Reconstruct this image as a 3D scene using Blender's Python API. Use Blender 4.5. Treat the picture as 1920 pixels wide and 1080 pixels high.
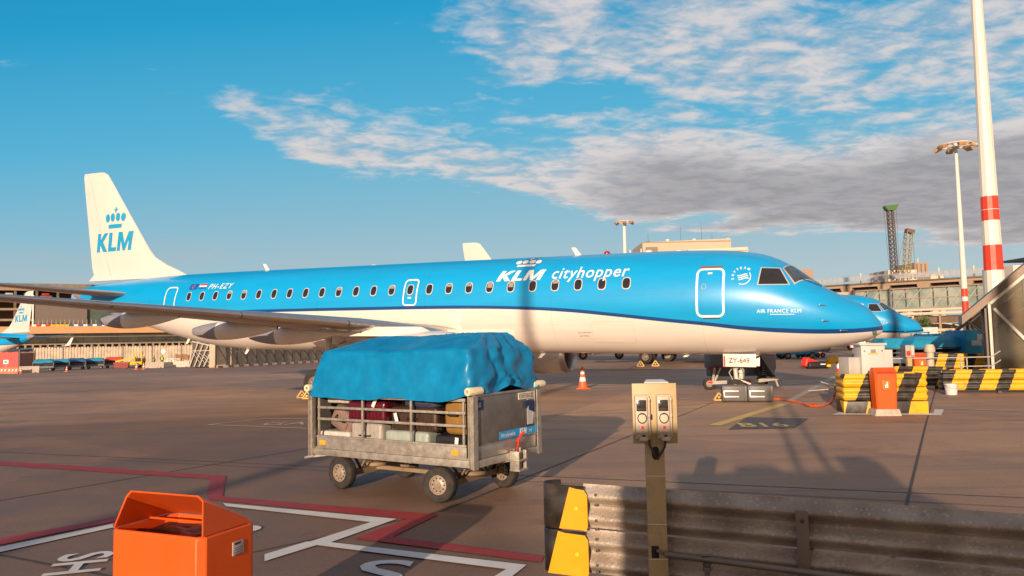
import bpy, bmesh, math, random
from mathutils import Vector, Matrix, Euler, noise
random.seed(7)
C = bpy.context; SC = C.scene; COL = SC.collection
for o in list(bpy.data.objects): bpy.data.objects.remove(o)
R = math.radians
# ------------------------------------------------------------------ camera, sky, sun, exposure
F_PX, PITCH, ROLL, EYE = 1416.0, 0.0697, 0.0193, 1.9117
cam = bpy.data.cameras.new('camera'); camo = bpy.data.objects.new('camera', cam); COL.objects.link(camo)
fw = Vector((0, math.cos(PITCH), math.sin(PITCH))); up0 = Vector((0, -math.sin(PITCH), math.cos(PITCH))); rt0 = Vector((1, 0, 0))
rt = math.cos(ROLL)*rt0 - math.sin(ROLL)*up0; up = math.cos(ROLL)*up0 + math.sin(ROLL)*rt0
camo.matrix_world = Matrix(((rt.x, up.x, -fw.x, 0), (rt.y, up.y, -fw.y, 0), (rt.z, up.z, -fw.z, EYE), (0, 0, 0, 1)))
cam.sensor_width = 36; cam.lens = F_PX/1920*36; cam.clip_start = .1; cam.clip_end = 4000
SC.camera = camo
SUN_EL = R(12.5); SX, SY = -.29, -.957
sun = bpy.data.lights.new('sun', 'SUN'); suno = bpy.data.objects.new('sun', sun); COL.objects.link(suno)
sd = Vector((SX*math.cos(SUN_EL), SY*math.cos(SUN_EL), math.sin(SUN_EL))).normalized()
suno.rotation_euler = sd.to_track_quat('Z', 'Y').to_euler()
sun.energy = 5.0; sun.angle = R(.5); sun.color = (1, .75, .54)
SC.view_settings.view_transform = 'Standard'; SC.view_settings.look = 'None'
SC.view_settings.exposure = 0.30; SC.view_settings.gamma = 1
try:
    SC.cycles.max_bounces = 8; SC.cycles.transparent_max_bounces = 12
except Exception: pass

def make_world():
    w = bpy.data.worlds.new('World'); SC.world = w; w.use_nodes = True
    nt = w.node_tree; N = nt.nodes; L = nt.links; N.clear()
    def n(t, **k):
        x = N.new(t)
        for a, b in k.items(): setattr(x, a, b)
        return x
    def inp(s, v):
        if hasattr(v, 'is_output') or isinstance(v, bpy.types.NodeSocket): L.new(v, s)
        else: s.default_value = v
    def mth(op, a, b=0, c=None, clamp=False):
        x = n('ShaderNodeMath', operation=op); x.use_clamp = clamp
        inp(x.inputs[0], a); inp(x.inputs[1], b)
        if c is not None: inp(x.inputs[2], c)
        return x.outputs[0]
    def sstep(v, a, b):
        x = n('ShaderNodeMapRange', interpolation_type='SMOOTHSTEP'); inp(x.inputs[0], v)
        inp(x.inputs[1], a); inp(x.inputs[2], b); inp(x.inputs[3], 0.0); inp(x.inputs[4], 1.0); return x.outputs[0]
    def mix(f, a, b):
        x = n('ShaderNodeMix', data_type='RGBA'); inp(x.inputs[0], f); inp(x.inputs[6], a); inp(x.inputs[7], b); return x.outputs[2]
    sky = n('ShaderNodeTexSky', sky_type='NISHITA'); sky.sun_disc = False
    sky.sun_elevation = SUN_EL; sky.sun_rotation = math.atan2(SX, SY) % (2*math.pi)
    sky.air_density = 1.0; sky.dust_density = .6; sky.ozone_density = 2.0
    tc = n('ShaderNodeTexCoord'); sp = n('ShaderNodeSeparateXYZ'); L.new(tc.outputs['Generated'], sp.inputs[0])
    x, y, z = sp.outputs
    ya = mth('MAXIMUM', mth('ABSOLUTE', y), .12)
    u = mth('DIVIDE', x, ya); v = mth('DIVIDE', z, ya)            # direction of the sky as tangents
    # clear-sky colour: physical sky graded towards the deep cyan of the photograph
    ramp = n('ShaderNodeValToRGB'); cr = ramp.color_ramp
    pts = [(0.0, (.56, .66, .68)), (.10, (.47, .61, .67)), (.22, (.29, .56, .70)), (.38, (.11, .50, .75)), (.60, (.02, .38, .68)), (1, (.01, .18, .45))]
    cr.elements[0].position = 0; cr.elements[0].color = (*pts[0][1], 1); cr.elements[1].position = 1; cr.elements[1].color = (*pts[-1][1], 1)
    for p, c in pts[1:-1]:
        e = cr.elements.new(p); e.color = (*c, 1)
    vv = mth('MULTIPLY', v, 1.3); L.new(mth('ADD', vv, mth('MULTIPLY', u, -.06)), ramp.inputs[0])
    skyb = n('ShaderNodeMix', data_type='RGBA'); skyb.inputs[0].default_value = .05
    L.new(ramp.outputs[0], skyb.inputs[6])
    sc_ = n('ShaderNodeVectorMath', operation='SCALE'); L.new(sky.outputs[0], sc_.inputs[0]); sc_.inputs['Scale'].default_value = .09
    L.new(sc_.outputs[0], skyb.inputs[7]); base = skyb.outputs[2]
    # cloud deck: noise on a plane overhead
    zz = mth('ADD', mth('MAXIMUM', z, 0.0), .09)
    cx = mth('DIVIDE', x, zz); cy = mth('DIVIDE', y, zz)
    # tilt rows of puffs
    rx = mth('ADD', mth('MULTIPLY', cx, .96), mth('MULTIPLY', cy, .12)); ry = mth('ADD', mth('MULTIPLY', cy, 1.0), mth('MULTIPLY', cx, -.12))
    cmb = n('ShaderNodeCombineXYZ'); L.new(rx, cmb.inputs[0]); L.new(mth('MULTIPLY', ry, 1.25), cmb.inputs[1])
    def nz(scale, det, rough, dist=0, off=0):
        m = n('ShaderNodeMapping'); m.inputs['Location'].default_value = (off, off*.7, 0); L.new(cmb.outputs[0], m.inputs[0])
        t = n('ShaderNodeTexNoise'); L.new(m.outputs[0], t.inputs['Vector'])
        t.inputs['Scale'].default_value = scale; t.inputs['Detail'].default_value = det; t.inputs['Roughness'].default_value = rough; t.inputs['Distortion'].default_value = dist
        return t.outputs[0]
    puff = nz(6.5, 5, .55, .4); big = nz(1.3, 4, .5, .2, 5.3); fine = nz(17, 4, .6, .4, 2.2)
    def curve(src, lo, hi, pts):
        f = n('ShaderNodeFloatCurve'); m = n('ShaderNodeMapRange'); L.new(src, m.inputs[0]); m.inputs[1].default_value = lo; m.inputs[2].default_value = hi
        L.new(m.outputs[0], f.inputs['Value']); cv = f.mapping.curves[0]
        P = [((a-lo)/(hi-lo), b) for a, b in pts]
        cv.points[0].location = P[0]; cv.points[1].location = P[-1]
        for p in P[1:-1]: cv.points.new(*p)
        f.mapping.update(); return f.outputs[0]
    # bank A lower and upper edge (tangent of elevation as a function of u)
    lowA = curve(u, -.8, 1.2, [(-.8, .36), (-.44, .33), (-.35, .275), (-.22, .225), (0, .185), (.14, .15), (.3, .145), (.5, .125), (.7, .11), (1.2, .08)])
    topA = curve(u, -.8, 1.2, [(-.8, .37), (-.42, .345), (-.2, .325), (-.05, .29), (.05, .27), (.12, .30), (.25, .30), (.4, .28), (.6, .31), (1.2, .42)])
    wob = mth('MULTIPLY', mth('SUBTRACT', big, .5), .09)
    vw = mth('ADD', v, wob)
    A = mth('MULTIPLY', sstep(mth('SUBTRACT', vw, lowA), -.012, .035), sstep(mth('SUBTRACT', topA, vw), -.05, .05))
    thick = mth('MULTIPLY', A, sstep(u, -.12, .3))
    thick = mth('MULTIPLY', thick, sstep(mth('SUBTRACT', topA, vw), .0, .10))
    covA = mth('ADD', mth('MULTIPLY', A, .35), mth('MULTIPLY', thick, .50))
    # cluster B: broken puffs high up on the right
    B = mth('MULTIPLY', sstep(mth('ADD', u, mth('MULTIPLY', wob, 2)), -.16, .02), sstep(vw, .25, .31))
    B = mth('MULTIPLY', B, sstep(big, .26, .52))
    covB = mth('MULTIPLY', B, .36)
    wis = mth('MULTIPLY', sstep(big, .55, .75), .10)
    cov = mth('ADD', mth('MAXIMUM', covA, covB), wis)
    pz = mth('ADD', mth('MULTIPLY', puff, .72), mth('MULTIPLY', fine, .28))
    dens = sstep(mth('ADD', pz, cov), .64, 1.02)
    dens = mth('MULTIPLY', dens, sstep(z, .015, .07))
    dens = mth('MULTIPLY', dens, .93)
    # cloud colour
    bright = mix(sstep(pz, .38, .60), (.56, .56, .60, 1), (.80, .73, .71, 1))
    grey = mix(sstep(pz, .36, .62), (.37, .345, .36, 1), (.47, .435, .44, 1))
    ccol = mix(sstep(thick, .25, .95), bright, grey)
    col = mix(dens, base, ccol)
    # thin high veil low on the left
    veil = mth('MULTIPLY', sstep(mth('SUBTRACT', .2, v), 0, .16), sstep(big, .30, .62)); veil = mth('MULTIPLY', veil, mth('MULTIPLY', sstep(mth('MULTIPLY', u, -1), .05, .5), .55))
    col = mix(veil, col, (.52, .53, .53, 1))
    # unseen sky behind the camera, towards the sun: warm fill added for the shade
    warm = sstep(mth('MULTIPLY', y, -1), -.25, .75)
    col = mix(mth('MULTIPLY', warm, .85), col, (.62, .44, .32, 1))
    over = mth('MULTIPLY', sstep(z, .5, .9), .6); col = mix(over, col, (.34, .33, .34, 1))  # unseen overhead sky greyed too, so the fill is less blue
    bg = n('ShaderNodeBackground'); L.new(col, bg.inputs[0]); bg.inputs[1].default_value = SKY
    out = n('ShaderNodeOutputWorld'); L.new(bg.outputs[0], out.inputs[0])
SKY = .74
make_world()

# ------------------------------------------------------------------ helpers
def ray(u, v): return fw*F_PX + rt*(u-960) + up*(540-v)
def at(u, v, Y):
    r = ray(u, v); return Vector((0, 0, EYE)) + r*(Y/r.y)
def gr(u, v, z=0.0):
    r = ray(u, v); return Vector((0, 0, EYE)) + r*((z-EYE)/r.z)

MATS = {}
def mat(name, col, rough=.6, metal=0, var=.12, vscale=3.0, bump=0, bscale=20, coat=0, spec=.5, dark=None, dscale=1.5, dlo=.5, dhi=.7, damt=.6, alpha=1, emit=None, trans=0, stretch=None):
    """procedural material: base colour varied by noise, optional dirt patches and bump"""
    if name in MATS: return MATS[name]
    m = bpy.data.materials.new(name); m.use_nodes = True; nt = m.node_tree; N = nt.nodes; L = nt.links
    b = N['Principled BSDF']; tc = N.new('ShaderNodeTexCoord')
    src = tc.outputs['Object']
    if stretch:
        mp = N.new('ShaderNodeMapping'); mp.inputs['Scale'].default_value = stretch; L.new(src, mp.inputs[0]); src = mp.outputs[0]
    t = N.new('ShaderNodeTexNoise'); t.inputs['Scale'].default_value = vscale; t.inputs['Detail'].default_value = 6; t.inputs['Roughness'].default_value = .6
    L.new(src, t.inputs['Vector'])
    mr = N.new('ShaderNodeMapRange'); L.new(t.outputs[0], mr.inputs[0]); mr.inputs[1].default_value = .3; mr.inputs[2].default_value = .7
    mr.inputs[3].default_value = 1-var; mr.inputs[4].default_value = 1+var
    sc = N.new('ShaderNodeVectorMath'); sc.operation = 'SCALE'; sc.inputs[0].default_value = col[:3]; L.new(mr.outputs[0], sc.inputs['Scale'])
    res = sc.outputs[0]
    if dark is not None:
        t2 = N.new('ShaderNodeTexNoise'); t2.inputs['Scale'].default_value = dscale; t2.inputs['Detail'].default_value = 8; t2.inputs['Roughness'].default_value = .65
        L.new(src, t2.inputs['Vector'])
        m2 = N.new('ShaderNodeMapRange'); L.new(t2.outputs[0], m2.inputs[0]); m2.inputs[1].default_value = dlo; m2.inputs[2].default_value = dhi; m2.inputs[3].default_value = 0; m2.inputs[4].default_value = damt
        mx = N.new('ShaderNodeMix'); mx.data_type = 'RGBA'; L.new(m2.outputs[0], mx.inputs[0]); L.new(res, mx.inputs[6]); mx.inputs[7].default_value = (*dark[:3], 1); res = mx.outputs[2]
    L.new(res, b.inputs['Base Color'])
    r2 = N.new('ShaderNodeMapRange'); L.new(t.outputs[0], r2.inputs[0]); r2.inputs[3].default_value = max(.02, rough-.12*min(1, rough*2)); r2.inputs[4].default_value = min(1, rough+.12); L.new(r2.outputs[0], b.inputs['Roughness'])
    b.inputs['Metallic'].default_value = metal; b.inputs['Specular IOR Level'].default_value = spec
    if coat: b.inputs['Coat Weight'].default_value = coat; b.inputs['Coat Roughness'].default_value = .06
    if alpha < 1: b.inputs['Alpha'].default_value = alpha
    if trans: b.inputs['Transmission Weight'].default_value = trans
    if emit: b.inputs['Emission Color'].default_value = (*emit[:3], 1); b.inputs['Emission Strength'].default_value = emit[3]
    if bump:
        t3 = N.new('ShaderNodeTexNoise'); t3.inputs['Scale'].default_value = bscale; t3.inputs['Detail'].default_value = 5; L.new(src, t3.inputs['Vector'])
        bm_ = N.new('ShaderNodeBump'); bm_.inputs['Strength'].default_value = bump; bm_.inputs['Distance'].default_value = .02; L.new(t3.outputs[0], bm_.inputs['Height']); L.new(bm_.outputs[0], b.inputs['Normal'])
    MATS[name] = m; return m

BLUE = (.0, .33, .70); NAVY = (.004, .06, .23); WHITE = (.72, .675, .62)
M_white = mat('white_paint', WHITE, .3, var=.04, coat=.5)
M_blue = mat('blue_paint', BLUE, .3, var=.05, coat=.6)
M_letter = mat('white_letter', (.85, .83, .78), .4, var=.02)
M_bluelet = mat('blue_letter', (.01, .30, .55), .4, var=.03)
M_dark = mat('dark_letter', (.05, .035, .03), .5)
M_navy = mat('navy_print', (.01, .03, .10), .4)
M_metal = mat('bare_metal', (.55, .52, .50), .28, metal=.9, var=.08)
M_wing = mat('grey_wing_paint', (.27, .225, .19), .33, metal=.35, var=.12, vscale=1.2, coat=.3, dark=(.2, .16, .13), damt=.3, stretch=(3, .5, 1))
M_greymet = mat('grey_fairing', (.26, .26, .29), .42, metal=.2, var=.06)
M_rubber = mat('black_rubber', (.022, .020, .019), .85, var=.3, vscale=12, dark=(.10, .075, .055), dlo=.45, dhi=.75, damt=.5, dscale=9)
M_rim = mat('wheel_rim', (.34, .28, .22), .45, metal=.3, var=.15, vscale=15, dark=(.25, .14, .07), dscale=14, damt=.6)
M_glass = mat('dark_window_glass', (.018, .018, .022), .06, var=.2, spec=.8)
M_gasket = mat('window_seal', (.45, .42, .40), .45)
M_black = mat('matt_black', (.012, .011, .011), .6)
M_dkgrey = mat('dark_grey_steel', (.07, .068, .07), .5, metal=.3, var=.25)
M_galv = mat('galvanised_steel', (.42, .39, .34), .42, metal=.55, var=.22, vscale=14, dark=(.24, .18, .12), dscale=6, damt=.55, bump=.15, bscale=60)
M_alu = mat('aluminium_sheet', (.46, .43, .40), .36, metal=.75, var=.16, vscale=5, dark=(.28, .23, .19), dscale=3, damt=.5)
M_cream = mat('cream_plastic', (.78, .66, .44), .5, var=.08, vscale=8, dark=(.45, .33, .18), dscale=7, damt=.4)
M_orange = mat('orange_plastic', (.72, .090, .003), .52, var=.05, vscale=4, dark=(.6, .07, .01), dscale=2.5, dlo=.55, damt=.35, bump=.05, bscale=120)
M_red = mat('red_paint', (.75, .035, .02), .45, var=.1)
M_yellow = mat('yellow_paint', (.86, .50, .01), .45, var=.10, vscale=6, dark=(.35, .2, .03), dscale=5, damt=.45, dlo=.55)
M_blackpaint = mat('black_paint', (.02, .017, .014), .42, var=.3, vscale=8, dark=(.11, .08, .05), dscale=6, damt=.5)
M_post = mat('olive_beige_paint', (.44, .33, .17), .5, var=.08, vscale=6, dark=(.22, .15, .07), dscale=9, damt=.4)
M_conc = mat('concrete', (.46, .40, .33), .85, var=.15, vscale=8, dark=(.25, .2, .15), dscale=3, bump=.3)
M_cabinet = mat('grey_cabinet_paint', (.50, .49, .46), .45, var=.06, dark=(.3, .26, .2), dscale=2, damt=.35)

class MB:
    """collects geometry; build() links it as one mesh object"""
    def __init__(s): s.bm = bmesh.new(); s.mi = 0; s.smooth = False
    def _f(s, vs):
        try: f = s.bm.faces.new(vs); f.material_index = s.mi; f.smooth = s.smooth; return f
        except ValueError: return None
    def box(s, c, d, rot=None, bev=0, seg=2):
        c = Vector(c); hx, hy, hz = d[0]/2, d[1]/2, d[2]/2
        vs = []
        for z in (-hz, hz):
            for x, y in ((-hx, -hy), (hx, -hy), (hx, hy), (-hx, hy)):
                p = Vector((x, y, z))
                if rot is not None: p = rot @ p
                vs.append(s.bm.verts.new(c+p))
        fs = [s._f([vs[i] for i in q]) for q in ((3, 2, 1, 0), (4, 5, 6, 7), (0, 1, 5, 4), (1, 2, 6, 5), (2, 3, 7, 6), (3, 0, 4, 7))]
        if bev > 0:
            es = list({e for f in fs for e in f.edges})
            r = bmesh.ops.bevel(s.bm, geom=es, offset=bev, segments=seg, affect='EDGES', profile=.6)
            for f in r['faces']: f.material_index = s.mi; f.smooth = True
        return s
    def bx(s, x0, x1, y0, y1, z0, z1, bev=0): return s.box(((x0+x1)/2, (y0+y1)/2, (z0+z1)/2), (abs(x1-x0), abs(y1-y0), abs(z1-z0)), None, bev)
    def ring(s, c, ax, r, n, ph=0):
        ax = Vector(ax).normalized(); a = ax.orthogonal().normalized() if abs(ax.z) > .95 else ax.cross(Vector((0, 0, 1))).normalized(); b = ax.cross(a)
        return [s.bm.verts.new(Vector(c)+(a*math.cos(2*math.pi*i/n+ph)+b*math.sin(2*math.pi*i/n+ph))*r) for i in range(n)]
    def bridge(s, A, B, closed=True):
        n = len(A)
        for i in range(n if closed else n-1): s._f([A[i], A[(i+1) % n], B[(i+1) % n], B[i]])
    def tube(s, p0, p1, r0, r1=None, n=10, caps=True):
        p0, p1 = Vector(p0), Vector(p1); r1 = r0 if r1 is None else r1; sm = s.smooth; s.smooth = True
        A = s.ring(p0, p1-p0, r0, n); B = s.ring(p1, p1-p0, r1, n); s.bridge(A, B); s.smooth = False
        if caps: s._f(A[::-1]); s._f(B)
        s.smooth = sm; return s
    def path(s, pts, r, n=8):
        pts = [Vector(p) for p in pts]; prev = None; s.smooth = True
        for i, p in enumerate(pts):
            d = (pts[min(i+1, len(pts)-1)]-pts[max(i-1, 0)])
            ax = d.normalized(); a = ax.cross(Vector((0, 0, 1)));
            if a.length < .1: a = ax.cross(Vector((0, 1, 0)))
            a.normalize(); b = ax.cross(a)
            rr = [s.bm.verts.new(p+(a*math.cos(2*math.pi*k/n)+b*math.sin(2*math.pi*k/n))*r) for k in range(n)]
            if prev: s.bridge(prev, rr)
            else: s._f(rr[::-1])
            prev = rr
        s._f(prev); s.smooth = False; return s
    def bar(s, p0, p1, w, h=None, bev=0):
        p0, p1 = Vector(p0), Vector(p1); h = w if h is None else h; d = p1-p0
        q = d.to_track_quat('X', 'Z').to_matrix(); return s.box((p0+p1)/2, (d.length, w, h), q, bev)
    def lathe(s, o, ax, prof, n=24, caps=True):
        o = Vector(o); ax = Vector(ax).normalized(); prev = None; s.smooth = True; first = None
        for r, t in prof:
            rr = s.ring(o+ax*t, ax, max(r, 1e-4), n)
            if prev: s.bridge(prev, rr)
            else: first = rr
            prev = rr
        s.smooth = False
        if caps: s._f(first[::-1]); s._f(prev)
        return s
    def poly(s, pts): s._f([s.bm.verts.new(Vector(p)) for p in pts]); return s
    def prism(s, pts, vec):
        vec = Vector(vec); A = [s.bm.verts.new(Vector(p)) for p in pts]; B = [s.bm.verts.new(Vector(p)+vec) for p in pts]
        s._f(A[::-1]); s._f(B); s.bridge(A, B); return s
    def grid(s, fn, nu, nv, cu=False):
        V = [[s.bm.verts.new(Vector(fn(i/nu, j/nv))) for j in range(nv+1)] for i in range(nu+(0 if cu else 1))]
        s.smooth = True
        m = len(V)
        for i in range(nu):
            for j in range(nv): s._f([V[i][j], V[(i+1) % m][j], V[(i+1) % m][j+1], V[i][j+1]])
        s.smooth = False; return V
    def build(s, name, mats, parent=None, loc=None, sharp=35, recalc=True):
        if recalc: bmesh.ops.recalc_face_normals(s.bm, faces=s.bm.faces)
        me = bpy.data.meshes.new(name); s.bm.to_mesh(me); s.bm.free()
        for m in (mats if isinstance(mats, (list, tuple)) else [mats]): me.materials.append(m)
        try: me.set_sharp_from_angle(angle=R(sharp))
        except Exception: pass
        o = bpy.data.objects.new(name, me); COL.objects.link(o)
        if loc is not None: o.location = loc
        if parent: o.parent = parent
        return o
def tag(o, label, cat, group=None, kind=None):
    if label: o['label'] = label
    if cat: o['category'] = cat
    if group: o['group'] = group
    if kind: o['kind'] = kind
    return o
def thing(name, label, cat, loc=(0, 0, 0), rz=0, group=None):
    o = bpy.data.objects.new(name, None); COL.objects.link(o); o.empty_display_size = .3
    o.location = loc; o.rotation_euler = (0, 0, rz); return tag(o, label, cat, group)
def struct(o): o['kind'] = 'structure'; return o
def copy_tree(o, parent=None):
    c = o.copy(); COL.objects.link(c); c.parent = parent
    for ch in list(o.children): copy_tree(ch, c)
    return c
def text_geo(mb, body, size, fn, shear=0, bold=0, align='LEFT', cuts=None, sx=1.0, spacing=1.0):
    """writes a text into mb, every point (x, y) of the text sent through fn"""
    cu = bpy.data.curves.new('t', 'FONT'); cu.body = body; cu.size = size; cu.shear = shear; cu.offset = bold; cu.align_x = align; cu.space_character = spacing; cu.resolution_u = 4
    ob = bpy.data.objects.new('t', cu); COL.objects.link(ob); C.view_layer.update()
    me = ob.evaluated_get(C.evaluated_depsgraph_get()).to_mesh()
    b = bmesh.new(); b.from_mesh(me)
    if cuts:
        y0 = min(v.co.y for v in b.verts); y1 = max(v.co.y for v in b.verts); y = y0
        while y < y1:
            bmesh.ops.bisect_plane(b, geom=b.verts[:]+b.edges[:]+b.faces[:], plane_co=(0, y, 0), plane_no=(0, 1, 0)); y += cuts
    vm = {v: mb.bm.verts.new(Vector(fn(v.co.x*sx, v.co.y))) for v in b.verts}
    for f in b.faces: mb._f([vm[v] for v in f.verts])
    b.free(); ob.evaluated_get(C.evaluated_depsgraph_get()).to_mesh_clear(); bpy.data.objects.remove(ob); bpy.data.curves.remove(cu)
def poly_geo(mb, pts, fn, cuts=None):
    b = bmesh.new(); b.faces.new([b.verts.new((x, y, 0)) for x, y in pts])
    if cuts:
        for ax in (0, 1):
            lo = min(v.co[ax] for v in b.verts); hi = max(v.co[ax] for v in b.verts); y = lo+cuts
            while y < hi:
                no = (1, 0, 0) if ax == 0 else (0, 1, 0)
                bmesh.ops.bisect_plane(b, geom=b.verts[:]+b.edges[:]+b.faces[:], plane_co=(y, y, 0), plane_no=no); y += cuts
    vm = {v: mb.bm.verts.new(Vector(fn(v.co.x, v.co.y))) for v in b.verts}
    for f in b.faces: mb._f([vm[v] for v in f.verts])
    b.free()
def klm_geo(b, mx, w, h, shear=0, cuts=None):
    K = [[(0, 0), (.25, 0), (.25, 1), (0, 1)], [(.25, .40), (.55, 0), (.88, 0), (.47, .53), (.85, 1), (.55, 1), (.25, .62)]]
    L_ = [[(0, 0), (.64, 0), (.64, .21), (.25, .21), (.25, 1), (0, 1)]]
    M_ = [[(0, 0), (.22, 0), (.22, .60), (.45, .0), (.60, .0), (.83, .60), (.83, 0), (1.06, 0), (1.06, 1), (.76, 1), (.525, .36), (.29, 1), (0, 1)]]
    for x0, G in ((0, K), (.95, L_), (1.68, M_)):
        for P_ in G: poly_geo(b, [(((x+x0)/2.74+shear*y*h/w)*w, y*h) for x, y in P_], mx, cuts)
def interp(pts):
    """monotone cubic through (x, y) points"""
    X = [p[0] for p in pts]; Y = [p[1] for p in pts]; n = len(X); d = [(Y[i+1]-Y[i])/(X[i+1]-X[i]) for i in range(n-1)]
    m = [d[0]]+[0 if d[i-1]*d[i] <= 0 else 2*d[i-1]*d[i]/(d[i-1]+d[i]) for i in range(1, n-1)]+[d[-1]]
    def f(x):
        if x <= X[0]: return Y[0]
        if x >= X[-1]: return Y[-1]
        i = next(k for k in range(n-1) if x <= X[k+1]); h = X[i+1]-X[i]; t = (x-X[i])/h
        return (2*t**3-3*t**2+1)*Y[i]+(t**3-2*t**2+t)*h*m[i]+(-2*t**3+3*t**2)*Y[i+1]+(t**3-t**2)*h*m[i+1]
    return f
def oval(cx, cy, rx, ry, n=20, p=2.0):
    out = []
    for i in range(n):
        a = 2*math.pi*i/n; c, s_ = math.cos(a), math.sin(a)
        out.append((cx+rx*math.copysign(abs(c)**(2/p), c), cy+ry*math.copysign(abs(s_)**(2/p), s_)))
    return out

# ------------------------------------------------------------------ ground and pavement markings
def ground_material():
    m = bpy.data.materials.new('apron_concrete'); m.use_nodes = True; nt = m.node_tree; N = nt.nodes; L = nt.links
    b = N['Principled BSDF']; tc = N.new('ShaderNodeTexCoord')
    def nz(scale, det=6, rough=.6, st=(1, 1, 1), rot=0, dist=0):
        mp = N.new('ShaderNodeMapping'); mp.inputs['Scale'].default_value = st; mp.inputs['Rotation'].default_value = (0, 0, rot); L.new(tc.outputs['Object'], mp.inputs[0])
        t = N.new('ShaderNodeTexNoise'); L.new(mp.outputs[0], t.inputs['Vector']); t.inputs['Scale'].default_value = scale; t.inputs['Detail'].default_value = det; t.inputs['Roughness'].default_value = rough; t.inputs['Distortion'].default_value = dist
        return t.outputs[0]
    def mr(v, a, b_, c, d):
        x = N.new('ShaderNodeMapRange'); L.new(v, x.inputs[0]); x.inputs[1].default_value = a; x.inputs[2].default_value = b_; x.inputs[3].default_value = c; x.inputs[4].default_value = d; return x.outputs[0]
    def mix(f, a, b_, mode='MIX'):
        x = N.new('ShaderNodeMix'); x.data_type = 'RGBA'; x.blend_type = mode
        for s_, v in ((x.inputs[0], f), (x.inputs[6], a), (x.inputs[7], b_)):
            if isinstance(v, bpy.types.NodeSocket): L.new(v, s_)
            else: s_.default_value = v
        return x.outputs[2]
    big = nz(.07, 5, .6, (1, 1.8, 1), R(25)); mid = nz(.6, 7, .65); fine = nz(28, 4, .7); streak = nz(.5, 6, .6, (.12, 2.2, 1), R(20)); grain = nz(160, 2, .5)
    col = mix(mr(big, .35, .65, 0, 1), (.33, .19, .113, 1), (.47, .285, .165, 1))
    # darker asphalt in front of the stand line; foreground shade put into its colour
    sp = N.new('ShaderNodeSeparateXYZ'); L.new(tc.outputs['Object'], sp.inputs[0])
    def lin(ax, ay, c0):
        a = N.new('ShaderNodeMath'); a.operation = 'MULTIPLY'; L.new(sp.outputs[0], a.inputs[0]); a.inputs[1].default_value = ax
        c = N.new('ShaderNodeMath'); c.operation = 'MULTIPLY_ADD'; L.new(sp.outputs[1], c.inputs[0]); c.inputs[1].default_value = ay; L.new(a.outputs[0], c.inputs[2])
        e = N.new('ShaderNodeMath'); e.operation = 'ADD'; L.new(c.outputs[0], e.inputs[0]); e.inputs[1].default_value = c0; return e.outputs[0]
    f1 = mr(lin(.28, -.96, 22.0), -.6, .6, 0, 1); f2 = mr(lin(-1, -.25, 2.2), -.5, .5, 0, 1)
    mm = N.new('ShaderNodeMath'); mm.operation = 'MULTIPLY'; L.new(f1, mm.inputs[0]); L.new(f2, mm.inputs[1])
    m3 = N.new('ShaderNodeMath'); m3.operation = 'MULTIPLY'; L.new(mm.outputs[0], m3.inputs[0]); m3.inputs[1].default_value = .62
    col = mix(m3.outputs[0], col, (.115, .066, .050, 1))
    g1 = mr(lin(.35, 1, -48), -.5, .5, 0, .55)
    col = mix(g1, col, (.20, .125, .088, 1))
    v1 = mix(mr(mid, .3, .75, 0, 1), (.72, .72, .74, 1), (1.16, 1.14, 1.1, 1))
    col = mix(1.0, col, v1, 'MULTIPLY')
    col = mix(mr(streak, .52, .75, 0, .5), col, (.12, .085, .07, 1))
    col = mix(1.0, col, mix(mr(fine, .3, .7, 0, 1), (.80, .80, .80, 1), (1.18, 1.18, 1.18, 1)), 'MULTIPLY')
    col = mix(1.0, col, mix(mr(grain, .3, .7, 0, 1), (.86, .86, .86, 1), (1.12, 1.12, 1.12, 1)), 'MULTIPLY')
    # slab to slab tone
    mp = N.new('ShaderNodeMapping'); mp.inputs['Rotation'].default_value = (0, 0, R(28)); mp.inputs['Scale'].default_value = (.2, .133, 1); L.new(tc.outputs['Object'], mp.inputs[0])
    fl = N.new('ShaderNodeVectorMath'); fl.operation = 'FLOOR'; L.new(mp.outputs[0], fl.inputs[0]); wn = N.new('ShaderNodeTexWhiteNoise'); wn.noise_dimensions = '2D'; L.new(fl.outputs[0], wn.inputs['Vector'])
    col = mix(1.0, col, mix(wn.outputs[0], (.84, .84, .86, 1), (1.14, 1.13, 1.11, 1)), 'MULTIPLY')
    st1 = nz(1.7, 5, .55); st2 = nz(.28, 6, .7, (1, 1.5, 1), R(-20))
    col = mix(mr(st1, .66, .74, 0, .45), col, (.09, .055, .045, 1))
    col = mix(mr(st2, .56, .66, 0, .42), col, (.12, .075, .058, 1))
    skid = nz(.9, 4, .5, (.05, 3.2, 1), R(31)); col = mix(mr(skid, .60, .72, 0, .4), col, (.10, .065, .05, 1))
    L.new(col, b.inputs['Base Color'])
    L.new(mr(mid, .3, .7, .55, .85), b.inputs['Roughness'])
    bp = N.new('ShaderNodeBump'); bp.inputs['Strength'].default_value = .35; bp.inputs['Distance'].default_value = .006; L.new(grain, bp.inputs['Height']); L.new(bp.outputs[0], b.inputs['Normal'])
    return m
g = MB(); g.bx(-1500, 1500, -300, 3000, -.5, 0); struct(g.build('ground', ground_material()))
def marking(name, col, polys, z, alpha=1.0, wear=.5):
    m = mat(name+'_paint', col, .7, var=.12, vscale=2, dark=(.22, .16, .13), dscale=3.5, dlo=.52, dhi=.75, damt=wear)
    b = MB()
    for i_, P in enumerate(polys): b.poly([(p[0], p[1], z+i_*.0006) for p in P])
    return struct(b.build(name, m))
def strip(a, b, w):
    a = Vector((a[0], a[1], 0)); b = Vector((b[0], b[1], 0)); d = (b-a).normalized(); n = Vector((-d.y, d.x, 0))*w/2
    return [a-n, b-n, b+n, a+n]
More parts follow.
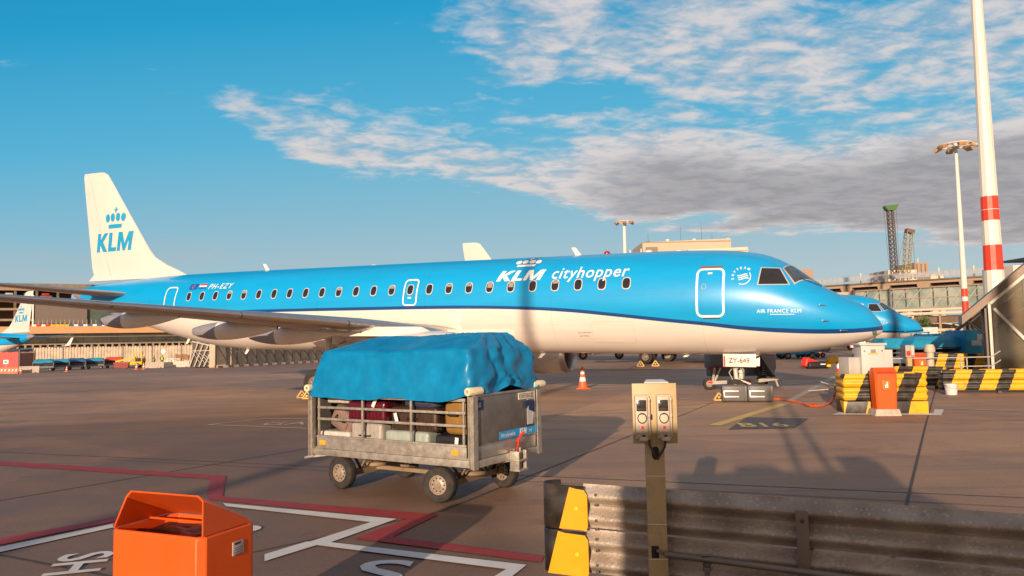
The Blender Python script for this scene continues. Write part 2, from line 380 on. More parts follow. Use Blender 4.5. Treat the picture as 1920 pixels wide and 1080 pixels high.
def gs(p, q, w, ext0=0, ext1=0):
    a = gr(*p); b = gr(*q); d = (b-a).normalized(); return strip(a-d*ext0, b+d*ext1, w)
joints = [gs((0, 848), (560, 873), .028, 30, 12), gs((0, 939), (395, 872), .028, 6, 2.2), gs((499, 1031), (815, 962), .022, .3, 0), gs((0, 1041), (200, 1080), .022, 5, 3),
          gs((1735, 800), (1700, 945), .035, 1, 3), gs((825, 960), (1180, 818), .024, 0, 8), gs((1735, 800), (1742, 775), .03, 0, 14), gs((1020, 905), (1400, 925), .02, 8, 20), gs((1040, 777), (1500, 745), .03, 0, 12)]
marking('pavement_joint', (.05, .038, .034), joints, .004, wear=.1)
RED = (.30, .022, .026); 
def P(*uv): return [gr(*q) for q in uv]
red = [P((-60, 861), (-60, 869), (398, 898), (400, 892)), P((400, 892), (425, 893), (417, 934), (388, 932)), P((388, 932), (417, 934), (822, 966), (800, 974)),
       P((822, 966), (800, 974), (765, 969), (660, 1009), (725, 1015), (742, 1003)), P((725, 1012), (660, 1009), (1010, 1051), (1014, 1041)),
       P((-40, 1017), (-40, 1037), (216, 979), (216, 970))]
red = [P((-60, 861), (-60, 869), (398, 899), (424, 893)), P((424, 893), (395, 899), (387, 932), (416, 937)), P((387, 930), (392, 938), (772, 975), (822, 966)),
       P((822, 966), (770, 972), (664, 1011), (728, 1012)), P((700, 1003), (664, 1011), (1015, 1056), (1020, 1045)), P((-40, 1019), (-40, 1032), (216, 979), (216, 971))]
marking('red_safety_line', RED, red, .008, wear=.35)
WHT = (.62, .60, .58)
white = [P((-40, 1036), (-40, 1046), (212, 991), (212, 984)), P((418, 945), (424, 951), (705, 982), (744, 975)), P((744, 975), (705, 978), (575, 1020), (612, 1022)),
         P((612, 1019), (575, 1018), (496, 1042), (496, 1055)), P((600, 1017), (588, 1024), (955, 1071), (988, 1062)), P((988, 1062), (955, 1067), (900, 1100), (940, 1100))]
marking('white_stand_line', WHT, white, .012, wear=.25)
def ground_text(name, body, o, xdir, size, m, z, bold=.0, sx=1):
    b = MB(); d = Vector((xdir[0], xdir[1], 0)).normalized(); n = Vector((-d.y, d.x, 0)); o = Vector((o[0], o[1], z))
    text_geo(b, body, size, lambda x, y: o+d*x+n*y, bold=bold, sx=sx)
    for f in b.bm.faces: f.normal_flip()
    return struct(b.build(name, m))
mw = MATS['white_stand_line_paint']
o1 = gr(630, 1100); ground_text('stand_lettering', 'S', (o1.x, o1.y), (.95, -.1), 1.0, mw, .013, .01, 1.15)
o2 = gr(380, 1008); ground_text('stand_lettering', 'FP', (o2.x-.38, o2.y+.05), (.98, -.2), .75, mw, .013, .01, 1.1)
o3 = gr(120, 1042); ground_text('stand_lettering', 'SH', (o3.x, o3.y), (.30, -.95), .62, mw, .013, .01)
ye = [gs((1340, 798), (1470, 758), .26, 0, 0)]
marking('yellow_stand_line', (.60, .42, .12), ye, .008, wear=.45)
marking('faded_lead_in_line', (.42, .34, .26), [gs((1470, 758), (1555, 712), .22, 0, 3), gs((1200, 748), (1560, 753), .12), gs((1765, 766), (1990, 775), .12), gs((1560, 715), (1470, 722), .12)], .008, wear=.3)
marking('dark_stand_number_patch', (.075, .058, .055), [P((1400, 783), (1517, 785), (1490, 803), (1365, 806))], .008, wear=.2)
ot = gr(1388, 801); my = mat('number_paint', (.55, .42, .16), .7, var=.15, dark=(.2, .15, .1), damt=.6)
ground_text('stand_number_lettering', 'B16', (ot.x, ot.y), (.99, -.13), 1.0, my, .013, .02, .66)
marking('white_island_border', WHT, [P((1575, 773), (1560, 778), (1765, 779), (1770, 768), (1752, 768), (1750, 775), (1600, 775))], .008)
marking('far_taxi_line', (.50, .40, .30), [gs((0, 722), (600, 697), .22, 60, 10), gs((0, 737), (590, 715), .13, 30, 6), gs((390, 797), (500, 785), .08), gs((500, 785), (590, 786), .08), gs((390, 797), (580, 804), .08)], .008, wear=.35)
ov = gr(483, 798); ground_text('faded_bay_lettering', 'GATE', (ov.x, ov.y), (.99, -.06), .9, MATS['far_taxi_line_paint'], .011, 0, .9)

# ------------------------------------------------------------------ airliner (local frame: +X towards the tail, +Y starboard, Z up; nose tip at X=0)
topf = interp([(0, 2.12), (.04, 2.22), (.12, 2.35), (.39, 2.68), (.94, 2.98), (1.35, 3.20), (1.7, 3.43), (2.1, 3.74), (2.4, 3.96), (2.78, 4.18), (3.24, 4.36), (4.1, 4.51), (5.2, 4.58), (6.4, 4.61), (24, 4.62), (28.4, 4.60), (31.5, 4.48), (34.8, 4.27), (35.9, 4.12), (36.24, 4.0)])
botf = interp([(0, 1.98), (.04, 1.93), (.12, 1.87), (.34, 1.75), (.97, 1.56), (1.66, 1.44), (2.3, 1.36), (2.9, 1.31), (4.2, 1.26), (5.5, 1.25), (24, 1.24), (25.3, 1.30), (26.4, 1.40), (28, 1.66), (29.6, 1.98), (31.5, 2.42), (34, 3.02), (35.4, 3.42), (36.24, 3.72)])
widf = interp([(0, .04), (.04, .16), (.12, .30), (.39, .58), (.94, .87), (1.7, 1.13), (2.4, 1.28), (3.24, 1.40), (4.2, 1.475), (5.2, 1.505), (24, 1.505), (26.4, 1.44), (28.4, 1.30), (30.8, 1.06), (33, .78), (34.8, .52), (35.9, .30), (36.24, .16)])
zcf = interp([(0, 2.05), (.5, 2.18), (1.2, 2.38), (2.4, 2.68), (3.6, 2.86), (5, 2.93), (24, 2.95), (28, 3.05), (31, 3.32), (34, 3.62), (36.24, 3.86)])
def skin(s, z, side=1, off=0):
    t, b, w, zc = topf(s), botf(s), widf(s), zcf(s)
    hh = (t-zc) if z > zc else (zc-b); q = max(-1, min(1, (z-zc)/hh)); y = w*math.sqrt(max(0, 1-q*q))
    n = Vector((0, y/(w*w)+1e-6, (z-zc)/(hh*hh))).normalized()
    return Vector((s, side*(y+n.y*off), z+n.z*off))
def skin_th(s, th, off=0):
    t, b, w, zc = topf(s), botf(s), widf(s), zcf(s); hh = (t-zc) if math.sin(th) > 0 else (zc-b)
    y = w*math.cos(th); zz = zc+hh*math.sin(th); n = Vector((0, math.cos(th)/w, math.sin(th)/hh)).normalized()
    return Vector((s, y+n.y*off, zz+n.z*off))
def fuselage_paint():
    m = bpy.data.materials.new('airliner_livery'); m.use_nodes = True; nt = m.node_tree; N = nt.nodes; L = nt.links; b = N['Principled BSDF']
    tc = N.new('ShaderNodeTexCoord'); sp = N.new('ShaderNodeSeparateXYZ'); L.new(tc.outputs['Object'], sp.inputs[0])
    def curve(pts):
        mr = N.new('ShaderNodeMapRange'); L.new(sp.outputs[0], mr.inputs[0]); mr.inputs[1].default_value = 0; mr.inputs[2].default_value = 36.3
        f = N.new('ShaderNodeFloatCurve'); L.new(mr.outputs[0], f.inputs['Value']); cv = f.mapping.curves[0]
        Pn = [(a/36.3, (z-1.0)/4) for a, z in pts]; cv.points[0].location = Pn[0]; cv.points[1].location = Pn[-1]
        for p in Pn[1:-1]: cv.points.new(*p)
        f.mapping.update()
        x = N.new('ShaderNodeMath'); x.operation = 'MULTIPLY_ADD'; L.new(f.outputs[0], x.inputs[0]); x.inputs[1].default_value = 4; x.inputs[2].default_value = 1; return x.outputs[0]
    wl = curve([(0, 2.02), (.5, 1.95), (1.4, 1.91), (2.46, 1.93), (3.6, 2.01), (4.8, 2.15), (5.9, 2.26), (7.7, 2.46), (9.3, 2.62), (11.2, 2.73), (13.2, 2.775), (18, 2.78), (26, 2.78), (30, 2.85), (36.3, 2.95)])
    dl = curve([(0, 2.14), (.5, 2.07), (1.4, 2.035), (2.46, 2.06), (3.6, 2.125), (4.8, 2.26), (5.9, 2.37), (7.7, 2.57), (9.3, 2.735), (11.2, 2.835), (13.2, 2.89), (18, 2.90), (26, 2.88), (30, 2.93), (36.3, 3.0)])
    def step(a, b_):
        x = N.new('ShaderNodeMath'); x.operation = 'SUBTRACT'; L.new(a, x.inputs[0]); L.new(b_, x.inputs[1])
        r = N.new('ShaderNodeMapRange'); L.new(x.outputs[0], r.inputs[0]); r.inputs[1].default_value = -.004; r.inputs[2].default_value = .004; return r.outputs[0]
    def mix(f, a, b_, mode='MIX'):
        x = N.new('ShaderNodeMix'); x.data_type = 'RGBA'; x.blend_type = mode
        for s_, v in ((x.inputs[0], f), (x.inputs[6], a), (x.inputs[7], b_)):
            if isinstance(v, bpy.types.NodeSocket): L.new(v, s_)
            else: s_.default_value = v
        return x.outputs[2]
    c = mix(step(sp.outputs[2], wl), (*WHITE, 1), (*NAVY, 1)); c = mix(step(sp.outputs[2], dl), c, (*BLUE, 1))
    # grime below and thin panel joints
    mp = N.new('ShaderNodeMapping'); mp.inputs['Scale'].default_value = (.25, 1, 1.6); L.new(tc.outputs['Object'], mp.inputs[0])
    t = N.new('ShaderNodeTexNoise'); t.inputs['Scale'].default_value = 2.2; t.inputs['Detail'].default_value = 7; L.new(mp.outputs[0], t.inputs['Vector'])
    r = N.new('ShaderNodeMapRange'); L.new(t.outputs[0], r.inputs[0]); r.inputs[1].default_value = .35; r.inputs[2].default_value = .75; r.inputs[3].default_value = 0; r.inputs[4].default_value = .16
    c = mix(r.outputs[0], c, (.45, .38, .30, 1), 'MULTIPLY')
    x = N.new('ShaderNodeMath'); x.operation = 'PINGPONG'; L.new(sp.outputs[0], x.inputs[0]); x.inputs[1].default_value = 2.45
    r3 = N.new('ShaderNodeMapRange'); L.new(x.outputs[0], r3.inputs[0]); r3.inputs[1].default_value = .006; r3.inputs[2].default_value = .012; r3.inputs[3].default_value = .22; r3.inputs[4].default_value = 0
    c = mix(r3.outputs[0], c, (.30, .28, .26, 1), 'MULTIPLY')
    for z_ in (4.25, 3.12, 2.2, 1.75):
        x = N.new('ShaderNodeMath'); x.operation = 'SUBTRACT'; L.new(sp.outputs[2], x.inputs[0]); x.inputs[1].default_value = z_
        y_ = N.new('ShaderNodeMath'); y_.operation = 'ABSOLUTE'; L.new(x.outputs[0], y_.inputs[0])
        r4 = N.new('ShaderNodeMapRange'); L.new(y_.outputs[0], r4.inputs[0]); r4.inputs[1].default_value = .003; r4.inputs[2].default_value = .008; r4.inputs[3].default_value = .16; r4.inputs[4].default_value = 0
        c = mix(r4.outputs[0], c, (.30, .28, .26, 1), 'MULTIPLY')
    L.new(c, b.inputs['Base Color']); b.inputs['Roughness'].default_value = .34
    b.inputs['Coat Weight'].default_value = .5; b.inputs['Coat Roughness'].default_value = .07
    t2 = N.new('ShaderNodeTexNoise'); t2.inputs['Scale'].default_value = 1.3; t2.inputs['Detail'].default_value = 2; L.new(tc.outputs['Object'], t2.inputs['Vector'])
    bp = N.new('ShaderNodeBump'); bp.inputs['Strength'].default_value = .25; bp.inputs['Distance'].default_value = .02; L.new(t2.outputs[0], bp.inputs['Height']); L.new(bp.outputs[0], b.inputs['Normal']); L.new(bp.outputs[0], b.inputs['Coat Normal'])
    return m
M_livery = fuselage_paint()
def airfoil(n=14, th=.11):
    """closed loop of (chord fraction, height fraction), from trailing edge over the top to the front and back below"""
    up_ = []; lo = []
    for i in range(n+1):
        x = .5*(1+math.cos(math.pi*i/n)); t = 5*th*(.2969*math.sqrt(x)-.126*x-.3516*x*x+.2843*x**3-.1036*x**4)
        up_.append((x, t)); lo.append((x, -t*.85))
    return up_+lo[::-1][1:-1]
def loft(mb, secs, th=.11, n=14, cap=True, met=None):
    """secs: (point of leading edge, chord, direction of thickness, thickness ratio)"""
    prev = None; af = airfoil(n, 1.0); mb.smooth = True
    for (le, ch, up_, tr) in secs:
        le = Vector(le); up_ = Vector(up_).normalized()
        rr = [mb.bm.verts.new(le+Vector((1, 0, 0))*(x*ch)+up_*(t*tr*ch)) for x, t in af]
        if prev:
            k = len(rr)
            for i in range(k):
                if met is not None: mb.mi = met if (abs(af[i][0]) < .09 and abs(af[(i+1) % k][0]) < .09) else 0
                mb._f([prev[i], prev[(i+1) % k], rr[(i+1) % k], rr[i]])
        elif cap: mb.mi = 0; mb.smooth = False; mb._f(rr[::-1]); mb.smooth = True
        prev = rr
    mb.mi = 0; mb.smooth = False
    if cap: mb._f(prev)
def wheel(mb_parent, name, c, ax, r, w, rim=.55, holes=0, n=28):
    """wheel part > tyre, rim"""
    ax = Vector(ax).normalized(); c = Vector(c)
    t = MB(); k = .18*w
    t.lathe(c-ax*w/2, ax, [(r*rim, .0), (r*.80, 0), (r*.93, w*.05), (r*.985, w*.16), (r, w*.3), (r, w*.7), (r*.985, w*.84), (r*.93, w*.95), (r*.80, w), (r*rim, w)], n, caps=False)
    to = t.build('tyre', M_rubber, mb_parent)
    q = MB(); rr = r*rim
    for sg in (1, -1):
        q.lathe(c+ax*w*.40*sg, ax*sg, [(rr*1.02, 0), (rr*1.02, w*.06), (rr*.90, w*.07), (rr*.84, -w*.05), (rr*.6, -w*.06), (rr*.45, w*.02), (rr*.32, w*.03), (rr*.30, w*.12), (rr*.02, w*.13)], 20, caps=False)
    q.build('rim', M_rim, mb_parent)
    if holes:
        hb = MB(); a1 = ax.cross(Vector((0, 0, 1))).normalized(); a2 = ax.cross(a1)
        for i in range(holes):
            a = 2*math.pi*i/holes
            for sg in (1, -1): p = c+ax*sg*w*.34+(a1*math.cos(a)+a2*math.sin(a))*rr*.68; hb.tube(p, p+ax*sg*w*.04, rr*.09, n=8)
        hb.build('rim_hole', M_black, mb_parent)

GZ = lambda s: -s*.0213                                             # ground height in the nose-down local frame
def make_airliner(label):
    root = thing('airliner', label, 'airplane', group='blue and white airliners on the apron')
    # fuselage
    ss = [0, .02, .04, .08, .12, .18, .26, .34, .44, .56, .7, .85, 1.0, 1.15, 1.3, 1.5, 1.7, 1.9, 2.1, 2.25, 2.4, 2.6, 2.8, 3.0, 3.25, 3.5, 3.8, 4.1, 4.5, 5, 5.6, 6.4]+[7.4+i*1.0 for i in range(17)]+[24+i*.5 for i in range(24)]+[35.35]
    f = MB(); n = 72; prev = None; f.smooth = True
    for s_ in sorted(set(ss)):
        if s_ > 35.4: continue
        rr = [f.bm.verts.new(skin_th(s_, 2*math.pi*i/n)) for i in range(n)]
        if prev: f.bridge(prev, rr)
        else: f._f(rr)
        prev = rr
    f._f(prev[::-1]); fus = f.build('fuselage', M_livery, root)
    f = MB(); prev = None; f.smooth = True
    for s_ in (35.3, 35.5, 35.7, 35.9, 36.1, 36.24):
        rr = [f.bm.verts.new(skin_th(s_, 2*math.pi*i/32, .004)) for i in range(32)]
        if prev: f.bridge(prev, rr)
        prev = rr
    f._f(prev); f.build('tail_cone', M_greymet, root)
    # wing body fairing
    f = MB()
    def fair(u, v):
        s_ = 11.0+u*9.6; a = math.pi+v*math.pi; e = math.sin(math.pi*u)**.45 if 0 < u < 1 else 0
        w = 1.0+e*.86; hgt = .35+e*.88; return (s_, w*math.copysign(abs(math.cos(a))**.75, math.cos(a)), 2.05+.0*e+hgt*1.02*math.sin(a)*1.0 - 0)
    f.grid(fair, 28, 24); f.build('wing_body_fairing', M_white, root)
    # wings
    for sd in (1, -1):
        w = MB(); S = []
        for t, sle, ch, z, tr in ((.9, 13.0, 6.2, 1.85, .10), (1.5, 13.4, 5.6, 1.92, .12), (2.5, 13.95, 5.0, 2.0, .12), (4.3, 14.65, 4.35, 2.17, .125), (6, 15.5, 3.75, 2.30, .12), (8, 16.5, 3.15, 2.44, .115), (10, 17.5, 2.6, 2.58, .11), (12, 18.5, 2.05, 2.72, .105), (13.6, 19.3, 1.6, 2.83, .10)):
            S.append(((sle, sd*t, z), ch, (0, -.06*sd, 1), tr))
        loft(w, S, met=1); wo = w.build('wing', [M_wing, M_metal], root, sharp=50)
        for t_ in (5.2, 8.2, 11.2):
            k = (t_-4.3)/9.3; sl_ = 14.65+(t_-4.3)*.5; zt_ = 2.17+(t_-4.3)*.0715; q = MB(); q.lathe((sl_+.10, sd*t_, zt_-.01), (0, sd, 0), [(.115-.05*k, 0), (.115-.05*k, .016)], 20); so_ = q.build('slat_joint', M_black, root)
        w = MB(); loft(w, [((19.3, sd*13.6, 2.83), 1.6, (0, 0, 1), .10), ((19.75, sd*13.95, 2.93), 1.35, (0, -.5*sd, .86), .10), ((20.2, sd*14.15, 3.2), 1.1, (0, -.87*sd, .45), .09), ((21.1, sd*14.36, 4.2), .55, (0, -1*sd, .2), .08)], met=None)
        w.build('winglet', M_white, root)
        for t, s0, s1, zc, rr in ((9.3, 17.9, 21.2, 2.38, .24), (6.15, 17.2, 20.9, 2.08, .29), (3.9, 16.4, 20.6, 1.95, .34)):
            q = MB(); q.mi = 0; ns = 22
            def cn(u, v, m0=0):
                s_ = s0+(s1-s0)*u; e = max(0.02, math.sin(math.pi*(.02+.90*u**1.25)))**.62
                a = 2*math.pi*v; return (s_, sd*t+rr*.75*e*math.cos(a), zc+.02+rr*1.15*e*math.sin(a)*(1 if math.sin(a) < 0 else .8)-.10*u)
            q.smooth = True; V = [[q.bm.verts.new(cn(i/ns, j/16)) for j in range(16)] for i in range(ns+1)]
            for i in range(ns):
                q.mi = 1 if i >= 15 else 0  # grey rear part: shade of the blunt end put into the colour
                q.bridge(V[i], V[i+1])
            q.smooth = False; q._f(V[-1]); q.build('flap_track_fairing', [M_white, M_greymet], root)
        # engine
        e = MB(); ey = sd*4.3; ez = 1.13
        e.lathe((11.62, ey, ez), (1, 0, 0), [(.80, 0), (.835, .25), (.86, .7), (.86, 1.2), (.80, 1.9), (.68, 2.6), (.60, 2.95), (.55, 2.96), (.50, 2.5)], 40, caps=False)
        en = e.build('engine', M_white, root)
        e = MB(); e.lathe((11.38, ey, ez), (1, 0, 0), [(.60, .75), (.60, .40), (.625, .18), (.66, .05), (.70, .0), (.74, .02), (.785, .12), (.803, .245)], 40, caps=False); e.build('intake_lip', M_metal, en)
        e = MB(); e.lathe((11.95, ey, ez), (1, 0, 0), [(.002, -.28), (.10, -.16), (.17, 0), (.17, .12)], 20, caps=False)
        for i in range(24):
            a = 2*math.pi*i/24; c_, s_ = math.cos(a), math.sin(a); a2 = a+.16; a3 = a+.30
            e.poly([(12.0, ey+.16*c_, ez+.16*s_), (12.02, ey+.60*math.cos(a2), ez+.60*math.sin(a2)), (12.14, ey+.60*math.cos(a3), ez+.60*math.sin(a3)), (12.12, ey+.16*math.cos(a+.26), ez+.16*math.sin(a+.26))])
        e.build('fan', M_dkgrey, en)
        e = MB(); e.lathe((14.3, ey, ez), (1, 0, 0), [(.46, 0), (.44, .7), (.34, 1.1), (.30, 1.1)], 28, caps=False); e.lathe((14.9, ey, ez), (1, 0, 0), [(.26, 0), (.2, .4), (.03, .95)], 20); e.build('exhaust_nozzle', M_dkgrey, en)
        e = MB(); loft(e, [((12.3, ey, ez+.70), 3.9, (0, 1, 0), .07), ((13.0, ey, ez+1.0), 4.0, (0, 1, 0), .06), ((14.6, ey*.99, 2.12), 3.4, (0, 1, 0), .06)]); e.build('pylon', M_white, en)
        # stabiliser
        w = MB(); loft(w, [((31.2, sd*.62, 3.72), 3.0, (0, 0, 1), .10), ((31.35, sd*1.0, 3.74), 2.75, (0, 0, 1), .10), ((32.7, sd*3.4, 3.90), 1.95, (0, 0, 1), .10), ((34.15, sd*5.9, 4.09), 1.15, (0, 0, 1), .09), ((34.35, sd*6.04, 4.1), .9, (0, 0, 1), .05)], met=1)
        w.build('horizontal_stabilizer', [M_wing, M_metal], root, sharp=50)
    # fin
    w = MB(); up_ = (0, 1, 0)
    loft(w, [((28.2, 0, 4.50), 7.1, up_, .030), ((28.95, 0, 4.80), 6.0, up_, .035), ((29.8, 0, 5.12), 5.28, up_, .045), ((30.55, 0, 5.48), 4.6, up_, .065), ((30.95, 0, 5.85), 4.27, up_, .075), ((32.3, 0, 7.5), 3.23, up_, .08), ((33.75, 0, 9.3), 2.12, up_, .085), ((34.1, 0, 9.73), 1.84, up_, .085), ((34.4, 0, 9.88), 1.52, up_, .06), ((34.75, 0, 9.92), 1.15, up_, .02)], n=18)
    fin = w.build('vertical_stabilizer', mat('white_fin_paint', (.67, .60, .555), .34, var=.03, vscale=1, coat=.4, dark=(.6, .52, .42), dscale=.8, damt=.3), root, sharp=50)
    # rudder hinge line and small marks
    b = MB()
    def finy(s_, z):                                              # half thickness there
        for (z0, le0, c0, t0), (z1, le1, c1, t1) in zip(FS[:-1], FS[1:]):
            if z0 <= z <= z1:
                k = (z-z0)/(z1-z0); le, c, t = le0+(le1-le0)*k, c0+(c1-c0)*k, t0+(t1-t0)*k; x = max(0, min(1, (s_-le)/c))
                return 5*t*c*(.2969*math.sqrt(x)-.126*x-.3516*x*x+.2843*x**3-.1036*x**4)
        return .1
    FS = [(4.5, 28.2, 7.1, .03), (4.8, 28.95, 6.0, .035), (5.12, 29.8, 5.28, .045), (5.48, 30.55, 4.6, .065), (5.85, 30.95, 4.27, .075), (7.5, 32.3, 3.23, .08), (9.3, 33.75, 2.12, .085), (9.73, 34.1, 1.84, .085)]
    for side in (1, -1):
        b = MB(); fn = lambda x, y: (x, side*(finy(x, y)*(1 if side > 0 else .85)+.016), y)
        if side > 0: mapx = lambda tx, ty: fn(34.72-tx, 5.90+ty)
        else: mapx = lambda tx, ty: fn(32.0+tx, 5.90+ty)
        def lettering(mx):
            klm_geo(b, mx, 2.62, .92, .10, .2)
            # crown: bar, four bulbs, cross
            cx = 1.42
            poly_geo(b, [(cx-.50, 1.12), (cx+.46, 1.12), (cx+.46, 1.32), (cx-.50, 1.32)], mx, .2)
            for k, dx in enumerate((-.58, -.21, .17, .54)): poly_geo(b, oval(cx+dx, 1.62+(.04 if k in (1, 2) else .02), .15, .21, 18), mx, .2)
            poly_geo(b, [(cx-.035, 1.86), (cx+.035, 1.86), (cx+.035, 2.16), (cx-.035, 2.16)], mx); poly_geo(b, [(cx-.12, 1.99), (cx-.036, 1.99), (cx-.036, 2.06), (cx-.12, 2.06)], mx); poly_geo(b, [(cx+.036, 1.99), (cx+.12, 1.99), (cx+.12, 2.06), (cx+.036, 2.06)], mx)
        lettering(mapx); b.build('tail_lettering', M_bluelet, root)
        sgn = 1 if side > 0 else -1
        b = MB(); 
        for z0 in (4.7, 5.5, 6.3, 7.1, 7.9, 8.7): 
            zz = [z0, z0+.8]; hx = [FSx for FSx in [(30.95+(z-5.85)*.81)+(4.27-(z-5.85)*.625)*.72 for z in zz]]
            b.poly([(hx[0], side*(finy(hx[0], max(4.6, zz[0]))+.004), zz[0]), (hx[0]+.02, side*(finy(hx[0]+.02, max(4.6, zz[0]))+.004), zz[0]), (hx[1]+.02, side*(finy(hx[1]+.02, zz[1])+.004), zz[1]), (hx[1], side*(finy(hx[1], zz[1])+.004), zz[1])])
        b.build('rudder_seam', mat('seam_line', (.50, .44, .37), .6), root)
    # lettering on both flanks (reads forwards on either side)
    for side in (1, -1):
        def fl(s0, z0, off=.012):
            return (lambda tx, ty: skin(s0-tx, z0+ty, 1, off)) if side > 0 else (lambda tx, ty: skin(s0+tx, z0+ty, -1, off))
        def fr(s_left, s_right): return s_left if side > 0 else s_right
        b = MB(); f1 = fl(fr(11.90, 10.12), 3.70)
        klm_geo(b, f1, 1.64, .36, .42, .06)
        cx = .92 if side > 0 else .92
        poly_geo(b, [(cx-.30, .50), (cx+.36, .50), (cx+.40, .57), (cx-.29, .57)], f1, .06)
        for k, dx in enumerate((-.30, -.06, .20, .44)): poly_geo(b, oval(cx+dx, .665+(.012 if k in (1, 2) else 0), .11, .07, 14), f1, .06)
        poly_geo(b, [(cx+.05, .745), (cx+.10, .745), (cx+.13, .84), (cx+.09, .84)], f1); poly_geo(b, [(cx+.02, .785), (cx+.17, .785), (cx+.18, .81), (cx+.03, .81)], fl(fr(11.90, 10.12), 3.70, .014))
        text_geo(b, 'cityhopper', .54, fl(fr(9.88, 7.2), 3.73), shear=.2, bold=.003, cuts=.05, sx=1.02, spacing=1.10)
        text_geo(b, 'PH-EZY', .32, fl(fr(25.72, 24.0), 3.80), shear=.2, cuts=.06, sx=1.12, spacing=1.2)
        text_geo(b, 'AIR FRANCE KLM', .15, fl(fr(3.30, 2.12), 2.52), cuts=.05, sx=.95, spacing=1.12)
        poly_geo(b, [(.36, -.055), (1.02, -.055), (1.02, -.04), (.36, -.04)], fl(fr(3.30, 2.12), 2.52), .1)
        # alliance roundel
        ctr = (3.70, 3.59)
        def rd(tx, ty): return skin(ctr[0]-side*tx, ctr[1]+ty, side, .012)
        for k, ch in enumerate('SKYTEAM'):
            a = R(190-k*22); r_ = .25
            text_geo(b, ch, .10, lambda x, y, a=a: rd(r_*math.cos(a)+(x-.03)*math.sin(a)+y*math.cos(a), r_*math.sin(a)-(x-.03)*math.cos(a)+y*math.sin(a)), bold=.002)
        arc = [(.235*math.cos(R(t_)), .235*math.sin(R(t_))) for t_ in range(35, -116, -10)]; arc2 = [(.215*math.cos(R(t_)), .215*math.sin(R(t_))) for t_ in range(-115, 36, 10)]
        for i in range(len(arc)-1): poly_geo(b, [arc[i], arc[i+1], arc2[-2-i], arc2[-1-i]], rd)
        for k, yy in enumerate((.06, .0, -.06)):
            for q in range(8):
                xa = -.15+q*.035+k*.02; xb = xa+.035; wv = lambda x: yy+.025*math.sin(x*16)
                poly_geo(b, [(xa, wv(xa)-.012), (xb, wv(xb)-.012), (xb, wv(xb)+.014), (xa, wv(xa)+.014)], rd)
        b.build('lettering', M_letter, root)
        b = MB(); f2 = fl(fr(26.35, 23.2), 3.80)
        for k, c3 in enumerate(((.55, .03, .04), (.75, .72, .68), (.02, .07, .28))): b.mi = k; poly_geo(b, [(.05, .17-.07*k), (.48, .17-.07*k), (.48, .24-.07*k), (.05, .24-.07*k)], f2, .05)
        b.mi = 2; poly_geo(b, [(-.55, .01), (-.08, .01), (-.08, .25), (-.55, .25)], fl(fr(26.35, 23.7), 3.80), .05)
        b.mi = 3
        for k in range(12):
            a = R(30*k); poly_geo(b, oval(-.315+.075*math.cos(a), .13+.075*math.sin(a), .011, .011, 6), fl(fr(26.35, 23.7), 3.80, .015))
        b.build('flag', [mat('flag_red', (.6, .03, .04), .4), M_letter, mat('flag_blue', (.02, .07, .30), .4), M_yellow], root)
        # doors: raised rim lines following the skin
        def rim(s0, s1, z0, z1, w_, m_, nm, rad=.16, off=.014, lean=0):
            def lp_(g_):
                pts = []; r_ = rad+g_
                for cx_, cz_, a0 in ((s1-rad, z1-rad, 0), (s0+rad, z1-rad, 90), (s0+rad, z0+rad, 180), (s1-rad, z0+rad, 270)):
                    for q in range(5): a = R(a0+q*22.5); pts.append((cx_+r_*math.cos(a), cz_+r_*math.sin(a)))
                out = []
                for i in range(len(pts)):
                    p0, p1 = pts[i], pts[(i+1) % len(pts)]; k = max(1, int(math.hypot(p1[0]-p0[0], p1[1]-p0[1])/.12))
                    for j in range(k): out.append((p0[0]+(p1[0]-p0[0])*j/k, p0[1]+(p1[1]-p0[1])*j/k))
                return out
            A_ = lp_(w_/2); 
            b_ = MB(); B_ = lp_(-w_/2); mlen = min(len(A_), len(B_))
            if len(A_) != len(B_):                                 # resample both to the same count
                def rs(Q, k_): return [Q[int(i*len(Q)/k_)] for i in range(k_)]
                A_, B_ = rs(A_, mlen), rs(B_, mlen)
            va = [b_.bm.verts.new(skin(x-lean*(z-z0), z, side, off)) for x, z in A_]; vb = [b_.bm.verts.new(skin(x-lean*(z-z0), z, side, off)) for x, z in B_]; b_.bridge(va, vb)
            return b_.build(nm, m_, root)
        d1 = rim(4.24, 5.02, 2.43, 3.86, .065, M_letter, 'front_door')
        b = MB(); b.grid(lambda u_, v_: skin(4.30+u_*.66, 3.885+v_*.07, side, .02), 6, 2); b.build('door_scuff_plate', mat('brown_grey_seal', (.16, .11, .10), .5), d1)
        b = MB(); b.grid(lambda u_, v_: skin(4.36+u_*.5, 2.36+v_*.03, side, .02), 6, 1); b.build('door_sill', M_dkgrey, d1)
        b = MB(); b.grid(lambda u_, v_: skin(4.58+u_*.13, 3.70+v_*.05, side, .014), 2, 1); b.build('door_window', M_letter, d1)
        rim(4.75, 4.87, 3.24, 3.40, .012, M_gasket, 'door_handle', rad=.055)
        rim(27.62, 28.32, 2.9, 3.93, .05, M_letter, 'rear_door', lean=0)
        ex = rim(15.06, 15.62, 2.94, 3.86, .05, M_letter, 'overwing_exit', rad=.12)
        b = MB(); b.grid(lambda u_, v_: skin(15.28+u_*.14, 3.18+v_*.05, side, .014), 1, 1); b.build('exit_handle', M_letter, ex)
        rim(7.05, 8.45, 1.62, 2.30, .012, mat('panel_seam', (.55, .50, .43), .5), 'cargo_door', rad=.08, off=.006)
        b = MB()
        for k, (s0, z0) in enumerate(((8.95, 1.93), (8.92, 1.82))): text_geo(b, 'NO STEP AREA'[:(9 if k else 12)], .07, fl(s0 if side > 0 else s0-.6, z0), cuts=.05)
        b.build('service_lettering', mat('faint_print', (.25, .22, .19), .6), root)
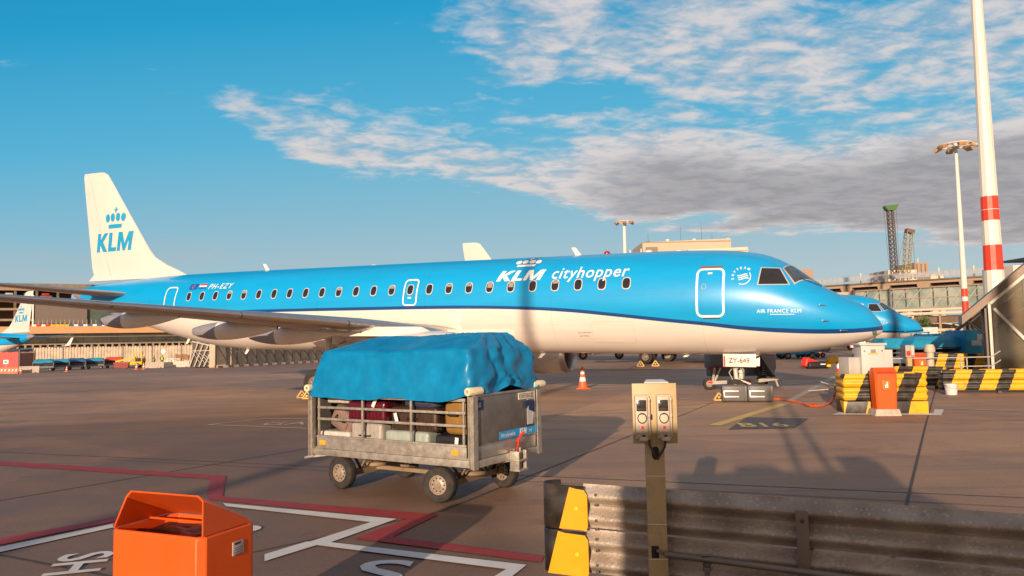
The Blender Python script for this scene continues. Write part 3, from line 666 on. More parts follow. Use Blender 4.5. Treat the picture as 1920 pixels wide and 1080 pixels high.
        # cockpit windows
        def patch(nm, corners, mt, off, g0=0.0):
            """corners given as (s, z) on the flank"""
            b_ = MB(); (a0, a1, a2, a3) = corners
            cx_ = sum(p[0] for p in corners)/4; cz_ = sum(p[1] for p in corners)/4
            gq = [(p[0]+(p[0]-cx_)*g0, p[1]+(p[1]-cz_)*g0) for p in corners]
            b_.grid(lambda u_, v_: skin((gq[0][0]*(1-u_)+gq[1][0]*u_)*(1-v_)+(gq[3][0]*(1-u_)+gq[2][0]*u_)*v_, (gq[0][1]*(1-u_)+gq[1][1]*u_)*(1-v_)+(gq[3][1]*(1-u_)+gq[2][1]*u_)*v_, side, off), 10, 8)
            return b_
        cw = patch('x', [(3.25, 3.36), (2.44, 3.355), (2.70, 3.83), (3.18, 3.85)], None, .008, .11).build('cockpit_window', M_gasket, root)
        patch('x', [(3.25, 3.36), (2.44, 3.355), (2.70, 3.83), (3.18, 3.85)], None, .014).build('pane', M_glass, cw)
        def wsp(sb0, sb1, st0, st1, g0, off):
            b_ = MB()
            def fn(u_, v_):
                u2 = u_*(1+2*g0)-g0; v2 = v_*(1+2*g0)-g0
                # u from flank to centre, v from bottom to top; angle of the section at each corner
                s_ = (sb0*(1-u2)+sb1*u2)*(1-v2)+(st0*(1-u2)+st1*u2)*v2
                t_, zc_ = topf(s_), zcf(s_)
                def th(z_): return math.asin(max(-1, min(1, (z_-zc_)/(t_-zc_))))
                zb = 3.37; thb = (math.asin(min(1, (zb-zcf(sb0))/(topf(sb0)-zcf(sb0))))); tht = math.asin(min(1, (3.84-zcf(st0))/(topf(st0)-zcf(st0))))
                e = (thb*(1-v2)+tht*v2); th_ = e*(1-u2)+R(88.5)*u2
                p = skin_th(s_, th_, off); return (p.x, p.y*side, p.z)
            b_.grid(fn, 14, 10); return b_
        ws = wsp(2.27, 1.62, 2.60, 2.36, .035, .008).build('windshield', M_gasket, root)
        wsp(2.27, 1.62, 2.60, 2.36, -.02, .014).build('pane', mat('windshield_glass', (.05, .07, .09), .05, spec=.9, var=.2), ws)
        b = MB(); p0 = skin_th(1.58, R(70), .02); p1 = skin_th(2.15, R(50), .03); b.bar((p0.x, side*p0.y, p0.z+.01), (p1.x, side*p1.y, p1.z+.01), .02, .015); b.build('wiper', M_black, root)
        # probes
        for s_, z in ((1.62, 2.74), (1.10, 2.0), (1.55, 2.28)):
            b = MB(); p = skin(s_, z, side, 0); b.tube(p, p+Vector((-.02, side*.07, 0)), .02, n=8); b.tube(p+Vector((-.02, side*.07, 0)), p+Vector((-.20, side*.08, 0)), .013, .008, n=6); b.build('probe', M_metal, root)
        # cabin windows
        for i in range(25):
            s_ = 7.237+.8125*i; z_ = 3.50; zz = z_+.0
            fr_ = MB()
            po, pi_, pg = oval(0, 0, .145, .196, 24, 3.0), oval(0, 0, .121, .168, 24, 2.8), oval(0, 0, .122, .169, 24, 2.8)
            va = [fr_.bm.verts.new(skin(s_+x, zz+y, side, .010)-skin(s_, zz, side)) for x, y in po]; vb = [fr_.bm.verts.new(skin(s_+x, zz+y, side, .014)-skin(s_, zz, side)) for x, y in pi_]; fr_.bridge(va, vb)
            wf = fr_.build('cabin_window', mat('window_rim', (.55, .52, .48), .4, var=.05), root, skin(s_, zz, side))
            pn = MB(); poly_geo(pn, pg, lambda x, y: skin(s_+x, zz+y, side, .009)-skin(s_, zz, side), .08); pn.build('pane', M_glass, wf)
            if i in (3, 5, 8, 11, 14, 20, 21, 6, 7):
                k = .55 if i in (5, 6) else .3
                pn = MB(); pn.grid(lambda u_, v_: skin(s_-.09+u_*.18, zz+.15-v_*.30*k, side, .0125)-skin(s_, zz, side), 3, 3); pn.build('blind', mat('cream_blind', (.30, .25, .21), .6), wf)
        # main gear
        mg = thing('main_gear', None, None); mg.parent = root
        zg = GZ(18.1); 
        b = MB(); b.tube((18.1, side*2.55, 1.9), (18.1, side*2.70, zg+.52), .11, .09, 12); b.tube((18.1, side*2.35, zg+.52), (18.1, side*3.35, zg+.52), .07, n=10); b.tube((18.15, side*2.6, 1.2), (18.1, side*1.5, 1.7), .05, n=8); b.tube((18.32, side*2.68, 1.1), (18.28, side*2.68, zg+.6), .03, n=8)
        b.build('strut', M_cream if False else mat('gear_white', (.62, .58, .50), .45, metal=.1, dark=(.3, .25, .18), damt=.4), mg)
        for dy in (-.33, .33): wheel(mg, 'wheel', (18.1, side*(2.85+dy), zg+.52), (0, side, 0), .52, .36, .5, 8)
        b = MB(); b.box((18.0, side*2.2, 1.15), (1.0, .03, .75), None, .01); b.build('gear_door', M_white, mg)
    # nose gear
    ng = thing('nose_gear', None, None); ng.parent = root; zg = GZ(4.3)
    b = MB(); b.tube((4.25, 0, 1.6), (4.12, 0, zg+.30), .075, .065, 12); b.tube((4.12, -.30, zg+.30), (4.12, .30, zg+.30), .045, n=10); b.tube((4.1, 0, 1.0), (3.3, 0, 1.35), .04, n=8)
    b.tube((3.98, -.26, .74), (3.98, .26, .74), .055, n=12); b.box((3.98, 0, .62), (.12, .34, .22), None, .02); b.tube((4.0, .1, .9), (3.95, .14, .55), .02, n=6); b.box((4.15, 0, .95), (.16, .24, .3), None, .03)
    b.path([(4.0, .1, .95), (3.9, .2, .8), (3.95, .22, .6), (4.05, .14, .45)], .014); b.path([(4.2, -.1, .95), (4.35, .1, .7), (4.25, .15, .5), (4.15, .1, .35)], .014); b.tube((3.7, .1, .35), (4.1, .05, .5), .03, n=8)
    b.build('strut', MATS['gear_white'], ng)
    for sg in (-1, 1): wheel(ng, 'wheel', (4.12, sg*.24, zg+.30), (0, 1, 0), .30, .20, .5, 6)
    for sg in (-1, 1):
        b = MB(); b.box((3.98, sg*.40, 1.09), (.98, .022, .40), Matrix.Rotation(R(-4*sg), 3, 'X'), .01); dr = b.build('gear_door', M_white, ng)
        b = MB(); d_ = (lambda x, y: (4.30-x, .445+.0035-.07*(y-.1), 1.02+y)) if sg > 0 else (lambda x, y: (3.62+x, -.4485+.07*(y-.1), 1.02+y))
        text_geo(b, 'ZY-649', .21, d_, sx=.98); b.build('door_lettering', M_dark, dr)
        b = MB(); b.box((4.43, sg*.414, 1.09), (.045, .012, .40)); b.build('door_stripe', M_red, dr)
    # antennas, beacon
    for s_, dz, kind in ((23.56, .30, 'b'), (9.35, .30, 'b'), (5.9, .06, 'd'), (18.0, .05, 'd'), (6.9, .10, 'd')):
        b = MB(); z = topf(s_)-.02
        if kind == 'b': b.prism([(s_-.10, -.012, z), (s_+.12, -.012, z), (s_+.30, -.012, z+dz), (s_+.14, -.012, z+dz)], (0, .024, 0)); b.build('antenna', M_white, root)
        else: b.lathe((s_, 0, z), (0, 0, 1), [(.14, 0), (.12, dz*.6), (.04, dz)], 14); b.build('antenna', M_white, root)
    b = MB(); b.lathe((8.35, 0, topf(8.35)-.02), (0, 0, 1), [(.11, 0), (.11, .06), (.07, .11), (.01, .13)], 14); b.build('beacon', mat('beacon_red', (.35, .01, .02), .2), root)
    for s_, dz in ((10.7, -.22), (5.6, -.12), (24.6, -.25), (28.2, -.28)):
        b = MB(); z = botf(s_)+.03; b.prism([(s_-.12, -.012, z), (s_+.08, -.012, z), (s_+.22, -.012, z+dz), (s_+.10, -.012, z+dz)], (0, .024, 0)); b.build('antenna', M_white, root)
    # grey patch at the fin foot
    b = MB(); b.lathe((35.0, 0, 4.20), (0, 0, 1), [(.09, 0), (.07, .12)], 10); b.build('tail_lamp', M_black, root)
    return root
def place_air(root, nose, hd, pitch=.0213, z=0):
    root.location = (nose[0], nose[1], z); root.rotation_euler = (0, -pitch, math.atan2(math.cos(hd), -math.sin(hd)))
plane = make_airliner('large blue and white airliner filling the middle, lettered KLM cityhopper and PH-EZY')
place_air(plane, (10.6749, 21.9347), 1.1179)
p2 = copy_tree(plane); p2['label'] = 'second blue and white airliner parked just behind the nose of the large one'; place_air(p2, (27.28, 50.38), 1.0863)
p3 = copy_tree(plane); p3['label'] = 'distant airliner at the left edge, its white KLM tail under the large wing'
a3 = R(28); ax3 = Vector((math.cos(a3), -math.sin(a3), 0)); tail3 = Vector(((64-960)/1416*100, 100, 0)); nose3 = tail3-ax3*36.2
p3.location = (nose3.x, nose3.y, -.9); p3.rotation_euler = (0, -.0213, math.atan2(ax3.y, ax3.x))

# ------------------------------------------------------------------ baggage cart with tarpaulin and luggage
CL, CW = 2.68, 1.47; CRZ = math.atan2(-.533, .846); CO = Vector((-1.2, 10.1, 0))
CM = Matrix.Translation(CO) @ Matrix.Rotation(CRZ, 4, 'Z'); CI = CM.inverted()
def cart_pt(u, v, y):
    """local point of the cart seen at a pixel on the plane local y"""
    o = CI @ Vector((0, 0, EYE)); r = (CI.to_3x3() @ ray(u, v)); return o + r*((y-o.y)/r.y)
cart = thing('baggage_cart', 'galvanised baggage cart in the foreground, loaded with suitcases and covered by a blue tarpaulin', 'baggage cart', CO, CRZ)
hx, hy = CL/2, CW/2
b = MB()
b.bx(-hx+.05, hx-.05, -hy+.03, hy-.03, .50, .56, .005); b.bx(-hx, hx, -hy, -hy+.05, .455, .54, .006); b.bx(-hx, hx, hy-.05, hy, .455, .54, .006)
b.bx(-hx, -hx+.05, -hy+.051, hy-.051, .455, .54, .006); b.bx(hx-.05, hx, -hy+.051, hy-.051, .455, .54, .006)
for x in (-.9, -.3, .3, .9): b.bx(x, x+.05, -hy+.06, hy-.06, .44, .499)
b.build('deck', M_galv, cart)
for sg in (-1, 1):                                                  # side: kick board and grille
    y = sg*(hy-.022)
    b = MB(); b.bx(-hx+.11, hx-.13, y-.012, y+.012, .545, .70, .004); b.bx(-hx+.11, hx-.13, y-.022, y+.022, .685, .715, .004)
    b.build('kick_board', M_galv, cart)
    b = MB()
    for z in (.93, 1.08): b.bx(-hx+.12, hx-.14, y-.016, y+.016, z-.016, z+.016, .005)
    b.bx(-hx+.12, hx-.14, y-.018, y+.018, 1.21, 1.25, .005)
    for x in (-hx+.14, -.42, .38, hx-.17): b.bx(x-.014, x+.014, y-.0125, y+.0125, .716, 1.208, .003)
    b.build('side_grille', M_galv, cart)
    for x in (-1.12, 1.05):
        b = MB(); b.box((x, y+sg*.018, .62), (.10, .012, .06), None, .004); b.build('reflector', mat('amber_reflector', (.9, .35, .02), .3, var=.05), cart)
for x, sx_ in ((-hx+.03, -1), (hx-.03, 1)):
    for sg in (-1, 1):
        b = MB(); y = sg*(hy-.01)
        b.bx(x-.035, x+.035, y-.02, y+.02, .44, 1.30, .004); b.bx(x-.035*sx_-.006, x-.035*sx_+.006, y-.05*1, y+.012, .46, 1.29); b.bx(x+.03*sx_-.008, x+.03*sx_+.008, y-.045, y+.045, .44, 1.28)
        for k in range(6): b.tube((x-.0*sx_, y+sg*.02, .55+k*.14), (x, y+sg*.027, .55+k*.14), .010, n=6)
        b.build('corner_post', M_galv, cart)
        b = MB(); b.lathe((x-sx_*.16 if sx_ < 0 else x-.03, y-sg*.0, 1.335), (1, 0, 0), [(.018, 0), (.045, .004), (.048, .02), (.048, .22), (.044, .236), (.018, .24)], 16, caps=False)
        # buffer rollers lie across the end
        b.bm.free(); b = MB(); b.lathe((x+.0, y-.11, 1.335), (.12*sx_, 1, 0), [(.016, .03), (.020, 0), (.046, .003), (.050, .02), (.050, .225), (.046, .242), (.02, .245)], 18, caps=False); b.build('buffer_roller', M_cream, cart)
# end panels
for sx_ in (-1, 1):
    x = sx_*(hx-.03)
    b = MB(); b.bx(x-.008, x+.008, -hy+.06, hy-.06, .70, 1.27, .003); b.build('end_panel', mat('worn_steel_sheet', (.20, .185, .175), .38, metal=.6, var=.22, vscale=4, dark=(.34, .30, .26), dscale=5, dlo=.5, damt=.55), cart)
    b = MB(); b.bx(x-.02, x+.02, -hy+.05, hy-.05, 1.265, 1.295, .004); b.bx(x-.012, x+.012, -hy+.05, hy-.05, .545, .695, .003); b.bx(x-.02, x+.02, -hy+.055, hy-.055, .69, .702); b.bx(x-.014, x+.014, hy-.26, hy-.06, .703, 1.26, .002); b.build('end_frame', M_alu, cart)
X = hx-.03+.0095
def endmap(y0, z0, off=.0): return lambda tx, ty: (X+.004+off, y0+tx, z0+ty)
b = MB(); b.box((X+.006, .42, 1.21), (.006, .34, .085)); pl = b.build('number_plate', mat('cream_plate', (.74, .68, .55), .5), cart)
b = MB(); text_geo(b, 'KAR9306KL', .085, endmap(.265, 1.18, .0055), sx=.70, bold=.001); b.box((X+.010, .572, 1.21), (.002, .016, .065)); b.build('plate_lettering', M_dark, pl)
b = MB(); b.box((X+.003, .26, .765), (.006, .90, .095)); st = b.build('blue_sticker', M_blue, cart)
b = MB(); text_geo(b, 'Only to be used by', .062, endmap(-.17, .745, .0035), sx=.68, bold=.0008); text_geo(b, 'KLM', .10, endmap(.26, .735, .0035), sx=.85, bold=.005, shear=.1); text_geo(b, 'staff', .06, endmap(.49, .745, .0035), sx=.75); b.build('sticker_lettering', M_letter, st)
b = MB(); b.box((X+.003, -.60, 1.17), (.006, .13, .12)); st = b.build('dark_sticker', M_navy, cart)
b = MB(); text_geo(b, 'J-S', .07, endmap(-.655, 1.145, .0035), shear=.2, sx=.8); b.build('sticker_lettering', M_letter, st)
b = MB(); b.box((X+.004, .52, .98), (.010, .22, .34), None, .003); b.build('document_holder', M_dkgrey, cart)
b = MB(); b.prism([(X+.012, .44, .84), (X+.012, .58, .84), (X+.018, .60, 1.02), (X+.014, .50, 1.10), (X+.016, .43, 1.04)], (.004, 0, 0)); b.build('paper_sheet', mat('crumpled_paper', (.55, .53, .56), .7), cart)
b = MB(); b.prism([(X+.012, .40, 1.05), (X+.020, .62, .98), (X+.020, .62, 1.13), (X+.012, .38, 1.14)], (.004, 0, 0)); b.build('plastic_flap', M_navy, cart)
b = MB(); text_geo(b, '1-30 K', .09, lambda tx, ty: (hx+.004, .10+tx, .585+ty), sx=.9); b.build('stencil_lettering', M_red, cart)
# coupling at the right end, towbar folded at the left, red lever
b = MB(); b.bx(hx, hx+.13, .0, .02, .33, .56, .003); b.bx(hx, hx+.13, .17, .19, .33, .56, .003); b.bx(hx, hx+.14, -.01, .20, .32, .345, .003); b.bx(hx, hx+.14, -.01, .20, .44, .46, .003); b.tube((hx+.09, .095, .30), (hx+.09, .095, .60), .014); b.build('coupling_bracket', M_galv, cart)
b = MB(); b.path([(hx+.05, .10, .52), (hx+.05, .10, .67), (hx+.07, .14, .73), (hx+.08, .20, .77)], .018); b.build('coupling_lever', M_red, cart)
b = MB(); b.bar((hx-.3, -.5, .42), (hx+.02, .02, .45), .05, .02); b.build('coupling_brace', M_galv, cart); b = MB(); b.bar((-hx-.01, -.15, .40), (-hx-.45, -.25, .34), .04, .04); b.tube((-hx-.45, -.25, .34), (-hx-.60, -.28, .31), .02); b.build('drawbar', M_galv, cart)
b = MB(); b.bar((.8, -.55, .21), (.8, .55, .21), .07, .07); b.bar((-.85, -.45, .21), (-.85, .45, .21), .07, .07); b.bar((-.85, 0, .22), (.8, 0, .22), .06, .05)
for x in (-.85, .8):
    for y in (-.3, .3): b.bar((x-.16, y, .45), (x, y, .24), .035, .02); b.bar((x+.16, y, .45), (x, y, .24), .035, .02)
    b.lathe((x, 0, .25), (0, 0, 1), [(.16, 0), (.16, .04), (.10, .06), (.10, .2)], 18)
b.build('axle_frame', mat('brown_axle_paint', (.24, .17, .10), .6, var=.3, dark=(.08, .05, .03)), cart)
for x, y in ((.74, -.62), (.92, .52), (-.97, -.52), (-.75, .50)):
    wheel(cart, 'x', (x, y, .215), (.16 if x > 0 else .0, -1 if y < 0 else 1, 0), .215, .13, .54, 10)
# tarpaulin
tm = bpy.data.materials.new('blue_tarpaulin'); tm.use_nodes = True; nt = tm.node_tree; bs = nt.nodes['Principled BSDF']; bs.inputs['Base Color'].default_value = (.004, .27, .47, 1); bs.inputs['Roughness'].default_value = .33; bs.inputs['Specular IOR Level'].default_value = .4
tcn = nt.nodes.new('ShaderNodeTexCoord'); nn = nt.nodes.new('ShaderNodeTexNoise'); nn.inputs['Scale'].default_value = 3.2; nn.inputs['Detail'].default_value = 5; nn.inputs['Roughness'].default_value = .5; nn.inputs['Distortion'].default_value = 1.1
nt.links.new(tcn.outputs['Object'], nn.inputs['Vector']); bpn = nt.nodes.new('ShaderNodeBump'); bpn.inputs['Strength'].default_value = .2; bpn.inputs['Distance'].default_value = .04; nt.links.new(nn.outputs[0], bpn.inputs['Height']); nt.links.new(bpn.outputs[0], bs.inputs['Normal'])
n3 = nt.nodes.new('ShaderNodeTexNoise'); n3.inputs['Scale'].default_value = 6; n3.inputs['Detail'].default_value = 6; nt.links.new(tcn.outputs['Object'], n3.inputs['Vector']); cr3 = nt.nodes.new('ShaderNodeValToRGB'); cr3.color_ramp.elements[0].position = .3; cr3.color_ramp.elements[0].color = (.001, .155, .345, 1); cr3.color_ramp.elements[1].position = .75; cr3.color_ramp.elements[1].color = (.002, .225, .475, 1); nt.links.new(n3.outputs[0], cr3.inputs[0]); nt.links.new(cr3.outputs[0], bs.inputs['Base Color'])
def tarp_mesh(scale=1.0, seed=0, nu=150, nv=44, rings=None):
    rings = rings or [(-1.345, 1.335, -.775, .775, 1.215), (-1.335, 1.325, -.77, .77, 1.32), (-1.29, 1.30, -.735, .745, 1.50), (-1.235, 1.26, -.69, .71, 1.68), (-1.20, 1.225, -.655, .685, 1.815), (-.88, 1.05, -.14, .58, 1.975), (-.80, 1.00, .02, .50, 2.015), (-.5, .7, .14, .40, 2.02), (-.2, .4, .22, .34, 2.022)]
    def fn(u, v):
        k = v*(len(rings)-1); i = min(int(k), len(rings)-2); t = k-i; t2 = t
        x0, x1, y0, y1, z = [rings[i][q]*(1-t2)+rings[i+1][q]*t2 for q in range(5)]
        # perimeter of a rounded rectangle
        a = u*2*math.pi; c, s_ = math.cos(a), math.sin(a)
        lx, ly = (x1-x0), (y1-y0); p = 4.5 if v < .5 else 3.5
        # even parameter along the perimeter
        per = 2*(lx+ly); d = u*per
        if d < lx: q = (x0+d, y0)
        elif d < lx+ly: q = (x1, y0+d-lx)
        elif d < 2*lx+ly: q = (x1-(d-lx-ly), y1)
        else: q = (x0, y1-(d-2*lx-ly))
        cx, cy = (x0+x1)/2, (y0+y1)/2; r_ = .07
        qx = max(x0+r_, min(x1-r_, q[0])); qy = max(y0+r_, min(y1-r_, q[1])); dv = Vector((q[0]-qx, q[1]-qy, 0))
        if dv.length > 1e-6: dv = dv.normalized()*r_
        P_ = Vector((qx+dv.x, qy+dv.y, z)); out = Vector((P_.x-cx, (P_.y-cy)*1.4, .3)).normalized()
        end = max(0, min(1, (P_.x-(x1-.45))/.45)) if q[0] > cx else 0
        lowk = max(0, 1-v*1.8)
        nzv = noise.noise(Vector((P_.x*1.9+seed, P_.y*2.2, P_.z*1.5)))*.012 + max(0, 1-abs(noise.noise(Vector((P_.x*3.0+P_.z*1.5+seed, P_.y*4.2, P_.z*.9+1)))*7))*.010
        nzv += end*(1-v*.7)*.034*math.sin(u*2*math.pi*23+4.5*noise.noise(Vector((P_.x*2, P_.y*2.4, P_.z*4))))*(.4+abs(noise.noise(Vector((P_.x*3, P_.y*3, P_.z*2+5)))*2))+max(0, 1-abs(noise.noise(Vector((P_.x*6, P_.y*6, P_.z*3)))*6))*.012*(.25+end*1.4)
        P_ += out*nzv
        P_.z += lowk*(.035*noise.noise(Vector((P_.x*1.6+8, P_.y*1.6, 0)))+.012*noise.noise(Vector((P_.x*7, P_.y*7, 4))))
        if end > 0: P_.z += lowk*end*(.07+.09*max(0, math.sin(P_.y*6+1.2)))
        if v > .45: P_.z -= .035*math.exp(-((P_.x+.1)**2)/.25)*(1-abs(v-.7))
        return P_
    b_ = MB(); V = b_.grid(fn, nu, nv, cu=True); b_.smooth = True; b_._f([V[i][-1] for i in range(len(V))]); return b_
tp = tarp_mesh().build('tarpaulin', tm, None, CO, sharp=70); tp.rotation_euler = (0, 0, CRZ); tag(tp, 'large crumpled blue tarpaulin draped over the foreground baggage cart', 'tarpaulin')
# luggage
def luggage(name, label, cat, c, d, col, kind='hard', rot=0, rough=.4, tilt=0):
    """local cart coordinates"""
    w = CM @ Vector(c); t = thing(name, label, cat, (w.x, w.y, w.z-d[2]/2), CRZ+rot, 'luggage stacked on the baggage cart'); t.rotation_euler.y = tilt
    col = tuple(c_*.72 for c_ in col)
    m = mat(name+'_'+str(int(col[0]*999))+str(int(col[2]*999)), col, rough, var=.15, vscale=8, coat=.2 if kind == 'hard' else 0, bump=.2 if kind != 'hard' else .05, bscale=40)
    b = MB(); z = d[2]/2
    if kind == 'hard':
        b.box((0, 0, z), d, None, min(d)*.22, 4)
        n = max(3, int(d[0]/.07))
        for k in range(n):
            x = -d[0]*.38+d[0]*.76*k/(n-1); b.box((x, -d[1]/2-.001, z), (.018, .012, d[2]*.72), None, .004)
        b.build('shell', m, t)
        b = MB(); b.box((0, -.0, z), (d[0]+.004, .012, d[2]+.004), None, .003); b.build('zip_seam', M_black, t)
        b = MB(); hz = z+d[2]*.02; b.path([(-.09, -d[1]/2-.002, hz), (-.08, -d[1]/2-.035, hz), (.08, -d[1]/2-.035, hz), (.09, -d[1]/2-.002, hz)], .009); b.build('handle', M_black, t)
        for sx_ in (-1, 1):
            b = MB(); b.tube((sx_*(d[0]/2+.0), -d[1]*.32, .05), (sx_*(d[0]/2+.03), -d[1]*.32, .05), .026, n=10); b.build('wheel', M_black, t)
    else:
        def fn(u, v):
            a = 2*math.pi*u; ph = math.pi*(v-.5); e = .42
            f_ = lambda x, q: math.copysign(abs(x)**q, x)
            p = Vector((d[0]/2*f_(math.cos(ph), e)*f_(math.cos(a), e), d[1]/2*f_(math.cos(ph), e)*f_(math.sin(a), e), z+z*f_(math.sin(ph), e)))
            return p*(1+.06*noise.noise(p*9+Vector(c)*3))
        b.grid(fn, 40, 20, cu=True); b.build('body', m, t, sharp=80)
        b = MB(); b.path([(-d[0]*.2, -d[1]/2-.01, z*1.3), (-d[0]*.18, -d[1]/2-.05, z*1.1), (d[0]*.18, -d[1]/2-.05, z*1.1), (d[0]*.2, -d[1]/2-.01, z*1.3)], .011); b.build('strap', M_black, t)
        b = MB(); b.box((d[0]*.05, -d[1]/2+.002, z*.75), (d[0]*.5, .03, z*.6), None, .012, 3); b.build('pocket', m, t)
    return t
S = lambda *a, **k: luggage(*a, **k)
S('suitcase', 'white ribbed suitcase lying flat at the left end of the cart deck', 'suitcase', (-1.02, -.42, .66), (.55, .40, .20), (.70, .68, .64))
S('suitcase', 'silver wrapped suitcase standing left of the middle of the cart deck', 'suitcase', (-.44, -.46, .73), (.54, .36, .34), (.46, .42, .38))
S('suitcase', 'mint green ribbed suitcase in the lowest row right of the cart middle', 'suitcase', (.22, -.44, .69), (.70, .38, .26), (.42, .50, .45))
S('suitcase', 'black suitcase with a white tag at the right end of the cart deck', 'suitcase', (.92, -.42, .68), (.52, .40, .24), (.02, .02, .024))
S('travel_bag', 'pinkish brown soft bag leaning at the left end of the cart', 'travel bag', (-.98, -.46, .92), (.40, .32, .30), (.26, .165, .13), 'soft', .1, .7, .45)
S('suitcase', 'glossy maroon hard suitcase above the silver one on the cart', 'suitcase', (-.44, -.44, 1.04), (.64, .40, .27), (.12, .008, .02), rough=.25)
S('suitcase', 'large dark brown suitcase in the middle row of the cart', 'suitcase', (.32, -.40, .97), (.74, .42, .30), (.065, .035, .022))
S('backpack', 'mustard yellow backpack at the right end behind the cart grille', 'backpack', (.98, -.46, 1.02), (.36, .34, .44), (.32, .17, .025), 'soft', 0, .7)
S('travel_bag', 'navy holdall on top of the brown suitcase under the tarpaulin', 'travel bag', (.42, -.44, 1.20), (.56, .36, .20), (.035, .045, .09), 'soft', 0, .7)
S('suitcase', 'white trolley case top left under the tarpaulin edge', 'suitcase', (-1.0, -.38, 1.22), (.46, .34, .20), (.68, .63, .56))
S('suitcase', 'black case with white label top middle of the cart load', 'suitcase', (-.28, -.42, 1.27), (.34, .36, .16), (.03, .03, .035))
S('suitcase', 'charcoal suitcase at the far side of the cart deck, left half', 'suitcase', (-.6, .25, .86), (1.0, .7, .60), (.035, .033, .035))
S('suitcase', 'charcoal suitcase at the far side of the cart deck, right half', 'suitcase', (.62, .25, .86), (1.0, .7, .60), (.045, .035, .03))
for c_, r_ in (((-.27, -.66, 1.16), .5), ((.10, -.67, .98), -.3), ((1.02, -.66, .72), .1), ((-.45, -.67, .86), .2)):
    w = CM @ Vector(c_); b = MB(); b.box((0, 0, 0), (.05, .004, .13), Matrix.Rotation(r_, 3, 'Y'), .001); o = b.build('luggage_tag', mat('white_tag_paper', (.75, .72, .68), .6), None, w); o.rotation_euler = (0, 0, CRZ)
    tag(o, {.5: 'white paper luggage tag hanging in front of the maroon suitcase', -.3: 'white paper luggage tag on the dark brown suitcase', .1: 'white paper tag on the black suitcase at the right end', .2: 'white paper luggage tag on the silver suitcase'}[r_], 'luggage tag', 'paper tags on the luggage')

# ------------------------------------------------------------------ orange waste bins
def big_bin():
    t = thing('waste_bin', 'orange plastic bin with tilted open hood at the bottom left, close to the camera', 'waste bin')
    return t
wb = big_bin()
# corners from the picture, put at their real distance
Zb = .895                                                            # body rim height
Fl = gr(207, 992, Zb); Fr = gr(378, 1010, Zb); Bk = gr(497, 975, Zb)
fx = (Fr-Fl).normalized(); Wd = (Fr-Fl).length
o_ = Vector((Fl.x, Fl.y, 0)); ang = math.atan2(fx.y, fx.x); wb.location = o_; wb.rotation_euler = (0, 0, ang)
inv_ = (Matrix.Translation(o_) @ Matrix.Rotation(ang, 4, 'Z')).inverted()
bk = inv_ @ Bk; DP = max(.34, min(.60, bk.y)); W_ = Wd
def bprof(x0, x1, y0, y1, z, ch): return [(x0+ch*.4, y0, z), (x1-ch*.55, y0, z), (x1, y0+ch*.5, z), (x1, y1-ch, z), (x1-ch*.7, y1, z), (x0+ch*.7, y1, z), (x0, y1-ch, z), (x0, y0+ch*.3, z)]
def shell(mb, secs, n_sub=1):
    prev = None
    for s_ in secs:
        rr = [mb.bm.verts.new(Vector(p)) for p in s_]
        if prev: mb.bridge(prev, rr)
        prev = rr
    return prev
b = MB(); shell(b, [bprof(.02, W_-.02, .02, DP-.02, .04, .06), bprof(0, W_, 0, DP, Zb-.35, .07), bprof(0, W_, 0, DP, Zb-.012, .07), bprof(.006, W_-.006, .006, DP-.006, Zb, .07), bprof(.020, W_-.020, .020, DP-.020, Zb, .065), bprof(.022, W_-.022, .022, DP-.022, Zb-.03, .065), bprof(.025, W_-.025, .025, DP-.025, .3, .06)])
b.poly(bprof(.03, W_-.03, .03, DP-.03, .55, .06)); bo = b.build('body', M_orange, wb, sharp=25); bo.modifiers.new('bevel', 'BEVEL').width = .004
# hood: rises over the front edge, falls to the back
TK = .009; H1 = .215
def hood(x0, x1, k): 
    F = [(x0, .012, Zb+.004), (x0+.075, .03, Zb+H1*.86), (x0+.105, .034, Zb+H1), (x1-.055, .034, Zb+H1-.0), (x1-.012, .025, Zb+H1*.90), (x1, .012, Zb+.004)]
    B = [(x0, DP-.05, Zb+.004), (x0+.05, DP-.03, Zb+.015), (x0+.09, DP-.02, Zb+.02), (x1-.08, DP-.02, Zb+.02), (x1-.02, DP-.06, Zb+.014), (x1, DP-.09, Zb+.004)]
    return F, B
Fo, Bo = hood(.004, W_-.004, 0); Fi, Bi = hood(.004+TK, W_-.004-TK, 0)
Fi = [(x, y, z-TK*(1 if z > Zb+.05 else 0)) for x, y, z in Fi]; Bi = [(x, y-TK, max(Zb+.004, z-TK)) for x, y, z in Bi]
b = MB(); n_ = len(Fo); A = [[b.bm.verts.new(Vector(p)) for p in Q] for Q in (Fo, Bo, Fi, Bi)]
for i in range(n_-1): b._f([A[0][i], A[0][i+1], A[1][i+1], A[1][i]]); b._f([A[2][i+1], A[2][i], A[3][i], A[3][i+1]]); b._f([A[0][i+1], A[0][i], A[2][i], A[2][i+1]]); b._f([A[1][i], A[1][i+1], A[3][i+1], A[3][i]])
ho = b.build('hood', M_orange, wb, sharp=25); ho.modifiers.new('bevel', 'BEVEL').width = .003
b = MB(); b.tube((.03, DP*.55, Zb+.012), (W_-.03, DP*.55, Zb+.012), .006, n=8); b.build('hinge_rod', M_orange, wb)
b = MB(); b.grid(lambda u, v: (.03+u*(W_-.06),   .03+v*(DP-.06), .845+.04*noise.noise(Vector((u*4, v*4, 2)))), 16, 12); b.build('bin_bag', mat('black_bin_liner', (.02, .018, .017), .35, bump=.4), wb)
b = MB(); b.prism([(W_-.17, .10, .84), (W_-.05, .12, .85), (W_-.06, .2, .93), (W_-.09, .16, .89)], (.004, .02, .006)); b.build('paper_scrap', mat('beige_paper', (.5, .44, .34), .7), wb)
b = MB(); b.box((W_+.002, DP*.60, Zb-.115), (.004, .085, .075), None, .001); lb = b.build('info_label', mat('grey_label', (.42, .40, .38), .5), wb)
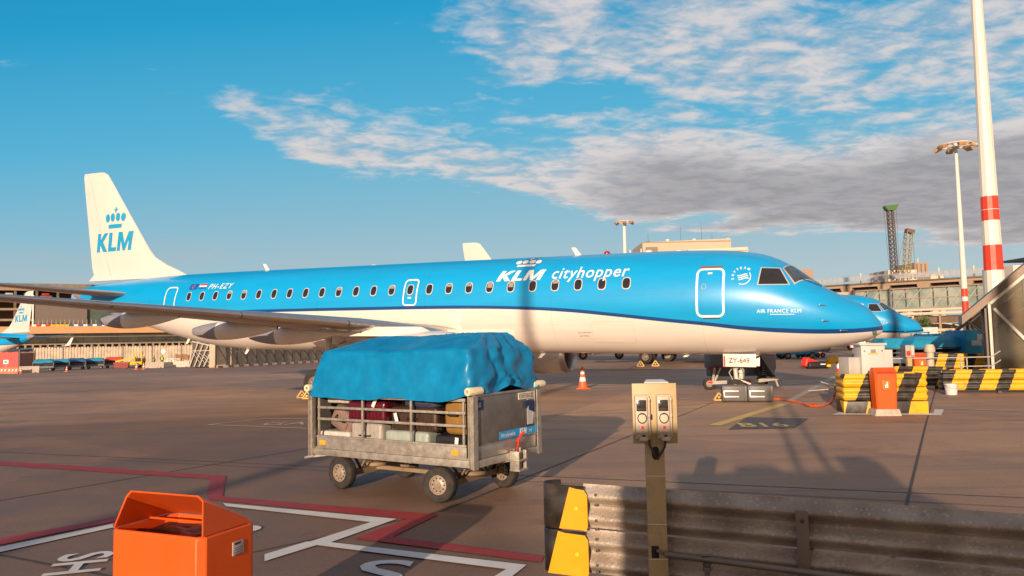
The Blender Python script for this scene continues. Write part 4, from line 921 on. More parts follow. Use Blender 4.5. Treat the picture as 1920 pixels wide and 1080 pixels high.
b = MB(); b.box((W_+.0055, DP*.585, Zb-.088), (.001, .05, .014)); 
for k in range(4): b.box((W_+.0055, DP*.60, Zb-.112-k*.012), (.001, .065-.01*(k % 2), .003))
b.build('label_print', mat('label_dark_print', (.08, .04, .05), .5), lb)
b = MB(); b.bx(W_*.04, W_*.96, .04, DP-.04, 0, .05, .01); b.build('base', M_conc, wb)
b = MB(); b.box((W_-.02, -.005+.02, Zb-.235), (.05, .03, .03), Matrix.Rotation(.4, 3, 'Y'), .008, 3); b.build('latch', M_black, wb)

def slim_bin(u, v, zt, wpx, label, Yd=None):
    p = gr(u, v); k = F_PX/p.y; w = wpx/k
    t = thing('waste_bin', label, 'waste bin', (p.x, p.y, 0), R(-6), 'slim orange waste bins beside the barriers')
    d = w*.8; h = zt
    b = MB(); shell(b, [[(x*w*.57, y*d*.6, .0) for x, y in ((-1, -1), (1, -1), (1, 1), (-1, 1))], [(x*w*.5, y*d*.52, .15) for x, y in ((-1, -1), (1, -1), (1, 1), (-1, 1))]]); b.poly([(x*w*.5, y*d*.52, .15) for x, y in ((-1, -1), (1, -1), (1, 1), (-1, 1))]); bb = b.build('base', M_conc, t); bb.modifiers.new('b', 'BEVEL').width = .012
    b = MB(); sec = lambda f, z, g=1: [(x*w*f/2, y*d*f/2*g, z) for x, y in ((-.85, -1), (.85, -1), (1, -.85), (1, .85), (.85, 1), (-.85, 1), (-1, .85), (-1, -.85))]
    top = shell(b, [sec(.86, .152), sec(.90, .4), sec(.95, h-.30), sec(.97, h-.11), sec(.95, h-.10, .9), sec(.90, h-.02, .5)]); b._f(top)
    b.build('body', M_orange, t, sharp=25)
    b = MB(); b.bx(-w*.40, w*.40, -d*.5-.004, -d*.5+.02, h-.155, h-.11); b.build('opening', mat('deep_orange', (.35, .02, .005), .6), t)
    b = MB(); b.box((0, -d*.475-.012, h-.42), (w*.36, .004, w*.42), None, .001); ic = b.build('sign_plate', mat('orange_sign', (.88, .14, .01), .5), t)
    b = MB(); z0 = h-.42-w*.12; b.bx(-w*.07, -w*.03, -d*.475-.018, -d*.475-.0145, z0, z0+w*.14); b.bx(-w*.01, w*.06, -d*.475-.018, -d*.475-.0145, z0, z0+w*.2); b.lathe((w*.03, -d*.475-.018, z0+w*.24), (0, 1, 0), [(w*.03, 0), (w*.03, .003)], 10); b.build('sign_print', M_letter, ic)
    return t
slim_bin(1659, 778, 1.13, 41, 'slim orange bin on a concrete foot in front of the yellow and black barrier block')
slim_bin(1726, 712, 1.1, 26, 'slim orange bin farther back beside the grey meter post')

# ------------------------------------------------------------------ power socket post
pz = gr(1240, 1150); PX, PY = .965, 5.22
post = thing('power_post', 'beige steel post with two grey power sockets in front of the guardrail', 'power post', (PX, PY, 0), R(-6)); post.scale = (.9, .9, 1)
b = MB(); b.bx(-.085, .055, -.05, .05, 0, 1.36, .004); 
po = b.build('post', M_post, post)
b = MB(); b.bx(-.175, .155, -.065, -.0535, 1.20, 1.605, .004); b.build('back_plate', M_post, post)
b = MB(); b.prism([(-.08, -.05, 1.606), (.10, -.05, 1.606), (.07, .05, 1.62), (-.06, .05, 1.62)], (0, 0, .006)); b.build('cap', mat('pale_cap', (.55, .55, .56), .4), post)
M_sock = mat('socket_grey_plastic', (.50, .42, .32), .5, var=.06, vscale=9)
for sx_ in (-.105, .055):
    b = MB(); b.bx(sx_-.055, sx_+.055, -.118, -.066, 1.235, 1.53, .014); so = b.build('socket_housing', M_sock, post)
    b = MB(); b.box((sx_-.008, -.133, 1.40), (.092, .030, .245), Matrix.Rotation(R(-3), 3, 'X'), .009, 3); b.build('cover', M_sock, so)
    b = MB(); b.box((sx_-.008, -.1495, 1.462), (.072, .006, .074), Matrix.Rotation(R(-3), 3, 'X'), .004); b.build('display_window', mat('smoky_window', (.03, .026, .022), .08, spec=.8), so)
    b = MB(); b.box((sx_-.008, -.1535, 1.489), (.060, .004, .010), Matrix.Rotation(R(-3), 3, 'X'), .001); b.build('display_frame', M_black, so); b = MB(); b.box((sx_-.008, -.1535, 1.437), (.062, .004, .010), Matrix.Rotation(R(-3), 3, 'X'), .001); b.build('display_frame', M_black, so)
    b = MB(); b.lathe((sx_-.004, -.146, 1.378), (0, -1, 0), [(.036, 0), (.036, .006), (.030, .008), (.028, .002), (.001, .001)], 24); b.build('socket_opening', M_black, so)
    b = MB(); b.box((sx_-.005, -.147, 1.313), (.078, .008, .044), None, .003); la = b.build('label', M_letter, so)
    b = MB(); b.box((sx_-.003, -.152, 1.315), (.020, .002, .024)); b.build('label_mark', M_red, la)
    b = MB(); fl_ = lambda x, y, q=sx_: (q-.040+x, -.1515, 1.305+y)
    for k in range(3): b.box((sx_-.030, -.152, 1.305+k*.009), (.012, .001, .003)); b.box((sx_+.026, -.152, 1.305+k*.009), (.013, .001, .003))
    b.build('label_print', mat('label_grey_print', (.25, .22, .2), .6), la)
    b = MB(); b.box((sx_-.0, -.120, 1.272), (.080, .05, .038), Matrix.Rotation(R(20), 3, 'X'), .008); b.lathe((sx_+.005, -.12, 1.225), (0, 0, 1), [(.02, 0), (.034, .004), (.034, .02), (.028, .03)], 16); b.build('lower_flap', M_sock, so)
    b = MB(); b.box((sx_+.005, -.146, 1.262), (.022, .008, .012), None, .002); b.build('clip', M_black, so)
    b = MB(); b.tube((sx_+.052, -.115, 1.27), (sx_+.052, -.115, 1.50), .006, n=8)
    for z_ in (1.50, 1.39, 1.27): b.box((sx_+.050, -.112, z_), (.018, .028, .020), None, .004)
    b.build('hinge', M_sock, so)
b = MB(); b.box((-.046, -.12, 1.39), (.012, .035, .035), None, .003); b.build('padlock_tag', M_navy, post)
b = MB(); b.path([(-.06, -.09, 1.225), (-.055, -.08, 1.19), (-.035, -.075, 1.155), (-.018, -.058, 1.12), (-.012, -.04, 1.10)], .009); b.path([(.062, -.09, 1.225), (.055, -.08, 1.18), (.03, -.075, 1.14), (.008, -.06, 1.11), (0, -.04, 1.09)], .009); b.build('cable', mat('brown_cable', (.07, .045, .03), .6), post)
b = MB(); b.poly([(x, -.0505-.002, y) for x, y in oval(-.012, 1.135, .028, .045, 20, 2.4)]); b.build('cable_hole', M_black, post)
b = MB(); b.bx(-.065, -.01, -.0535, -.049, .44, .52, .002); b.build('lower_opening', M_black, post)
b = MB(); 
for z_ in (.98, .66, .43): b.bx(-.086, .056, -.0515, -.0495, z_, z_+.003)
b.build('paint_scratch', M_letter, post)
# ------------------------------------------------------------------ guardrails
def wprof(h=.31, dp=.075, n=26):
    """W-beam section as (depth, height)"""
    pts = []
    for i in range(n+1):
        t = i/n; z = t*h; pts.append((dp*(.5-.5*math.cos(4*math.pi*t)), z))
    return pts
def wbeam(mb, p0, p1, z, front, h=.31, dp=.08, th=.006, segs=1, mi=None):
    """corrugated beam from p0 to p1 (x, y); front = unit vector of the traffic face"""
    p0 = Vector((*p0[:2], 0)); p1 = Vector((*p1[:2], 0)); pr = wprof(h, dp); mb.smooth = True
    for k in range(segs):
        a = p0.lerp(p1, k/segs); c = p0.lerp(p1, (k+1)/segs)
        if mi: mb.mi = mi[k]
        L_ = [[mb.bm.verts.new(q+front*(d+o)+Vector((0, 0, z+zz))) for d, zz in pr] for q in (a, c) for o in (0, -th)]
        for i in range(len(pr)-1):
            mb._f([L_[0][i], L_[2][i], L_[2][i+1], L_[0][i+1]]); mb._f([L_[1][i+1], L_[3][i+1], L_[3][i], L_[1][i]])
        mb.smooth = False
        mb._f([L_[0][-1], L_[2][-1], L_[3][-1], L_[1][-1]]); mb._f([L_[0][0], L_[1][0], L_[3][0], L_[2][0]]); mb.smooth = True
    mb.smooth = False; mb.mi = 0
M_rail = mat('weathered_guardrail_zinc', (.46, .39, .32), .5, metal=.2, var=.35, vscale=9, dark=(.10, .07, .04), dscale=4.5, dlo=.42, dhi=.65, damt=.65, bump=.5, bscale=45, stretch=(1, 1, 1))
# spangle flecks on the near rail
nt = M_rail.node_tree; bs = nt.nodes['Principled BSDF']; vo = nt.nodes.new('ShaderNodeTexVoronoi'); vo.inputs['Scale'].default_value = 34; tcn = nt.nodes.new('ShaderNodeTexCoord'); nt.links.new(tcn.outputs['Object'], vo.inputs['Vector'])
ms = nt.nodes.new('ShaderNodeMapRange'); nt.links.new(vo.outputs['Distance'], ms.inputs[0]); ms.inputs[1].default_value = .05; ms.inputs[2].default_value = .42; ms.inputs[3].default_value = 1; ms.inputs[4].default_value = 0
wn = nt.nodes.new('ShaderNodeSeparateColor'); nt.links.new(vo.outputs['Color'], wn.inputs[0]); gt = nt.nodes.new('ShaderNodeMath'); gt.operation = 'GREATER_THAN'; nt.links.new(wn.outputs[0], gt.inputs[0]); gt.inputs[1].default_value = .55
mu = nt.nodes.new('ShaderNodeMath'); mu.operation = 'MULTIPLY'; nt.links.new(ms.outputs[0], mu.inputs[0]); nt.links.new(gt.outputs[0], mu.inputs[1]); mu2 = nt.nodes.new('ShaderNodeMath'); mu2.operation = 'MULTIPLY'; nt.links.new(mu.outputs[0], mu2.inputs[0]); mu2.inputs[1].default_value = .30
mx = nt.nodes.new('ShaderNodeMix'); mx.data_type = 'RGBA'; src = bs.inputs['Base Color'].links[0].from_socket; nt.links.new(mu2.outputs[0], mx.inputs[0]); nt.links.new(src, mx.inputs[6]); mx.inputs[7].default_value = (.85, .78, .68, 1); nt.links.new(mx.outputs[2], bs.inputs['Base Color'])
A_ = Vector((.205, 5.74, 0)); B_ = Vector((3.6, 4.10, 0)); rd_ = (B_-A_).normalized(); fr_ = Vector((rd_.y, -rd_.x, 0))
nr = thing('guardrail', 'weathered double guardrail along the bottom right, with a black and yellow rounded end', 'guardrail', (A_.x, A_.y, 0))
RT = .862
def rel(p): return (p[0]-A_.x, p[1]-A_.y)
B2 = (B_-A_)
for z_ in (RT-.31, RT-.31*2-.012):
    b = MB(); p_ = rd_*.32; wbeam(b, (p_.x, p_.y), (B2.x, B2.y), z_, fr_, dp=.075); b.build('beam', M_rail, nr)
for tpos in (1.82, 3.4):
    b = MB(); q = rd_*tpos; b.box((q.x+fr_.x*.082, q.y+fr_.y*.082, RT-.36), (.075, .012, .60), Matrix.Rotation(math.atan2(rd_.y, rd_.x), 3, 'Z'), .002)
    b.box((q.x-fr_.x*.08, q.y-fr_.y*.08, .42), (.10, .10, .84), Matrix.Rotation(math.atan2(rd_.y, rd_.x), 3, 'Z')); po = b.build('support_post', mat('brown_steel', (.22, .17, .14), .6, metal=.3, var=.2), nr)
    b = MB()
    for z_ in (.74, .31): b.lathe((q.x+fr_.x*.088, q.y+fr_.y*.088, z_), fr_, [(.013, 0), (.013, .008), (.004, .010)], 8)
    b.build('bolt', M_dkgrey, po)
def endcap(zlo, zhi, name_, m_, s0, s1, lean, depth):
    b = MB(); b.smooth = True
    N_ = 16
    def pt(k, z): # goes round the rail end: from back to front
        a = math.pi*k; r_ = .095; t = (z-zlo)/(zhi-zlo)
        base = rd_*(.105); c = base + (-rd_*math.sin(a)*r_) + fr_*(-math.cos(a)*r_); return c
    V = [[b.bm.verts.new(pt(i/N_, z)+Vector((0, 0, z))) for z in (zlo, (zlo+zhi)/2, zhi)] for i in range(N_+1)]
    # straight flank to the front
    tail = [[b.bm.verts.new(rd_*(.105+d)+fr_*.095+Vector((0, 0, z))) for z in (zlo, (zlo+zhi)/2, zhi)] for d in (.1, .25)]
    V += tail
    for i in range(len(V)-1):
        for j in range(2): b._f([V[i][j], V[i+1][j], V[i+1][j+1], V[i][j+1]])
    o = b.build(name_, m_, nr, sharp=60, recalc=False); sm = o.modifiers.new('s', 'SOLIDIFY'); sm.thickness = .006; sm.offset = -1
    return o
for zlo, zhi in ((RT-.31, RT), (RT-.63, RT-.325)): endcap(zlo, zhi, 'end_terminal', M_blackpaint, 0, 0, 0, 0)
M_yp = mat('yellow_end_paint', (.74, .33, .004), .42, var=.07, vscale=4, dark=(.55, .30, .03), dscale=4, damt=.4)
for (zlo, zhi), (a0, a1) in (((RT-.31, RT-.012), (.25, .165)), ((RT-.635, RT-.33), (.155, .07))):
    b = MB(); y_ = .100
    pts = [(a1, zlo), (.375, zlo), (.385, zlo+.03), (.385, zhi-.05), (.36, zhi-.015), (a0+.05, zhi-.01), (a0, zhi)]
    b.prism([rd_*x+fr_*y_+Vector((0, 0, z)) for x, z in pts], fr_*.005); b.build('chevron_plate', M_yp, nr)
    b = MB(); q = rd_*.30+fr_*.105; b.lathe((q.x, q.y, (zlo+zhi)/2), fr_, [(.016, 0), (.016, .006), (.005, .008)], 8); b.build('bolt', M_yellow, nr)
b = MB()
for z_ in (RT-.06, RT-.13, RT-.24, RT-.30, RT-.37, RT-.45, RT-.55, RT-.60):
    q = rd_*.44+fr_*.072; b.lathe((q.x, q.y, z_), fr_, [(.011, 0), (.011, .008), (.003, .010)], 8)
b.build('bolt_row', M_dkgrey, nr)
# conduit pipe along the rail
cp = thing('conduit_pipe', 'grey conduit pipe running along the foot of the near guardrail', 'pipe', (PX, PY, 0))
b = MB(); q0 = Vector((PX+.0, PY-.09, .478)); q1 = Vector((3.6, 3.93, .40))
b.path([q0+Vector((-.03, .03, .015))-Vector((PX, PY, 0)), q0-Vector((PX, PY, 0))+Vector((.01, 0, .005))], .011); b.tube(q0+Vector((.02, 0, 0))-Vector((PX, PY, 0)), q1-Vector((PX, PY, 0)), .021, n=12); b.build('pipe', mat('grey_pipe', (.20, .165, .14), .45, metal=.3, var=.2), cp)
for k in (.10, .52):
    q = q0.lerp(q1, k)-Vector((PX, PY, 0)); b = MB(); b.tube((q.x, q.y, 0), (q.x, q.y, q.z-.02), .017, n=10); b.lathe((q.x, q.y, q.z-.07), (0, 0, 1), [(.028, 0), (.028, .02), (.022, .025), (.03, .045)], 12); b.tube((q.x-.03, q.y, q.z+.028), (q.x+.03, q.y, q.z+.028), .008, n=8); b.build('pipe_bracket', MATS['grey_pipe'], cp)
# dirt and weeds at the foot of the rail
b = MB()
for k in range(260):
    t = random.random(); q = A_+rd_*(t*3.0-.25)+fr_*random.uniform(.03, .28); h_ = random.uniform(.02, .09); a = random.uniform(0, 6.28); w_ = .004
    b.poly([(q.x-w_, q.y, .02), (q.x+w_, q.y, .02), (q.x+math.cos(a)*h_*.8, q.y+math.sin(a)*h_*.8, .02+h_)])
tag(b.build('dry_grass', mat('dry_grass_blade', (.22, .15, .06), .8, var=.3)), None, None, None, 'stuff')
b = MB(); b.grid(lambda u, v: A_+rd_*(-.35+u*3.6)+fr_*(-.25+v*.65)+Vector((0, 0, .022*(math.sin(math.pi*v)*math.sin(math.pi*min(1, u*3+.02)) if u < .33 else math.sin(math.pi*v))*(1+.6*noise.noise(Vector((u*14, v*5, 0))))+.002)), 60, 12); tag(b.build('soil', mat('dusty_soil', (.10, .07, .045), .95, var=.4, vscale=12, bump=.8, bscale=30), sharp=80), None, None, None, 'stuff')

# ------------------------------------------------------------------ small things on the apron
def Rz(a): return Matrix.Rotation(a, 3, 'Z')
def cone(u, v, h, label, Y=None):
    p = gr(u, v) if Y is None else Vector((at(u, v, Y).x, Y, 0)); t = thing('traffic_cone', label, 'traffic cone', (p.x, p.y, 0), 0, 'traffic cones on the apron')
    b = MB(); b.box((0, 0, .02), (h*.62, h*.62, .04), None, .01); b.build('base', M_orange, t)
    b = MB(); b.lathe((0, 0, .04), (0, 0, 1), [(h*.22, 0), (h*.20, h*.05), (h*.155, h*.30)], 20, caps=False); b.lathe((0, 0, .04), (0, 0, 1), [(h*.125, h*.48), (h*.10, h*.62)], 20, caps=False); b.lathe((0, 0, .04), (0, 0, 1), [(h*.085, h*.72), (h*.045, h*.94), (.01, h*.95)], 20, caps=False); b.build('cone_body', mat('orange_cone', (.85, .13, .03), .5), t)
    b = MB(); b.lathe((0, 0, .04), (0, 0, 1), [(h*.157, h*.295), (h*.122, h*.485)], 20, caps=False); b.lathe((0, 0, .04), (0, 0, 1), [(h*.102, h*.615), (h*.083, h*.725)], 20, caps=False); b.build('reflective_band', M_letter, t)
    return t
cone(1093, 729, .86, 'orange and white traffic cone standing alone on the apron below the fuselage')
# two grey hard cases
for k, (u0, lab) in enumerate(((1377, 'dark grey hard case with silver edges under the nose, left one of the pair'), (1425, 'dark grey hard case with silver edges under the nose, right one of the pair'))):
    p = gr(u0, 753); t = thing('equipment_case', lab, 'case', (p.x, p.y, 0), R(-10), 'grey equipment cases under the nose')
    b = MB(); b.box((0, 0, .25), (.70, .45, .48), None, .05, 3); b.box((-.32, 0, .25), (.06, .47, .42), None, .015); b.box((.32, 0, .25), (.06, .47, .42), None, .015); b.build('case_body', mat('charcoal_case', (.085, .080, .078), .45, var=.15), t)
    b = MB(); b.box((-.10, -.235, .32), (.42, .02, .035), None, .006); b.box((-.10, -.235, .16), (.42, .02, .035), None, .006); b.box((-.30, -.235, .24), (.03, .02, .19), None, .006); b.build('edge_trim', mat('silver_trim', (.75, .72, .66), .35, metal=.3), t)
    b = MB(); b.path([(-.12, 0, .49), (-.10, 0, .53), (.10, 0, .53), (.12, 0, .49)], .012); b.build('handle', M_black, t)
# orange power cable
cp_ = [gr(u, v, .03) for u, v in ((1448, 748), (1465, 749), (1485, 753), (1505, 756), (1513, 760), (1523, 762), (1530, 759), (1522, 757), (1515, 760), (1532, 762), (1545, 760), (1556, 755), (1564, 744))]
cend = at(1573, 700, 19.2); cp_ += [at(1569, 730, 19.4), at(1572, 712, 19.3), cend]
b = MB(); pts = []
for i in range(len(cp_)-1):
    for k in range(4): pts.append(cp_[i].lerp(cp_[i+1], k/4))
b.path(pts+[cp_[-1]], .028, 8); cb = b.build('power_cable', mat('orange_cable', (.70, .11, .02), .5, var=.15)); tag(cb, 'thick orange cable snaking from the barrier block to the grey cases', 'cable')
# yellow and black barrier blocks (double W-beam wrapped round a rectangle)
def stripes_mat(name, sc=1.1, lean=.35, duty=.5, off=0.0):
    m = mat(name, (1, 1, 1), .45); nt = m.node_tree; N = nt.nodes; L = nt.links; bs = N['Principled BSDF']
    tcn = N.new('ShaderNodeTexCoord'); sp = N.new('ShaderNodeSeparateXYZ'); L.new(tcn.outputs['Object'], sp.inputs[0])
    def m_(op, a, b_=None, v=None):
        x = N.new('ShaderNodeMath'); x.operation = op; L.new(a, x.inputs[0])
        if b_ is not None: L.new(b_, x.inputs[1])
        elif v is not None: x.inputs[1].default_value = v
        return x.outputs[0]
    s_ = m_('ADD', m_('ADD', sp.outputs[0], m_('MULTIPLY', sp.outputs[1], v=.2)), m_('MULTIPLY', sp.outputs[2], v=-lean)); s_ = m_('ADD', s_, v=50+off)
    s_ = m_('FRACT', m_('DIVIDE', s_, v=sc)); g_ = m_('GREATER_THAN', s_, v=duty)
    n1 = N.new('ShaderNodeTexNoise'); n1.inputs['Scale'].default_value = 7; n1.inputs['Detail'].default_value = 7; L.new(tcn.outputs['Object'], n1.inputs['Vector'])
    def rmp(c0, c1, lo, hi):
        r = N.new('ShaderNodeValToRGB'); r.color_ramp.elements[0].color = (*c0, 1); r.color_ramp.elements[1].color = (*c1, 1); r.color_ramp.elements[0].position = lo; r.color_ramp.elements[1].position = hi; L.new(n1.outputs[0], r.inputs[0]); return r.outputs[0]
    mx = N.new('ShaderNodeMix'); mx.data_type = 'RGBA'; L.new(g_, mx.inputs[0]); L.new(rmp((.74, .38, .008), (.42, .23, .02), .5, .8), mx.inputs[6]); L.new(rmp((.018, .016, .013), (.09, .07, .045), .45, .8), mx.inputs[7]); L.new(mx.outputs[2], bs.inputs['Base Color'])
    return m
def barrier(name, label, a, b_, depth, zb, rows, mt, base=True, posts=3, group=None):
    """a, b_: front corners on the ground; closed loop of corrugated beams"""
    a = Vector((a.x, a.y, 0)); b_ = Vector((b_.x, b_.y, 0)); d = (b_-a); L_ = d.length; t = thing(name, label, 'barrier', a, math.atan2(d.y, d.x), group)
    for r_ in range(rows):
        z = zb+r_*.325; b = MB(); pr = wprof(.31, .032, 16); prev = None
        loop = []
        rr = .10
        for cx, cy, a0 in ((L_-rr, depth-rr, 0), (rr, depth-rr, 90), (rr, rr, 180), (L_-rr, rr, 270)):
            for q in range(5): an = R(a0+q*22.5); loop.append((cx, cy, math.cos(an), math.sin(an)))
        b.smooth = True; V = [[b.bm.verts.new((cx+c_*(rr-.07+dd), cy+s_*(rr-.07+dd), z+zz)) for dd, zz in pr] for cx, cy, c_, s_ in loop]
        for i in range(len(V)): 
            for j in range(len(pr)-1): b._f([V[i][j], V[(i+1) % len(V)][j], V[(i+1) % len(V)][j+1], V[i][j+1]])
        o = b.build('beam', mt, t, sharp=60); sm = o.modifiers.new('s', 'SOLIDIFY'); sm.thickness = .008
    for k in range(posts):
        x = .35+(L_-.7)*k/max(1, posts-1); b = MB(); b.bx(x-.05, x+.05, depth/2-.05, depth/2+.05, .0, zb+rows*.325-.05); b.build('post', M_dkgrey, t)
    if base: 
        b = MB(); b.bx(.05, L_-.05, .06, depth-.06, 0, .29, .02); b.build('concrete_base', stripes_mat('base_stripes', .95, .25, .5, .75), t)
    return t
st1 = stripes_mat('barrier_stripes', .86, .42, .54, .15)
iL, iR = gr(1580, 776), gr(1748, 776)
barrier('barrier_block', 'yellow and black striped barrier block on a concrete base round the grey cabinets', iL, iR, .95, .315, 2, st1, True, 3, 'striped steel barriers')
bL, bR = gr(1766, 738), gr(1990, 737)
barrier('barrier_block', 'long yellow and black striped barrier at the right edge behind the white bucket', bL, bR+Vector((4, -1, 0)), .5, .10, 2, stripes_mat('barrier_stripes_right', .84, .38, .54, 0.2), False, 6, 'striped steel barriers')
qa = Vector((at(1672, 700, 26.5).x, 26.5, 0)); qb = Vector((at(1775, 700, 25.5).x, 25.5, 0))
barrier('barrier_block', 'low yellow and black barrier between the cabinets and the long right barrier', qa, qb, .5, .12, 2, stripes_mat('barrier_stripes_mid', .9, .4, .5), False, 3, 'striped steel barriers')
qa = Vector((at(1748, 690, 33).x, 33, 0)); qb = Vector((at(1870, 690, 32).x, 32, 0))
barrier('barrier_block', 'farthest yellow and black barrier, in front of the blue containers', qa, qb, .5, .35, 2, stripes_mat('barrier_stripes_far', .72, .3, .5, .4), False, 4, 'striped steel barriers')
b = MB(); b.bx(0, 7, 0, .35, .2, .26); b.bx(0, 7, .02, .1, 0, .2); o = b.build('kerb_rail', mat('brown_rail', (.14, .10, .07), .6, var=.3), None, (at(1672, 700, 28).x, 28, 0)); tag(o, 'low brown steel rail behind the cabinets, under the grey meter post', 'rail')
# bucket
p = gr(1784, 740); t = thing('bucket', 'white plastic bucket on the ground in front of the long striped barrier', 'bucket', (p.x, p.y, 0))
b = MB(); b.lathe((0, 0, 0), (0, 0, 1), [(.155, 0), (.185, .30), (.195, .305), (.195, .325), (.18, .325), (.15, .05), (.01, .05)], 24, caps=False); b.lathe((0, 0, 0), (0, 0, 1), [(.155, 0), (.01, .001)], 24, caps=False); b.build('pail', mat('white_plastic', (.62, .60, .58), .5), t)
b = MB(); b.path([(.195*math.cos(a), -.03-.14*math.sin(a), .31-.12*math.sin(a)) for a in [math.pi*i/12 for i in range(13)]], .005, 6); b.build('handle', M_metal, t)
# cabinets inside the block
i0 = iL.lerp(iR, .0); ib = math.atan2(iR.y-iL.y, iR.x-iL.x)
def cab(name, label, cat, u0, u1, v1, Y, zlo, dep, m_, extras=None, rz=None):
    """cabinet between two picture columns, its top at picture row v1"""
    a = at(u0, 700, Y); c = at(u1, 700, Y); zt = at((u0+u1)/2, v1, Y).z; w = c.x-a.x
    t = thing(name, label, cat, ((a.x+c.x)/2, Y+dep/2, 0), rz if rz is not None else R(-4)); b = MB(); b.bx(-w/2, w/2, -dep/2, dep/2, zlo, zt, .012); b.build('housing', m_, t)
    return t, w, zt
t, w, zt = cab('electrical_cabinet', 'tall light grey electrical cabinet inside the striped barrier block', 'cabinet', 1619, 1662, 647, 18.45, .29, .5, M_cabinet)
b = MB(); b.bx(-w/2-.05, w/2+.04, -.30, .30, zt-.005, zt+.045, .01); b.build('roof', M_cabinet, t)
b = MB(); b.bx(-w/2+.03, w/2-.03, -.262, -.25, .42, zt-.05, .004); d_ = b.build('door', M_cabinet, t)
b = MB()
for x in (-w/2+.07, w/2-.07):
    for z in (zt-.14, .75): b.lathe((x, -.262, z), (0, -1, 0), [(.018, 0), (.018, .008)], 10)
b.build('lock', M_dkgrey, d_)
b = MB()
for k in range(4): b.bx(-.06, .06, -.268, -.262, zt-.12-k*.022, zt-.108-k*.022)
b.build('vent', M_dkgrey, d_)
b = MB(); b.bx(-.12, .12, -.266, -.2625, zt-.225, zt-.185); b.build('warning_strip', mat('ochre_label', (.75, .42, .10), .5), d_)
b = MB(); b.bx(w/2+.002, w/2+.20, -.2, .2, zt-.62, zt-.12, .01); b.build('side_box', M_cabinet, t)
b = MB(); b.tube((.16, 0, zt+.04), (.16, 0, zt+.26), .02); b.bx(.12, .20, -.04, .04, zt+.24, zt+.34, .01); b.build('signal_lamp', mat('green_lamp_housing', (.05, .10, .03), .4), t)
t, w, zt = cab('junction_box', 'low brushed metal box leaning in the left half of the striped barrier block', 'box', 1589, 1621, 670, 18.62, .30, .45, mat('brushed_box', (.58, .55, .50), .35, metal=.4, var=.15, dark=(.3, .25, .2)), rz=R(8))
b = MB(); b.bx(w/2+.002, w/2+.12, -.2, .2, .35, zt-.08, .01); b.build('side_bracket', mat('ochre_bracket', (.45, .26, .06), .6), t)
# meter post behind
p = at(1705, 690, 26.8); t = thing('meter_post', 'grey post with a red and grey switch box behind the striped block', 'power post', (p.x, 26.8, 0)); zt = at(1705, 647, 26.8).z
b = MB(); b.bx(-.08, .08, -.06, .06, 0, zt-.4); b.build('post', M_post, t); b = MB(); b.bx(-.15, .15, -.11, -.061, zt-.42, zt, .01); h_ = b.build('back_plate', mat('grey_plate', (.38, .35, .30), .5), t)
b = MB(); b.bx(-.13, -.01, -.16, -.112, zt-.36, zt-.20, .01); b.build('switch', M_red, h_); b = MB(); b.bx(.02, .13, -.16, -.112, zt-.36, zt-.04, .01); b.build('meter', M_cabinet, h_)
# yellow headed handling bar with red and white pole on two wheels
p = at(1572, 700, 25.0); t = thing('tow_coupling_stand', 'yellow headed stand on a red and white pole left of the grey cabinets', 'tow stand', (p.x, 25.0, 0), R(-5))
zt = at(1570, 668, 25).z
b = MB(); b.tube((0, 0, .25), (0, 0, .55), .045); b.tube((0, 0, .80), (0, 0, zt-.12), .045); b.build('pole_white', M_letter, t); b = MB(); b.tube((0, 0, .55), (0, 0, .80), .045); b.tube((0, 0, .10), (0, 0, .25), .045); b.build('pole_red', M_red, t)
b = MB(); b.box((-.16, 0, zt-.12), (.42, .12, .22), Matrix.Rotation(R(-15), 3, 'Y'), .07, 3); b.box((.30, 0, zt-.08), (.50, .10, .12), Matrix.Rotation(R(8), 3, 'Y'), .04, 3); b.box((-.30, .0, zt-.26), (.14, .10, .18), None, .04); b.build('head', M_yellow, t)
b = MB(); b.box((.08, 0, zt-.24), (.26, .08, .18), Matrix.Rotation(R(30), 3, 'Y'), .02); b.build('bracket', mat('brown_bracket', (.14, .09, .04), .6), t)
b = MB(); b.tube((-.55, .1, .36), (.15, 0, .12), .02); b.tube((-.9, .3, .05), (.1, 0, .15), .02); b.build('tow_arm', M_galv, t)
wheel(t, 'w', (.10, -.12, .13), (.2, -1, 0), .13, .08, .55); wheel(t, 'w', (.05, .22, .13), (.2, 1, 0), .13, .08, .55)
# chocks
def chock(x, y, label, sc=1.0, rz=0, group='yellow triangular wheel chocks'):
    t = thing('wheel_chock', label, 'wheel chock', (x, y, 0), rz, group); b = MB()
    w = .17*sc; h_ = .26*sc
    for s0 in (-1, 1): b.bar((s0*w, 0, .02), (0, 0, h_), .10*sc, .035*sc)
    b.bar((-w, 0, .02), (w, 0, .02), .10*sc, .035*sc); b.lathe((0, -.05*sc, h_*.42), (0, 1, 0), [(.035*sc, 0), (.035*sc, .1*sc)], 10); b.build('frame', mat('worn_yellow', (.72, .45, .13), .5, var=.15), t); return t
p = gr(576, 748); chock(p.x, p.y, 'triangular yellow chock at the main wheel left of the foreground cart', 1.0); chock(p.x-.35, p.y+.55, 'yellow chock lying just behind the triangular one left of the foreground cart', 1.0, .5)
for u, l in ((1201, 'small orange chock on the left of the far main wheel'), (1229, 'small orange chock on the right of the far main wheel')):
    p = at(u, 690, 51.5); chock(p.x, 51.5, l, 1.5)
p = gr(1348, 751); chock(p.x, p.y, 'pale orange chock at the left of the grey cases', .9)
